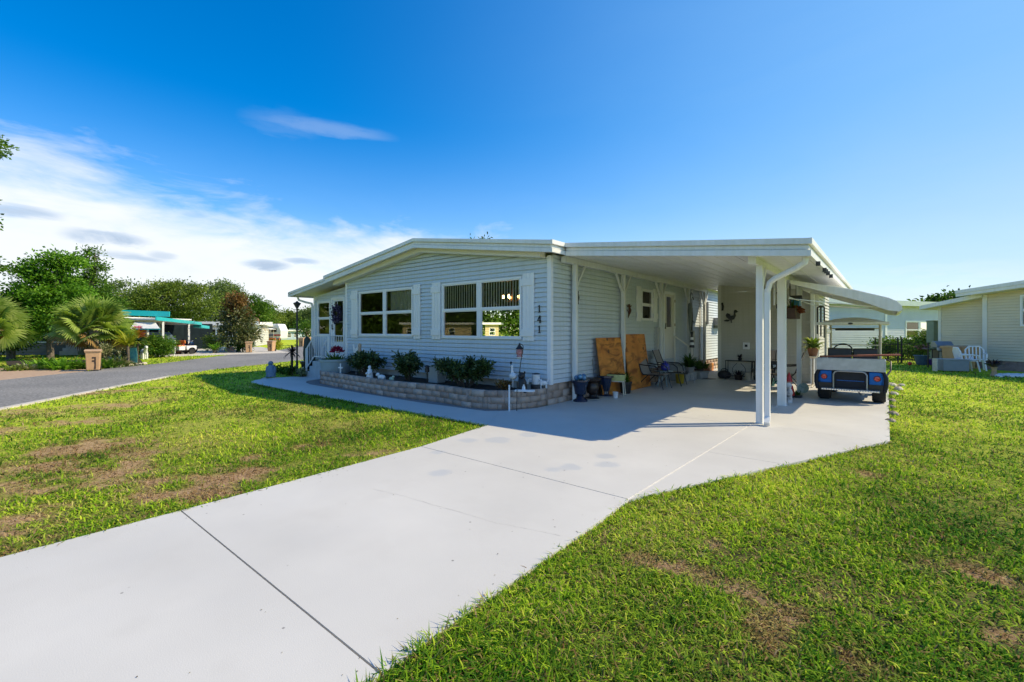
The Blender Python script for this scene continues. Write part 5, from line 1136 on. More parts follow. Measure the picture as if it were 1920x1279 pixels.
# behind the front right post: small table of odds and ends
st2 = thing('serving_table', 'small dark table crowded with cups behind the downspout', 'table', (-2.62, 14.95, 0)); part('top', MB().box(-.3, .3, -.22, .22, .50, .525), BLACK, st2, bev=.004)
for a in (-.27, .27):
    for b in (-.19, .19): part('leg', MB().tube([(a, b, .5), (a, b, 0)], .014, 6), BLACK, st2)
for i, (a, b, m) in enumerate(((-.2, .05, STATW), (-.08, -.1, STATW), (.12, -.05, STATW))): solo('white_mug', ['left white mug on the crowded dark table', 'middle white mug on the crowded dark table', 'right white mug on the crowded dark table'][i], 'mug', MB().lathe([(.035, 0), (.04, .09), (.035, .09)], n=12), m, (-2.62+a, 14.95+b, .526), 0, 'mugs on the dark table', smooth=True)
bxm = MB().box(-.14, .14, -.1, .1, 0, .19); bxm.tube([(-.1, 0, .19), (-.1, 0, .24), (.1, 0, .24), (.1, 0, .19)], .008, 5); solo('black_radio', 'black radio box on the crowded dark table', 'radio', bxm, BLACK, (-2.48, 15.03, .526), 0, bev=.01)
tc_ = thing('watering_can', 'teal green watering can under the dark table', 'watering can', (-2.62, 14.9, 0)); part('can', MB().lathe([(.11, 0), (.12, .02), (.11, .22), (.07, .24)], n=14), mat('teal_plastic', (.02, .16, .14), .4, .1, 6), tc_, smooth=True); part('spout', MB().tube([(.1, 0, .06), (.22, 0, .2), (.27, 0, .26)], [.025, .016, .022], 8), MATS['teal_plastic'], tc_, smooth=True)
# gnome, plant, plate by third post
gm = thing('garden_gnome', 'red and white garden gnome standing between the right posts', 'figurine', (-1.80, 12.55, 0))
part('gown', MB().lathe([(.11, .06), (.12, .09), (.10, .2), (.075, .30)], n=14), REDP, gm, smooth=True); part('head', MB().ell((0, 0, .36), (.065, .065, .07)), mat('face_paint', (.5, .32, .24), .5, .08, 9), gm, smooth=True); part('beard', MB().ell((0, -.05, .29), (.06, .035, .08)), STATW, gm, smooth=True); part('hat', MB().lathe([(.075, .39), (.07, .42), (.03, .54), (.004, .62)], n=12), REDP, gm, smooth=True); part('boots', MB().ell((-.05, -.03, .035), (.05, .08, .045)).ell((.05, -.03, .035), (.05, .08, .045)), BLACK, gm, smooth=True)
wf_ = MB().lathe([(.08, 0), (.085, .05), (.07, .16), (.09, .22), (.06, .3)], n=12); wf_.ell((0, 0, .34), (.06, .055, .06)); solo('white_dog_statue', 'white and black dog statue behind the second right post', 'statue', wf_, mat('black_white_paint', (.03, .03, .03), .5, .1, 9, col2=(.7, .7, .7)), (-1.70, 11.75, 0), 0, smooth=True)
gp2 = thing('grass_tuft_pot', 'low tuft of dark green grass by the garden gnome', 'potted plant', (-1.66, 12.75, 0)); part('pot', MB().lathe([(.09, 0), (.11, .06), (.09, .06)], n=12), DKGREY, gp2); blades('foliage', 60, .16, .014, G_DEEP, gp2, (0, 0, .05), .08, .8, (.4, 1.5))
plt = MB().lathe([(.005, 0), (.10, .012), (.13, .03), (.125, .038), (.10, .02), (.005, .01)], n=22, axis='Y'); solo('leaning_plate', 'teal patterned plate leaning on the third right post', 'plate', plt, mat('teal_plate', (.16, .32, .34), .3, .4, 14, col2=(.5, .6, .6)), (-1.64, 13.72, .13), .5, smooth=True)
# tall plant stand with hosta
ps = thing('plant_stand', 'tall slim ivory plant stand at the carport edge', 'plant stand', (-1.62, 15.35, 0)); part('pole', MB().tube([(0, 0, .02), (0, 0, .86)], .02, 8), IVORY, ps, smooth=True); part('top', MB().lathe([(.02, .80), (.12, .86), (.13, .875), (.12, .88)], n=14), IVORY, ps, smooth=True); part('foot', MB().tube([(.16, 0, .01), (0, 0, .08), (-.16, 0, .01)], .015, 6).tube([(0, .16, .01), (0, 0, .085), (0, -.16, .01)], .015, 6), IVORY, ps)
ho = thing('potted_hosta', 'bright variegated hosta in a clay pot on the tall stand', 'potted plant', (-1.62, 15.35, .882)); part('pot', MB().lathe([(.09, 0), (.14, .19), (.155, .2), (.155, .24), (.13, .235)], n=16), TERRA, ho, smooth=True); blades('foliage', 85, .42, .10, leafmat('hosta_leaf', (.06, .14, .02), (.20, .30, .05), (.50, .50, .22), .35), ho, (0, 0, .22), .06, 1.5, (.2, 1.45))
# hanging things on the right-hand beam
hp = thing('hanging_trough', 'dark brown wooden trough of red flowers hung between the posts', 'planter', (-1.72, 12.55, 1.88))
part('trough', MB().prism([(-.34, 0), (.34, 0), (.40, .24), (-.40, .24)], lambda a, b, t: (t, a, b), -.10, .10), mat('dark_wood', (.055, .028, .018), .7, .25, 8), hp, bev=.006)
part('bracket', MB().tube([(0, -.36, .2), (0, -.36, .46), (0, -.3, .5)], .012, 6).tube([(0, .36, .2), (0, .36, .46), (0, .3, .5)], .012, 6), BLACK, hp)
petals('flower', (0, .12, .16), (.2, .35, .14), 420, .07, leafmat('rusty_bloom', (.10, .02, .012), (.22, .06, .03), (.35, .16, .10)), hp); blades('foliage', 20, .3, .02, G_DEEP, hp, (0, -.15, .24), .12, .8, (.4, 1.5))
bl2 = thing('blue_bird_feeder', 'bright blue feeder hung above the brown trough', 'bird feeder', (-1.72, 13.0, 2.14)); part('feeder_body', MB().box(-.09, .09, -.13, .13, 0, .2), mat('azure_paint', (.02, .20, .42), .4, .1, 6), bl2, bev=.006); part('roof', MB().prism([(-.17, .2), (.17, .2), (0, .32)], lambda a, b, t: (t, a, b), -.12, .12), DKGREY, bl2); part('hanger', MB().tube([(0, 0, .31), (0, 0, .62)], .006, 5), BLACK, bl2)
wc = thing('wind_chime', 'white tube wind chime hanging inside the front right post', 'wind chime', (*dp(1458, 10.5), 2.83)); part('top_plate', MB().lathe([(.10, -.10), (.105, -.095), (.1, -.08), (.01, 0)], n=14), BLACK, wc)
for k in range(5): a = k*1.2566; part('tube', MB().tube([(math.cos(a)*.075, math.sin(a)*.075, -.12), (math.cos(a)*.075, math.sin(a)*.075, -.46-.06*k)], .017, 8), STATW, wc)
part('clapper', MB().tube([(0, 0, -.1), (0, 0, -.62)], .003, 4).ell((0, 0, -.36), (.03, .03, .02)).box(-.03, .03, -.002, .002, -.72, -.62), BLACK, wc)
for i, (yy, lb) in enumerate(((11.75, 'curly black iron hanger nearer the second right post'), (12.25, 'curly black iron hanger with round disc nearer the shed'))):
    t = thing('iron_hanger', lb, 'hanging ornament', (-1.74, yy, 2.70), 0, 'iron hangers on the right beam'); part('disc', MB().lathe([(.002, -.01), (.06, -.008), (.06, .008), (.002, .01)], (0, 0, -.10), 14, 'X'), BLACK, t, smooth=True); part('rod', MB().tube([(0, 0, 0), (0, 0, -.35)] + [(0, .06*math.sin(k*.6), -.35-.03*k) for k in range(1, 8)], .010, 6), BLACK, t, smooth=True)
# ================================================================== golf carts
def golf_cart(label, loc, rz, paint, seatm, cargo=True, roof=True, group=None, name='golf_cart'):
    t = thing(name, label, 'golf cart', (*loc, 0), rz, group)          # rear bumper at y=0, facing local +y
    for x, y in ((-.50, .38), (.50, .38), (-.47, 2.0), (.47, 2.0)):
        w = part('wheel', MB().lathe([(.12, -.115), (.205, -.12), (.228, -.08), (.232, 0), (.228, .08), (.205, .12), (.12, .115)], (x, y, .232), 26, 'X'), RUBBER, t, smooth=True, ang=50)
        part('rim', MB().lathe([(.02, -.094), (.07, -.092), (.12, -.07), (.12, .07), (.07, .092), (.02, .094)], (x, y, .232), 20, 'X'), GALV, w, smooth=True)
    part('chassis', MB().box(-.40, .40, .12, 2.25, .24, .34).box(-.36, .36, .16, .7, .34, .60), BLACK, t)
    for s in (-1, 1):        # rear wings with a wheel arch cut out
        a = [(.02, .66), (.02, .46), (.05, .38), (.13, .34), (.14, .44), (.22, .52), (.36, .56), (.50, .53), (.60, .46), (.66, .36), (.74, .34), (.80, .52), (.80, .70), (.06, .70)]
        part('rear_wing', MB().prism([(p[0], p[1]) for p in a], lambda u, z, x: (x, u, z), s*.36, s*.615), paint, t, bev=.018)
        part('wing_end', MB().prism([(s*.335, .42), (s*.545, .42), (s*.565, .52), (s*.545, .69), (s*.335, .69)], lambda a_, b_, y: (a_, y, b_), -.014, .0195), paint, t, bev=.014)
        part('fender_flare', MB().tube([(s*.60, .0, .27), (s*.625, -.01, .42), (s*.625, -.01, .58), (s*.585, -.005, .69), (s*.50, .0, .715)], [.035, .042, .042, .036, .02], 8), mat('dark_navy_panel', (.006, .010, .022), .6, .2, 8), t, smooth=True)
        part('mud_flap', MB().box(min(s*.33, s*.60), max(s*.33, s*.60), .005, .019, .26, .42), BLACK, t)
        lt_ = part('tail_light', MB().lathe([(.002, -.045), (.05, -.04), (.058, -.02), (.058, -.012)], (s*.475, 0, .555), 18, 'Y'), REDL, t, smooth=True); part('lamp_ring', MB().lathe([(.062, -.018), (.066, -.0145), (.055, -.0145)], (s*.475, 0, .555), 18, 'Y'), DKGREY, lt_)
    part('rear_panel', MB().box(-.25, .25, .088, .0995, .465, .48), paint, t)
    part('bag_well', MB().box(-.345, .345, .10, .13, .30, .69), mat('dark_navy_panel', (.006, .010, .022), .6, .2, 8), t)
    bar = [(-.30, -.05, .30), (-.30, -.055, .62), (-.27, -.055, .67), (-.22, -.055, .69), (.22, -.055, .69), (.27, -.055, .67), (.30, -.055, .62), (.30, -.05, .30)]
    part('safety_bar', MB().tube(bar, .016, 8), SILV, t, smooth=True)
    bp = part('rear_step', MB().box(-.52, .52, -.16, .02, .265, .30), GALV, t, bev=.005); sp = MB()
    for i in range(22): sp.cbox((-.49+i*.0467, -.165, .284), (.03, .016, .022))
    part('tread_edge', sp, CHROME, bp)
    part('tow_hook', MB().tube([(.16, -.02, .24), (.18, -.10, .22), (.22, -.13, .20), (.25, -.09, .21)], .014, 6), SILV, t, smooth=True)
    if cargo:
        part('cargo_box', MB().box(-.60, .60, 0, .80, .71, .735).box(-.62, .60, -.035, -.012, .705, .975).box(-.62, -.60, -.011, .80, .735, .97).box(.60, .62, -.011, .80, .735, .94).box(-.60, .60, .78, .80, .735, .95), GALV, t, bev=.004)
    part('seat_base', MB().box(-.52, .52, .86, 1.32, .34, .66), paint, t, bev=.02); part('seat', MB().box(-.50, .50, .86, 1.36, .66, .76), seatm, t, bev=.03)
    for s in (-1, 1): part('backrest', MB().cbox((s*.245, .86, 1.04), (.47, .10, .28), 0, ('X', -.10)), seatm, t, bev=.03)
    part('front_cowl', MB().prism([(1.75, .34), (2.36, .34), (2.40, .52), (2.30, .72), (1.98, .86), (1.86, .86), (1.80, .5)], lambda u, z, x: (x, u, z), -.50, .50), paint, t, bev=.03)
    part('floor', MB().box(-.52, .52, 1.32, 1.8, .30, .34), BLACK, t); part('dashboard', MB().box(-.5, .5, 1.74, 1.88, .78, .90), BLACK, t, bev=.02)
    sw_ = part('steering_column', MB().tube([(-.22, 1.80, .80), (-.22, 1.52, 1.10)], .022, 8), SILV, t, smooth=True)
    an_ = [(-.22+.185*math.cos(a), 1.50+.185*math.sin(a)*.66, 1.12+.185*math.sin(a)*.75) for a in np.linspace(0, 2*math.pi, 25)[:-1]]
    part('steering_wheel', MB().tube(an_, .017, 8, closed=True).tube([an_[0], (-.22, 1.5, 1.12), an_[12]], .012, 6), BLACK, sw_, smooth=True)
    if roof:
        for x, y0, y1, in ((-.52, .80, .84), (.52, .80, .84), (-.50, 2.05, 1.86), (.50, 2.05, 1.86)): part('roof_post', MB().tube([(x, y0, .72), (x, (y0+y1)/2, 1.25), (x, y1, 1.74)], .022, 8), IVORY, t, smooth=True)
        rp = MB(); n = 8; vs = []; fs = []
        for j in range(n+1):
            for i in range(n+1):
                u, v = i/n*2-1, j/n*2-1; z = 1.79 + .13*(1-u*u)*(1-v**4)**.6*(1 - .25*math.exp(-((abs(u)-.12)/.07)**2)); vs.append((u*.66, 1.38+v*.78, z))
        for j in range(n):
            for i in range(n): a = j*(n+1)+i; fs.append((a, a+1, a+n+2, a+n+1))
        rp.add(vs, fs); rf_ = part('roof', rp, WHITE, t, smooth=True, ang=60)
        part('roof_rim', MB().box(-.68, .68, .58, .62, 1.735, 1.80).box(-.68, .68, 2.14, 2.18, 1.735, 1.80).box(-.68, -.64, .62, 2.14, 1.735, 1.80).box(.64, .68, .62, 2.14, 1.735, 1.80).box(-.64, .64, .62, 2.14, 1.74, 1.755), WHITE, rf_, bev=.008)
        part('roof_handle', MB().lathe([(.001, .575), (.05, .576), (.05, .582)], (-.02, 0, 1.765), 12, 'Y', 1, .45), BLACK, rf_)
        ws = part('windshield_frame', MB().box(-.5, .5, 1.905, 1.925, 1.22, 1.25).box(-.5, .5, 1.875, 1.895, 1.64, 1.67).box(-.5, .5, 1.96, 1.98, .86, .89), IVORY, t)
        part('windshield', MB().add([(-.5, 1.97, .88), (.5, 1.97, .88), (.5, 1.88, 1.66), (-.5, 1.88, 1.66)], [(0, 1, 2, 3)]), GLASSC, ws)
        part('mirror', MB().lathe([(.002, -.012), (.07, -.01), (.075, 0), (.07, .01)], (-.56, 1.85, 1.58), 18, 'Y').tube([(-.52, 1.86, 1.6), (-.56, 1.86, 1.58)], .012, 6), CHROME, t, smooth=True)
        part('rear_mirror', MB().box(-.40, .40, 1.80, 1.83, 1.60, 1.66), DKGREY, t, bev=.01)
    part('fuel_hose', MB().tube([(.63, .7, .95), (.70, .62, .9), (.70, .45, .72), (.63, .3, .6)], .018, 8), BLACK, t, smooth=True)
    return t
CX, CY = -.64, 12.62
golf_cart('blue golf cart with white roof and grey cargo box parked on the concrete pad', (CX, CY), .0, BLUEP, mat('black_vinyl', (.02, .02, .024), .4, .15, 12))
wp = MB().cbox((0, 0, 0), (1.45, .19, .035), .06, ('Y', -.055)); solo('loose_board', 'red brown board lying across the blue cart cargo box', 'wood board', wp, WOODR, (CX+.14, CY+.30, 1.035), 0, bev=.003)
dc = thing('dark_wind_chime', 'dark tube wind chime hanging beyond the blue cart', 'wind chime', (-1.42, 15.2, 2.30)); part('top_plate', MB().lathe([(.09, -.06), (.09, -.04), (.01, 0)], n=12), BLACK, dc)
for k in range(3): part('tube', MB().tube([(-.08+.08*k, 0, -.06), (-.08+.08*k, 0, -.80-.05*k)], .019, 8), DKGREY, dc)
# rocks along the pad edge
for i, (px, py, s) in enumerate(((1673, 722, .17), (1684, 729, .16), (1676, 738, .13), (1672, 750, .10), (1671, 762, .09), (1674, 775, .12), (1670, 788, .10), (1690, 722, .12))):
    x, y = gp(px, py); mb = MB().ell((0, 0, 0), (s*.9, s*.7, s*.55), 9, 6, random.random()*3)
    mb.v = [(a*(1+random.uniform(-.14, .14)), b*(1+random.uniform(-.14, .14)), c*(1+random.uniform(-.14, .14))) for a, b, c in mb.v]
    lab = ['large pale rock at the far end of the pad edge', 'large pale rock set back in the grass by the cart', 'pale rock by the right rear tyre of the cart', 'small brown rock just behind the cart tyre', 'small brown rock halfway down the pad edge', 'brown rock where the pad edge meets the sunlit lawn', 'nearest small brown rock on the pad edge', 'rightmost pale rock in the grass by the cart'][i]
    solo('edging_rock', lab, 'rock', mb, mat('tan_rock', (.33, .27, .20), .9, .3, 14, .5, 40) if i in (3, 4, 5, 6) else mat('pale_rock', (.50, .45, .36), .9, .25, 14, .5, 40), (x, y, -.02), 0, 'rocks along the pad edge')
# ================================================================== right-hand neighbours
def cw(l, d): return (l*CT-d*ST, l*ST+d*CT)          # sighting frame to site frame (directions too)
A = dp(1845, 19.3); uy = cw(.184, -.983); ny = cw(-.983, -.184)
YW = Wall(A, uy, ny); YH = thing('cream_house', 'cream vinyl sided neighbouring house beyond the right lawn', 'house', (A[0], A[1], 0))
yw = MB(); siding(yw, YW, .0, 7.5, .36, 3.8, exp=.115, holes=[(1.22, 2.5, 1.77, 3.02)], planes=[(-.09, 1, 3.18)])
YL = Wall((A[0]-ny[0]*.35, A[1]-ny[1]*.35), uy, ny); siding(yw, YL, -1.95, 0, .25, 3.2, exp=.115, planes=[(-.17, 1, 3.03)])
YS = Wall(YL.p(-1.95, 0, 0)[:2], (-ny[0], -ny[1]), (-uy[0], -uy[1])); siding(yw, YS, 0, 6, .25, 2.66, exp=.115)
part('wall', yw, YSIDE, YH, world=True)
yt = MB(); YW.box(yt, -.04, .12, -.36, .03, .34, 3.2); part('corner_trim', yt, CREAMW, YH, world=True)
yt = MB(); YL.box(yt, -2.00, -1.88, -.02, .03, .2, 2.70); part('corner_trim', yt, CREAMW, YH, world=True)
yb_ = MB(); YW.box(yb_, .0, 7.5, -.06, -.02, -.1, .37); YL.box(yb_, -1.95, 0, -.06, -.02, -.1, .26); part('foundation', yb_, mat('pink_block_base', (.27, .20, .19), .9, .25, 6, .4, 40), YH, world=True)
window(YH, YW, 1.22, 2.5, 1.77, 3.02, sashes=1)
yr = MB()
YW.prism(yr, [(-.60, 3.16), (7.5, 3.88), (7.5, 4.04), (-.60, 3.32)], -11, .55)
yr1 = part('roof', yr, WHITE, YH, world=True)
yf = MB()
for z0, z1, pr in ((.0, .14, .05), (-.13, -.003, .02)): YW.prism(yf, [(-.65, 3.20+z0), (7.5, 3.92+z0), (7.5, 3.92+z1), (-.65, 3.20+z1)], .551, .55+pr)
part('fascia', yf, WHITE, yr1, world=True)
yff = MB(); YW.prism(yff, [(.0, 3.11), (7.5, 3.78), (7.5, 3.88), (.0, 3.21)], .0, .5); part('soffit', yff, CREAMW, yr1, world=True)
yl = MB(); YL.prism(yl, [(-2.5, 2.60), (-.02, 3.02), (-.02, 3.20), (-2.5, 2.78)], -6, .45); part('roof', yl, WHITE, YH, 'lower lean-to roof of the side room', world=True)
ul = MB(); YL.box(ul, -.20, -.12, .02, .12, 2.12, 2.26); part('wall_lamp', ul, BLACK, YH, world=True)
room_ = MB(); YW.box(room_, .4, 6, -4, -.4, .5, 2.9); part('interior', room_, INTER, YH, world=True)
# pale blue house far behind
a20 = R(20); ub_ = cw(math.cos(a20), math.sin(a20)); nb_ = cw(math.sin(a20), -math.cos(a20))
O = dp(1500, 28.2); BW = Wall(O, ub_, nb_); BH = thing('blue_house', 'pale blue sided house behind the black fence', 'house', (O[0], O[1], 0))
def bu(px):
    t = (px-960)/FPX; l0 = (1500-960)/FPX*28.2; d0 = 28.2; return (t*d0-l0)/(math.cos(a20)-t*math.sin(a20))
bw = MB(); bwn = (bu(1698), bu(1722.5), .98, 2.28); bwn = (bu(1697), bu(1749), .98, 2.30)
siding(bw, BW, 0, 14, .2, 3.35, exp=.12, holes=[bwn]); part('wall', bw, BSIDE, BH, world=True)
window(BH, BW, *bwn, mull=.22, case=.10); rb = MB(); BW.box(rb, .4, 13, -4, -.25, .3, 3.2); part('interior', rb, INTER, BH, world=True)
br_ = MB(); BW.box(br_, -1, 15, -8, .45, 3.35, 3.52); brf = part('roof', br_, WHITE, BH, world=True)
bf = MB(); BW.box(bf, -1.0, 15, .45, .52, 3.28, 3.62); part('fascia', bf, mat('pale_green_fascia', (.55, .63, .60), .5, .05, 3), brf, world=True)
bs = MB(); BW.box(bs, bu(1660)-.1, bu(1660)+.1, .0, .06, .2, 3.3); part('corner_trim', bs, VWHITE, BH, world=True)
bd_ = MB(); BW.box(bd_, .2, 2.4, .0, .05, .4, 2.5); part('door', bd_, VWHITE, BH, world=True)
# black picket fence
fa_, fb_ = Vector(gp(1640, 681)), Vector(gp(1762, 678)); FN = thing('picket_fence', 'black metal picket fence in front of the blue house', 'fence', (fa_.x, fa_.y, 0)); L_ = (fb_-fa_).length; fd = (fb_-fa_).normalized()
fp = MB(); rl = MB()
n = int(L_/.115)
for i in range(n): p = fa_+fd*(i*.115); fp.box(p.x-.009, p.x+.009, p.y-.009, p.y+.009, .02, 1.06 + (.10 if i % 12 == 0 else 0))
part('picket', fp, BLACK, FN, world=True)
for z in (.12, .92): part('rail', MB().beam((fa_.x, fa_.y, z), (fb_.x, fb_.y, z), .022, .03), BLACK, FN, world=True)
for px in (1641, 1682, 1689, 1760):
    q = (px-1640)/122; p = fa_.lerp(fb_, q); part('post', MB().box(p.x-.03, p.x+.03, p.y-.03, p.y+.03, -.05, 1.22).ell((p.x, p.y, 1.24), (.035, .035, .035), 8, 6), BLACK, FN, world=True)
def bush(label, loc, rx, ry, h, nc, m, group=None, name='hedge_bush', L=.12, per=26, cat='bush', z=-.04):
    t = thing(name, label, cat, (*loc, z), random.uniform(0, 6), group)
    part('stem', limbs(MB(), (0, 0, 0), (0, 0, h*.45), .05+h*.01, [(random.uniform(-.6, .6)*rx, random.uniform(-.6, .6)*ry, h*random.uniform(.5, .85)) for _ in range(6)], 6), STEMB, t, smooth=True)
    crown('foliage', [(0, 0, h*.55, rx, ry, h*.45)], nc, per, max(.08, h*.12), L, L*.55, m, t, .45); return t
for i, (px, d, w, h) in enumerate(((1665, 25.5, .9, 1.25), (1692, 25.8, .9, 1.2), (1718, 26.0, .9, 1.3), (1745, 25.4, .8, 1.75))):
    bush(['leafy hedge bush behind the blue cart windshield', 'hedge bush behind the twin fence posts', 'hedge bush under the left blue house window', 'tallest hedge bush beside the green cabinet'][i], dp(px, d), w, .5, h, 70, G_MID if i < 3 else G_DEEP, 'hedge bushes behind the black fence')
solo('electric_cabinet', 'tall grey green cabinet standing left of the cream house', 'cabinet', MB().box(-.22, .22, -.2, .2, 0, 2.05).box(-.24, .24, -.22, .22, 2.05, 2.10), DARKG, (*dp(1752, 22.6), 0), TH, bev=.01)
gr = thing('gas_grill', 'gas grill with blue grey lid beside the cream house', 'grill', (*dp(1766, 19.7), 0), TH-.25)
part('cabinet', MB().box(-.24, .24, -.22, .22, .12, .80), DKGREY, gr, bev=.01); part('door', MB().box(-.21, .21, -.24, -.221, .14, .70), mat('cream_door', (.46, .46, .38), .5, .05, 4), gr, bev=.006); part('lid', MB().prism([(-.22, .86), (.22, .86), (.22, .98), (.10, 1.14), (-.08, 1.14), (-.22, 1.0)], lambda a, b, t: (t, a, b), -.30, .30), mat('blue_grey_enamel', (.14, .19, .26), .3, .1, 5, coat=.3), gr, bev=.02); part('control_panel', MB().box(-.30, .30, -.26, -.20, .74, .87), GALV, gr, bev=.008); part('side_shelf', MB().box(.31, .62, -.2, .2, .78, .82).box(-.62, -.31, -.2, .2, .78, .82), BLACK, gr, bev=.006); part('gas_bottle', MB().lathe([(.10, 0), (.14, .05), (.14, .36), (.06, .44)], (.48, 0, 0), 14), BLACK, gr, smooth=True); part('side_pole', MB().tube([(-.5, 0, 0), (-.5, 0, 1.08)], .03, 8).tube([(-.40, -.1, 0), (-.40, -.1, .78)], .02, 8), BLACK, gr)
def bin_(label, loc, rz, sc=1.0, group=None):
    t = thing('wheeled_bin', label, 'bin', (*loc, -.01), rz, group)
    f = lambda a, b, s: (a, s, b)
    part('bin_body', MB().add([(-.245, -.25, .04), (.245, -.25, .04), (.245, .24, .04), (-.245, .24, .04), (-.285, -.30, .95), (.285, -.30, .95), (.285, .30, .95), (-.285, .30, .95)], [(0,3,2,1),(4,5,6,7),(0,1,5,4),(1,2,6,5),(2,3,7,6),(3,0,4,7)]), TANB, t, bev=.03)
    part('rim', MB().box(-.31, .31, -.33, .32, .93, .985), TANB, t, bev=.012); part('lid', MB().prism([(-.35, .988), (.34, .988), (.34, 1.04), (.0, 1.075), (-.33, 1.03)], lambda a, b, s: (s, a, b), -.32, .32), mat('tan_bin_lid', (.46, .31, .19), .5, .08, 6), t, bev=.012)
    part('grip_recess', MB().box(-.03, .12, -.292, -.250, .62, .70).box(.06, .12, -.286, -.245, .40, .62).box(-.03, .06, -.284, -.245, .46, .54).box(.06, .12, -.272, -.20, .10, .40), mat('dark_recess', (.06, .04, .03), .9, .1, 6), t)
    for s in (-1, 1): part('wheel', MB().lathe([(.03, -.03), (.11, -.03), (.12, 0), (.11, .03), (.03, .03)], (s*.25, .27, .12), 16, 'X'), RUBBER, t, smooth=True)
    part('handle', MB().tube([(-.26, .34, .95), (-.26, .40, .97), (.26, .40, .97), (.26, .34, .95)], .018, 6), TANB, t)
    t.scale = (sc, sc, sc); return t
bin_('tan wheeled bin between the grill and white chairs', dp(1788, 19.2), TH+.15, .92, 'bins beside the cream house'); bin_('tan wheeled bin behind the white chairs', dp(1814, 18.9), TH+.2, .92, 'bins beside the cream house')
def plastic_chair(label, loc, rz, z=0):
    t = thing('plastic_chair', label, 'chair', (*loc, z), rz, 'white plastic chairs by the cream house')      # faces local -y
    part('seat', MB().box(-.24, .24, -.24, .22, .40, .43), VWHITE, t, bev=.01)
    for x, y in ((-.25, -.26), (.25, -.26), (-.24, .26), (.24, .26)): part('leg', MB().tube([(x*.9, y*.85, .41), (x*1.08, y*1.12, 0)], .028, 8), VWHITE, t, smooth=True)
    bk = MB().tube([(-.25, .22, .42), (-.26, .30, .78), (-.16, .33, .92), (.16, .33, .92), (.26, .30, .78), (.25, .22, .42)], .028, 8)
    for k in range(4): x = -.15+.1*k; bk.tube([(x, .24, .42), (x, .33, .90)], .022, 6)
    part('backrest', bk, VWHITE, t, smooth=True)
    for s in (-1, 1): part('armrest', MB().tube([(s*.26, .28, .64), (s*.29, 0, .66), (s*.29, -.24, .63), (s*.27, -.29, .4)], .028, 8), VWHITE, t, smooth=True)
    return t
plastic_chair('white plastic armchair nearer the grey storage chest', dp(1812, 18.0), TH+1.2); plastic_chair('white plastic armchair tipped against the cream house corner', dp(1829, 17.9), TH-.7, .05)
chs = thing('storage_chest', 'low grey storage chest with a white lattice end', 'chest', (*dp(1786, 18.0), 0), TH-.25); part('box', MB().box(-.42, .42, -.22, .22, .02, .44), mat('grey_chest', (.24, .27, .31), .6, .06, 6), chs, bev=.012); part('lid', MB().box(-.44, .44, -.24, .24, .442, .485), mat('grey_chest_lid', (.30, .33, .36), .5, .06, 6), chs, bev=.01)
lat = MB().box(-.66, -.635, -.25, .02, .0, .5)
for k in range(5): lat.beam((-.632, -.24+.05*k, .02), (-.632, -.06+.018*k, .48), .012, .02); lat.beam((-.63, -.02-.05*k, .02), (-.63, -.2-.01*k, .48), .012, .02)
part('lattice_panel', lat, mat('weathered_white', (.5, .5, .48), .7, .15, 20), chs)
bb = thing('bowl_planter', 'dark plant bowl on a tan pedestal beside the cream house', 'planter', (*gp(1864, 703), -.03)); part('pedestal', MB().lathe([(.12, 0), (.09, .06), (.06, .2), (.10, .32)], n=14), mat('tan_stone', (.42, .31, .2), .8, .15, 9), bb, smooth=True); part('bowl', MB().lathe([(.10, .32), (.24, .42), (.26, .44), (.2, .43)], n=18), BROWNC, bb, smooth=True); blades('foliage', 60, .3, .05, G_PURPLE, bb, (0, 0, .42), .16, 1.0, (.1, 1.2))
bpx = thing('blue_pot', 'slate blue pot with a shrub at the fence end', 'potted plant', (*gp(1728, 683), -.02)); part('pot', MB().lathe([(.20, 0), (.28, .40), (.31, .41), (.30, .45), (.26, .44)], n=18), BLUPOT, bpx, smooth=True); crown('foliage', [(0, 0, .72, .3, .3, .3)], 24, 14, .09, .12, .06, G_OLIVE, bpx); petals('flower', (0, 0, .72), (.28, .28, .28), 110, .08, F_PINK, bpx)
ppx = thing('purple_pot', 'purple pot on the ground before the gas grill', 'pot', (*gp(1752, 684), -.02)); part('pot', MB().lathe([(.18, 0), (.27, .24), (.29, .25), (.28, .28), (.24, .27)], n=18), PURP, ppx, smooth=True); part('soil', MB().lathe([(.24, .25), (.24, .262)], n=14), SOIL, ppx)
rb_ = thing('red_flower_ornament', 'small red ball ornament standing in the right lawn', 'garden ornament', (*gp(1706, 689), -.03)); part('ball', MB().ell((0, 0, .20), (.08, .08, .08)), REDP, rb_, smooth=True); part('stem', MB().tube([(0, 0, 0), (0, 0, .15)], .012, 6), BLACK, rb_)
gp_ = MB()
for i in range(26): x, y = gp(1872+i*2.4, 703+random.uniform(-1.5, 2.5)); gp_.ell((x, y, -.02), (.12, .10, .06), 7, 5)
tag(gp_.obj('white_stones', STATW, smooth=True), 'bed of white stones along the cream house base', 'stones', kind='stuff')
x, y = dp(1768, 60); tree('far_tree', 'low dark tree showing over the cream house lean-to', 'tree', (x, y), 4, .3, [(0, 0, 5.2, 2.6, 2.2, 1.0), (3, 1, 5.0, 2.4, 2, .9)], 80, 26, .5, .5, .3, G_DEEP, 'trees beyond the right houses')
x, y = dp(1800, 62); tree('far_tree', 'low dark tree farther right over the cream house', 'tree', (x, y), 4, .3, [(0, 0, 5.6, 2.6, 2.2, 1.0), (2.6, 1, 5.4, 2.0, 2, .9)], 80, 26, .5, .5, .3, G_DEEP, 'trees beyond the right houses')
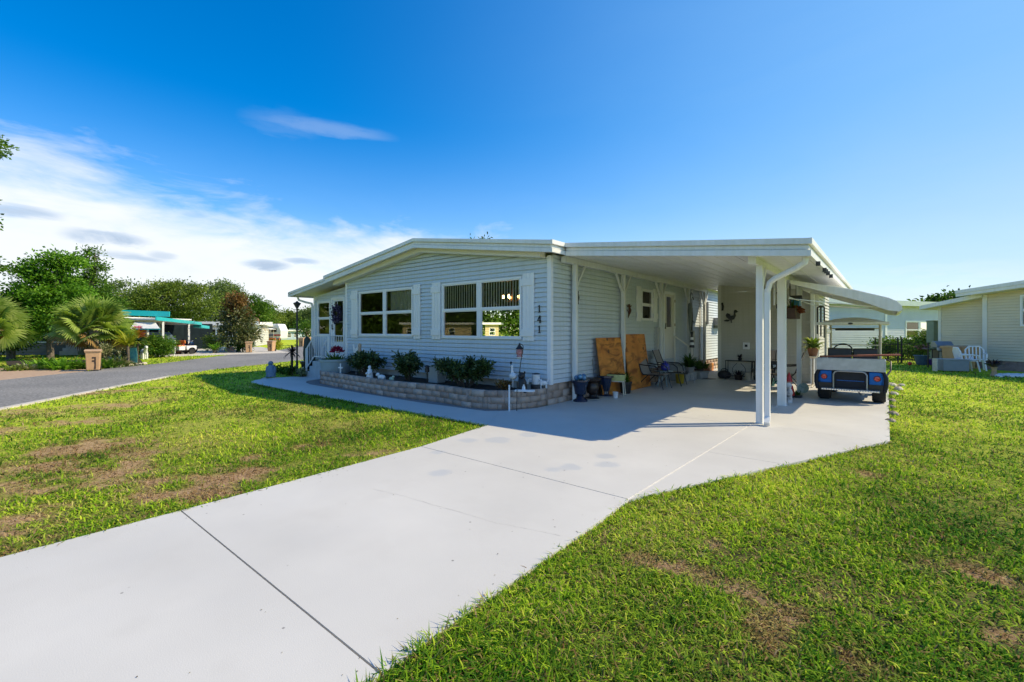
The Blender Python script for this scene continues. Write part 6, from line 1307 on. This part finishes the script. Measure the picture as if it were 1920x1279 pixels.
x, y = dp(905, 42); tree('far_tree', 'tree whose twigs just show above the grey home ridge', 'tree', (x, y), 8, .2, [(0, 0, 9.2, 1.6, 1.6, .75), (1.2, .4, 9.0, 1, 1, .8)], 26, 18, .35, .3, .16, G_DEEP)
# ================================================================== across the road, left
dl = lambda px, d: dp(px, d)
x, y = dl(95, 25.5)
tree('broadleaf_tree', 'tall bright green tree standing left of the palm', 'tree', (x, y), 2.6, .17,
     [(0, 0, 3.9, 1.5, 1.5, 1.1), (-1.1, .3, 3.2, 1.0, 1.0, .9), (1.2, -.3, 3.3, 1.0, 1.1, .9), (-.2, .2, 5.1, 1.1, 1.0, .75), (.6, 0, 5.55, .9, .8, .5), (-.9, 0, 4.7, .7, .7, .5), (.3, -.6, 2.3, 1.3, 1.0, .8), (-.6, -.5, 1.9, .9, .8, .6)], 470, 36, .22, .17, .10, G_BRIGHT, 'garden trees across the road', .5)
x, y = dl(172, 28)
tree('broadleaf_tree', 'narrow pointed green tree rising behind the palm', 'tree', (x, y), 3.0, .12, [(0, 0, 4.0, 1.1, 1.0, 1.1), (.05, 0, 5.2, .65, .6, .9), (-.1, 0, 6.1, .42, .4, .55), (.3, 0, 6.5, .25, .25, .35), (.8, 0, 3.0, .9, .8, .8), (0, 0, 2.2, 1.3, 1, .9)], 290, 30, .17, .16, .09, G_MID, 'garden trees across the road', .45)
x, y = dl(128, 31)
tree('broadleaf_tree', 'dense dark tree filling in behind the bright green tree', 'tree', (x, y), 1.8, .18, [(0, 0, 3.0, 2.1, 1.4, 2.0), (-1.6, 0, 2.4, 1.5, 1.2, 1.6), (1.5, 0, 2.5, 1.4, 1.2, 1.5), (.2, 0, 4.6, 1.3, 1.1, .9)], 330, 30, .25, .18, .1, G_DEEP, 'garden trees across the road', .5)
x, y = dl(20, 26)
tree('broadleaf_tree', 'dark dense tree at the left edge of the view', 'tree', (x, y), 1.6, .2, [(0, 0, 2.0, 1.9, 1.2, 1.5), (-1.4, 0, 2.6, 1.4, 1.2, 1.2), (1.0, .3, 1.5, 1.1, 1, 1.2), (.4, .2, 3.2, 1.0, .9, .7)], 260, 30, .22, .16, .09, G_DEEP, 'garden trees across the road', .5)
x, y = dl(-93, 21)
tree('broadleaf_tree', 'tall tree whose twigs reach in at the left edge', 'tree', (x, y), 5.5, .2, [(0, 0, 7.5, 1.4, 1.4, 2.2), (0, 0, 10.5, 1.9, 1.9, .6), (0, 0, 4.7, 2.0, 2.0, .9)], 260, 30, .16, .18, .1, G_MID, 'garden trees across the road', .5)
x, y = dl(176, 21.2); fan_palm('fan_palm', 'full fan palm standing behind the nearest tan bin', (x, y, -.04), 1.75, 1.52, 70, G_PALM, leafmat('dry_frond_leaf', (.16, .09, .03), (.30, .19, .07), (.4, .3, .14), .2), down=-.45)
x, y = dl(-32, 20.5); fan_palm('fan_palm', 'fan palm cut off by the left edge of the view', (x, y, -.04), 1.75, 1.7, 44, G_PALM, MATS['dry_frond_leaf'], down=-.4)
for i, (px, py, rx, h, m, lb) in enumerate(((85, 690, .75, .60, G_BRIGHT, 'broad bright green plant bed clump left of the nearest bin'), (118, 692, .6, .62, G_BRIGHT, 'bright green clump next to the palm trunk'), (150, 691, .5, .55, G_MID, 'green clump directly left of the nearest tan bin'), (30, 694, .55, .34, G_OLIVE, 'low olive clump at the left end of the bed'), (52, 693, .4, .38, G_VARI, 'pale variegated low plant in the left bed'), (200, 689, .5, .55, G_MID, 'green clump directly right of the nearest tan bin'), (222, 686, .5, .62, G_VARI, 'pale flowering bush right of the nearest tan bin'), (238, 684, .45, .36, G_OLIVE, 'yellowish low clump before the teal garden flag'))):
    x, y = gp(px, py); t = thing('bed_plant', lb, 'plant', (x, y, -.03), 0, 'plants in the bed across the road')
    blades('foliage', 110, h*1.05, h*.22, m, t, (0, 0, 0), rx*.8, 1.1, (.35, 1.4), 4)
for i, (px, d, h, lb) in enumerate(((205, 24, 1.15, 'pale flowering shrub behind the nearest tan bin'), (228, 25, 1.0, 'cream flowered shrub left of the teal flag'))):
    shrub('flowering_shrub', lb, (*dl(px, d), -.03), .8, .6, h, 900, .12, .07, G_VARI, 'flowering shrubs across the road', stems=12)
t = thing('yellow_palm', 'yellow green feathery palm clump right of the fan palm', 'palm', (*dl(240, 20.8), -.03)); blades('frond', 60, 1.0, .10, G_YEL, t, (0, 0, .95), .12, 1.3, (.2, 1.4)); part('stem', MB().tube([(0, 0, 0), (.05, 0, .5), (0, 0, 1.0)], [.06, .05, .05], 7), PALMB, t, smooth=True)
t = thing('ti_plant', 'red and orange topped ti plant on a thin trunk', 'plant', (*dl(258, 25), -.03)); part('trunk', MB().tube([(0, 0, 0), (.04, 0, .5), (0, 0, 1.15)], [.05, .04, .04], 7), STEMB, t, smooth=True); blades('foliage', 60, .75, .09, G_DEEP, t, (0, 0, 1.05), .06, 1.2, (-.2, .8)); blades('top_foliage', 60, .72, .10, G_RED, t, (0, 0, 1.2), .06, .9, (.3, 1.4)); petals('flower', (.05, 0, 1.75), (.22, .22, .14), 70, .10, F_PINK, t)
fl_ = thing('garden_flag', 'teal and green garden flag on a black stand by the roadside', 'flag', (*gp(250, 685), -.03), TH); part('stand', MB().tube([(-.18, 0, 0), (-.18, 0, .86), (.20, 0, .86)], .012, 6), BLACK, fl_); part('cloth', MB().prism([(-.15, .16), (.17, .14), (.19, .5), (.15, .84), (-.15, .84)], lambda a, b, s: (a, s, b), -.006, .006), mat('teal_flag_print', (.02, .20, .26), .8, .3, 7, col2=(.18, .50, .38)), fl_)
dgs = MB().ell((0, 0, .42), (.16, .30, .17)); dgs.tube([(0, -.22, .46), (0, -.34, .62)], [.11, .09], 8); dgs.ell((0, -.40, .68), (.09, .13, .10)); dgs.ell((0, -.51, .65), (.05, .06, .045))
for a, b in ((-.09, -.2), (.09, -.2), (-.09, .2), (.09, .2)): dgs.tube([(a, b, .36), (a, b, 0)], [.06, .045], 7)
solo('white_animal_statue', 'white dog statue standing beside the round clipped bush', 'statue', dgs, STATW, (*dl(270, 26), -.03), TH+.9, smooth=True)
bush('round clipped green bush before the teal roofed carport', dl(296, 27.6), 1.0, .9, 1.35, 150, G_MID, None, 'round_bush', .12, 26)
for i in range(9):
    px = 205+i*8.2; py = 689.5-i*.95; x, y = gp(px, py); s = random.uniform(.09, .14); solo('edging_rock', 'white rock in the row edging the bed beside the road', 'rock', MB().ell((0, 0, 0), (s, s*.8, s*.6), 8, 5), MATS['pale_rock'], (x, y, -.0), random.random()*3, 'white rocks edging the roadside bed', smooth=True)
CAN = bin_('nearest tan wheeled bin standing on the road edge by the palm', gp(175, 694.5), TH+.66, .80, 'bins put out along the road')
for px, py, s, lb, rz in ((466.5, 661, .76, 'tan wheeled bin in front of the rust red tree', TH+.5), (509, 658.5, .78, 'tan wheeled bin on the grass verge past the rust red tree', TH-.1), (566, 650, .85, 'tan wheeled bin just right of the lamp post pole', TH), (577, 648, .85, 'farthest tan wheeled bin seen beside the entry room corner', TH+.1)):
    c = copy_tree(CAN); c.location = (*gp(px, py), -.01); c.scale = (s, s, s); c.rotation_euler = (0, 0, rz); c['label'] = lb
# houses across the road: frame given by sightings of the two ends
def row_house(name, label, px0, d0, px1, d1, zw, roofc, wallm, fas=.22, depth=7, over=.4, wins=(), base=None, carp=None, slope=0.0, posts=(), awn=None):
    p, q = Vector(dp(px0, d0)), Vector(dp(px1, d1)); u = (q-p).normalized(); n = Vector((u.y, -u.x)); L = (q-p).length
    if n.dot(-p) < 0: n = -n
    W = Wall(tuple(p), tuple(u), tuple(n)); t = thing(name, label, 'house', (p.x, p.y, 0))
    wb = MB(); hol = [w for w in wins]
    siding(wb, W, 0, L, .0, zw, exp=.2, lap=.025, holes=hol); S0 = Wall(tuple(p), tuple(-n), tuple(-u)); siding(wb, S0, 0, depth, 0, zw, exp=.2, lap=.025); S1 = Wall(tuple(q), tuple(-n), tuple(u)); siding(wb, S1, 0, depth, 0, zw, exp=.2, lap=.025)
    if name == 'teal_house': w2b = MB(); S1.box(w2b, 0, depth, .03, .05, 0, zw); part('side_wall_shade', w2b, mat('shade_dark_wall', (.012, .02, .024), .8, .2, 3, spec=.05), t, world=True)  # near-black sheet over the pale wall: carport shade put into colour
    part('wall', wb, wallm, t, world=True)
    if base: b = MB(); W.box(b, 0, L, .0, .05, 0, base[0]); part('foundation', b, base[1], t, world=True)
    r = MB(); W.prism(r, [(-over, zw), (L+over, zw+slope), (L+over, zw+.1+slope), (-over, zw+.1)], -depth-over, over); ro = part('roof', r, roofc[0], t, world=True)
    f = MB(); W.prism(f, [(-over-.03, zw-.06), (L+over+.03, zw-.06+slope), (L+over+.03, zw+fas-.06+slope), (-over-.03, zw+fas-.06)], over, over+.06); f2_ = Wall(tuple(p-u*over), tuple(-n), tuple(-u)); f2_.box(f, -over, depth+over, .0, .06, zw-.06, zw+fas-.062); part('fascia', f, roofc[1], ro, world=True)
    for w in wins: window(t, W, *w, sashes=1 if w[1]-w[0] < 1.3 else 2, mull=.1)
    i_ = MB(); W.box(i_, .2, L-.2, -depth+.3, -.5, .1, zw-.1); part('interior', i_, INTER, t, world=True)
    return t, W, L
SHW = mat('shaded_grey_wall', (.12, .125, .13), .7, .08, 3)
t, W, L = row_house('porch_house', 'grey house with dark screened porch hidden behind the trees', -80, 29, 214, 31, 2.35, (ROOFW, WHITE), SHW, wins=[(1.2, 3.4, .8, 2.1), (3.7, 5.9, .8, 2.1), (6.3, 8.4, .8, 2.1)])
s = MB(); u0 = L*.70
for k in range(3): W.box(s, u0+.0, u0+1.0, .02+.3*k, .32+.3*k, 0, .66-.2*k)
part('entry_step', s, SAND, t, world=True)
TW = mat('teal_house_wall', (.30, .42, .44), .6, .06, 2)
TCW_ = mat('teal_house_pale', (.50, .53, .53), .6, .05, 2)
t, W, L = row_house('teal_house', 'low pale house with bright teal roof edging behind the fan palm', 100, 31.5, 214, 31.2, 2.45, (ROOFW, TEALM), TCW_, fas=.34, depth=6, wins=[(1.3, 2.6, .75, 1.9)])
# its carport along the road
TC = thing('teal_carport', 'long teal edged carport roof on white posts over a cluttered slab', 'carport', (*dp(330, 31), 0))
P1, P2 = Vector(dp(291, 27.2)), Vector(dp(376, 36)); u = (P2-P1).normalized(); n = Vector((u.y, -u.x)); n = -n if n.dot(-P1) < 0 else n
lf = Vector(cw(-1, .12)).normalized()
TCW = Wall(tuple(P1), tuple(u), tuple(n)); LL = (P2-P1).length
def para(za, zb, h, w, a=P1, b=P2):
    q = [a, b, b+lf*w, a+lf*w]; z = [za, zb, zb, za]; return MB().add([(p.x, p.y, zz) for p, zz in zip(q, z)]+[(p.x, p.y, zz+h) for p, zz in zip(q, z)], [(0,1,2,3),(7,6,5,4),(0,4,5,1),(1,5,6,2),(2,6,7,3),(3,7,4,0)])
tro = part('roof', para(2.24, 2.06, .10, 6), WHITE, TC, world=True)
f = MB(); TCW.prism(f, [(-.06, 2.22), (LL+.05, 2.04), (LL+.05, 2.26), (-.06, 2.44)], .02, .08); part('fascia', f, TEALM, tro, world=True)
hi0, hi1 = Vector(dp(318, 29.4)), Vector(dp(226, 28.6)); part('upper_roof', MB().beam((hi0.x, hi0.y, 2.66), (hi1.x, hi1.y, 2.74), .12, .34), TEALM, tro, 'raised teal roof edge above the carport', world=True)
f = MB(); TCW.prism(f, [(LL+.06, 1.84), (LL+2.4, 1.76), (LL+2.4, 1.98), (LL+.06, 2.06)], -.5, .05); part('lower_fascia', f, TEALM, tro, 'lower teal roof section at the far end', world=True)
for px in (305.5, 354):
    tpx = (px-960)/FPX; l1, d1 = (291-960)/FPX*27.2, 27.2; l2, d2 = (376-960)/FPX*36, 36; kk = (tpx*d1-l1)/((l2-l1)-tpx*(d2-d1)); c = P1.lerp(P2, kk); part('post', MB().box(c.x-.055, c.x+.055, c.y-.055, c.y+.055, 0, 2.16), WHITE, TC, world=True)
for px, d in ((277, 28), (299, 32)): c = Vector(dp(px, d)); part('post', MB().box(c.x-.05, c.x+.05, c.y-.05, c.y+.05, 0, 2.15), WHITE, TC, world=True)
bkw = MB(); q0, q1 = Vector(dp(262, 36.5)), Vector(dp(398, 41)); bkw.beam((q0.x, q0.y, 1.1), (q1.x, q1.y, 1.1), .12, 2.2); part('back_wall', bkw, mat('shade_dark_wall', (.012, .02, .024), .8, .2, 3, spec=.05), TC, world=True)  # the carport's inner shade is put into this wall's near-black colour
a0, a1 = dp(252, 27.4), dp(291, 27.6); b0, b1 = dp(244, 26.4), dp(300, 26.6); awp = MB().add([(*a0, 2.12), (*a1, 2.12), (*b1, 1.72), (*b0, 1.72), (*a0, 2.09), (*a1, 2.09), (*b1, 1.69), (*b0, 1.69)], [(0,1,2,3),(7,6,5,4),(0,4,5,1),(1,5,6,2),(2,6,7,3),(3,7,4,0)])
aw1 = part('end_awning', awp, WHITE, TC, 'sloping white awning on the near end', world=True); part('awning_edge', MB().beam((*b0, 1.69), (*b1, 1.69), .05, .07), TEALM, aw1, world=True)
car = thing('parked_car', 'dark car parked under the white awning of the teal carport', 'car', (*dp(289, 31.5), 0), TH-.1)
part('car_body', MB().prism([(-2, .35), (2, .35), (2.05, .75), (1.95, .9), (-1.9, .95), (-2.05, .8)], lambda a, b, s_: (s_, a, b), -.85, .85), mat('dark_car_paint', (.012, .013, .018), .25, .1, 4, coat=.6), car, bev=.06); part('cabin', MB().prism([(-1.95, .951), (1.1, .951), (.5, 1.5), (-1.7, 1.52)], lambda a, b, s_: (s_, a, b), -.72, .72), mat('tinted_glass', (.10, .14, .2), .15, .1, 3), car, bev=.05)
for a in (-1.25, 1.3):
    for b in (-.8, .8): part('wheel', MB().lathe([(.15, -.1), (.30, -.1), (.32, 0), (.30, .1), (.15, .1)], (b, a, .32), 16, 'X'), RUBBER, car, smooth=True)
golf_cart('white golf cart with orange seats in the teal carport', dp(363, 31.8), TH+2.6, mat('white_cart_paint', (.75, .75, .74), .35, .05, 4, coat=.3), ORNG, cargo=False, roof=False).scale = (.8, .8, .8)
mc = thing('motor_scooter', 'dark blue motor scooter parked under the teal carport', 'scooter', (*dp(343, 31.5), 0), TH+.3); part('scooter_body', MB().prism([(-.7, .35), (-.2, .25), (.3, .25), (.55, .75), (.45, .8), (.2, .4), (-.1, .4), (-.2, .62), (-.75, .66)], lambda a, b, s: (a, s, b), -.17, .17), NAVYC, mc, bev=.03)
for xx in (-.55, .62): part('wheel', MB().lathe([(.1, -.05), (.2, -.05), (.22, 0), (.2, .05), (.1, .05)], (xx, 0, .22), 18, 'Y'), RUBBER, mc, smooth=True)
part('handlebar', MB().tube([(.5, -.3, .9), (.5, 0, .84), (.5, .3, .9)], .02, 6), SILV, mc); part('seat', MB().ell((-.4, 0, .70), (.3, .15, .07)), BLACK, mc, smooth=True)
rbn = thing('red_bench', 'dark red bench at the back of the teal carport', 'bench', (*dp(322, 32), 0), TH); part('seat', MB().box(-.7, .7, -.2, .2, .40, .46), REDP, rbn); part('backrest', MB().box(-.7, .7, .18, .23, .5, .85), REDP, rbn)
for a in (-.6, .6): part('leg', MB().box(a-.03, a+.03, -.18, .2, 0, .4), BLACK, rbn)
bt = MB().ell((0, 0, .62), (.5, .3, .32), 14, 8); bt.box(-.4, .4, -.22, .22, 0, .5); solo('blue_tarp_bundle', 'dark blue tarpaulin bundle in the teal carport', 'tarpaulin', bt, mat('navy_tarp', (.02, .03, .11), .6, .3, 9, .4, 20), (*dp(350, 33.5), 0), TH, smooth=True)
solo('white_board', 'small white notice board standing right of the round bush', 'board', MB().box(-.25, .25, -.02, .02, .18, 1.0).box(-.2, -.16, -.02, .02, 0, .18).box(.16, .2, -.02, .02, 0, .18), STATW, (*dp(321, 28.4), 0), TH, bev=.006)
yp = thing('clay_planter', 'clay planter with yellow green plant at the slab corner', 'potted plant', (*gp(334, 663.5), 0)); part('pot', MB().lathe([(.16, 0), (.22, .34), (.25, .35), (.24, .4), (.2, .39)], n=14), TERRA, yp, smooth=True); blades('foliage', 40, .5, .08, G_YEL, yp, (0, 0, .38), .1, 1.1, (.4, 1.4))
cyc = thing('cycad', 'bright green cycad rosette on the grass near the slab', 'plant', (*gp(403, 662), -.03)); part('trunk', MB().lathe([(.13, 0), (.15, .1), (.10, .24)], n=10), PALMB, cyc, smooth=True); blades('frond', 46, .95, .09, G_BRIGHT, cyc, (0, 0, .22), .06, 1.1, (.2, 1.2))
bush('round grey green bush behind the cycad', dl(402, 36), .9, .8, 1.35, 90, G_OLIVE, None, 'round_bush', .13, 24)
for i, (px, d, s, m, lb) in enumerate(((418, 35.5, .34, STATW, 'white rock left of the pinkish boulder'), (431, 35.2, .40, mat('pink_rock', (.42, .33, .33), .9, .25, 9, .5, 30), 'pinkish boulder under the rust red tree'), (443, 35.4, .30, STATW, 'pale rock right of the pinkish boulder'))):
    solo('garden_rock', lb, 'rock', MB().ell((0, 0, s*.4), (s, s*.8, s*.7), 9, 6), m, (*dl(px, d), -.03), random.random()*3, 'rocks under the rust red tree', smooth=True)
x, y = dl(447, 34.5)
t = thing('magnolia_tree', 'rust red topped magnolia tree beside the road', 'tree', (x, y, -.04)); part('trunk', limbs(MB(), (0, 0, 0), (0, 0, 2.2), .13, [(random.uniform(-1.1, 1.1), random.uniform(-1, 1), random.uniform(1.2, 4)) for _ in range(14)]), BARK, t, smooth=True)
crown('crown', [(0, 0, 1.5, 1.6, 1.4, 1.1), (-.1, 0, 2.5, 1.35, 1.2, .9), (.9, 0, 1.3, .9, .9, .8)], 170, 28, .2, .22, .10, G_MAGN, t, .4); crown('upper_crown', [(-.1, 0, 3.3, 1.15, 1.0, .8), (.1, 0, 4.0, .75, .7, .55), (-.7, 0, 2.7, .8, .8, .7)], 110, 26, .18, .2, .09, G_RUST, t, .4)
bush('dark low bush under the rust red tree', dl(455, 34), .8, .7, .9, 60, G_DEEP, None, 'low_bush', .12, 22)
PALEW = mat('off_white_wall', (.58, .57, .54), .6, .06, 2)
row_house('white_roof_house', 'long white roofed house behind the rust red tree', 340, 45, 478, 47, 2.15, (WHITE, WHITE), PALEW, fas=.38, wins=[(2.2, 3.8, .3, 1.8), (4.4, 5.4, .3, 1.8)], slope=.06)
row_house('gable_house', 'pale house with a shallow gable right of the rust red tree', 462, 52, 500, 55, 2.3, (ROOFW, WHITE), PALEW, fas=.3, wins=[(.6, 1.6, .5, 1.7)], slope=.1)
row_house('brown_screen_house', 'brown walled house with white posts beyond the gable house', 488, 57, 522, 66, 2.2, (ROOFW, WHITE), mat('brown_wall', (.20, .15, .13), .7, .1, 2), fas=.3, wins=[(1.0, 2.4, .4, 1.6)])
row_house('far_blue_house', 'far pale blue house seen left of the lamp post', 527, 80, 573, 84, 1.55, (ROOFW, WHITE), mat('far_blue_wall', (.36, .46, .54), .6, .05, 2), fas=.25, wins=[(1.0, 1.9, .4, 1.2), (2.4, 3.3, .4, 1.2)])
row_house('far_white_house', 'far white house squeezed between lamp post and entry room', 572, 88, 600, 90, 1.7, (WHITE, WHITE), mat('far_pink_wall', (.5, .33, .28), .6, .05, 2), fas=.35, wins=[(.8, 1.6, .4, 1.2)])
golf_cart('orange golf cart parked on the far lawn', dp(520, 56), TH+1.5, ORNG, BLACK, cargo=False)
rv = thing('camper_trailer', 'white camper trailer behind the orange golf cart', 'camper', (*dp(512, 62), 0), TH); part('shell', MB().prism([(-1.5, .5), (1.5, .5), (1.6, 1.6), (1.2, 2.5), (-1.4, 2.5), (-1.6, 1.6)], lambda a, b, s: (a, s, b), -1, 1), WHITE, rv, bev=.1); part('window', MB().box(.3, 1.0, -1.03, -1.0, 1.4, 1.9), BLACK, rv)
for a in (-.5, .5): part('wheel', MB().lathe([(.1, -.1), (.3, -.1), (.32, 0), (.3, .1), (.1, .1)], (a, -.9, .32), 14, 'Y'), RUBBER, rv, smooth=True)
part('red_stripe', MB().box(-1.55, 1.55, -1.02, -1.001, .9, 1.1), REDP, rv)
t = thing('small_palm', 'small palm with tan fronds before the gable house', 'palm', (*dl(488, 50), -.04)); part('trunk', MB().tube([(0, 0, 0), (0, 0, 2.0)], [.14, .1], 8), PALMB, t, smooth=True); blades('frond', 40, 1.5, .12, leafmat('tan_frond', (.16, .11, .05), (.34, .22, .12), (.45, .33, .2), .2), t, (0, 0, 2.0), .08, 1.4, (-.3, 1.4))
bush('green bush on a stump behind the lamp post', dl(575, 50), .9, .9, 2.9, 60, G_MID, None, 'clipped_tree', .2, 24)
bush('yellow green bush beside the orange golf cart', dl(516, 40), .5, .5, .75, 40, G_YEL, None, 'low_bush', .12, 20)
# trees behind
FT = 'trees along the left horizon'
def bg(label, px, d, blobs, nc, m, L=.42, per=26, th=3.5, sp=.55):
    x, y = dl(px, d); return tree('oak_tree', label, 'tree', (x, y), th, .28, blobs, int(nc*1.5), int(per*1.5), sp*.8, L*.72, L*.45, m, FT, .72)
def at_(px0, px1, py, d):        # crown blob seen between two bearings with its top at py
    return (px1-px0)/2*d/FPX, zp(py, d)
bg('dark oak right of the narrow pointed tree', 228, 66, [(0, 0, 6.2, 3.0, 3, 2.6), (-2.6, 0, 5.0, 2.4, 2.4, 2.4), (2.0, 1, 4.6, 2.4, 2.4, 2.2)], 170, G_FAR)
bg('broad rounded oak over the teal roof', 322, 62, [(0, 0, 5.8, 4.2, 3.5, 2.4), (-3.2, 0, 5.2, 2.6, 2.8, 2.4), (3.3, 0, 5.0, 2.6, 2.8, 2.4), (-1.5, 0, 7.1, 2.2, 2, 1.1), (1.5, 0, 7.2, 2.2, 2, 1.0), (.5, -1, 3.4, 4.2, 3, 1.4)], 420, G_OLIVE, .36)
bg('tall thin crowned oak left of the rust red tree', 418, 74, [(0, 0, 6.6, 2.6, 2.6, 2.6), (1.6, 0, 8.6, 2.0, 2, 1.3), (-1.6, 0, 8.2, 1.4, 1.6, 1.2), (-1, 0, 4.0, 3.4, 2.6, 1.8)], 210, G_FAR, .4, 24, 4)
bg('dark oak directly behind the rust red tree', 462, 72, [(0, 0, 5.2, 3.0, 2.6, 2.2), (1.8, 0, 4.2, 2.6, 2.4, 2.0), (-1.8, 0, 5.8, 1.8, 2, 1.5)], 170, G_MID, .4)
bg('lower oak right of the rust red tree', 494, 86, [(0, 0, 4.6, 3.2, 2.6, 2.2), (2.4, 0, 3.6, 2.2, 2.2, 1.7)], 150, G_OLIVE, .42)
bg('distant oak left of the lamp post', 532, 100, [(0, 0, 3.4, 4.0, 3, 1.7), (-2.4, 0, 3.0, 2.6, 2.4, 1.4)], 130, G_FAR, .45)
bg('distant oak behind the lamp post', 568, 96, [(0, 0, 3.6, 3.2, 3, 1.9), (2.2, 0, 4.6, 2.4, 2.4, 1.5)], 140, G_OLIVE, .45)
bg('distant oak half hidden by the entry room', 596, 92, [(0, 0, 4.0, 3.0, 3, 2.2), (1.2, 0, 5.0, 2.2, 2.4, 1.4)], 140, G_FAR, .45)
for k, (px, d) in enumerate(((130, 58), (30, 55), (-60, 52))):
    bg(['oak far behind the bright green tree', 'oak far behind the left dark tree', 'oak beyond the left edge palm'][k], px, d, [(0, 0, 3.6, 3.4, 3, 2.2), (2, 0, 3.0, 2.6, 2.6, 2.0)], 110, G_DEEP, .4)
# the street behind the viewer, seen mirrored in the house windows
def behind(x, y): return (x, y)
for k, (x, y, w) in enumerate(((-51.3, -30.2, 4.0), (-46.4, -33.8, 2.0), (-56.0, -26.0, 3.6))):
    p = Vector((x, y)); u = Vector((.80, -.60)); W = Wall((x, y), tuple(u), (.60, .80)); t = thing('mirrored_house', ['cream house mirrored in the left window', 'low tan house mirrored in the right window', 'cream house mirrored at the window edge'][k], 'house', (x, y, 0), 0, 'houses mirrored in the windows')
    wb = MB(); siding(wb, W, 0, w, 0, 2.5, exp=.25, holes=[(.6, 1.5, .9, 2.0)]); part('wall', wb, mat('sunlit_cream_wall', (.56, .46, .24), .6, .06, 2), t, world=True); r = MB(); W.box(r, -.4, w+.4, -5, .5, 2.5, 2.8); part('roof', r, WHITE, t, world=True); window(t, W, .6, 1.5, .9, 2.0, sashes=1)
for k, (x, y, h) in enumerate(((-52, -52, 15), (-63, -40, 14), (-42, -60, 16), (-74, -30, 15), (-33, -58, 14), (-30, -70, 17), (-80, -12, 13), (-70, -55, 18), (-50, -72, 18), (-86, -42, 18), (-22, -48, 14))):
    tree('oak_tree', 'tall dark oak mirrored in the house windows', 'tree', (x, y), 5, .35, [(0, 0, h*.62, 6, 6, h*.30), (3, 2, h*.45, 5, 5, h*.3), (-3, -2, h*.42, 5, 5, h*.3), (0, 0, h*.85, 3.5, 3.5, h*.15), (0, 0, 2.6, 7, 7, 2.6)], 380, 34, 1.0, .62, .4, G_MID, 'oaks mirrored in the windows', .6)
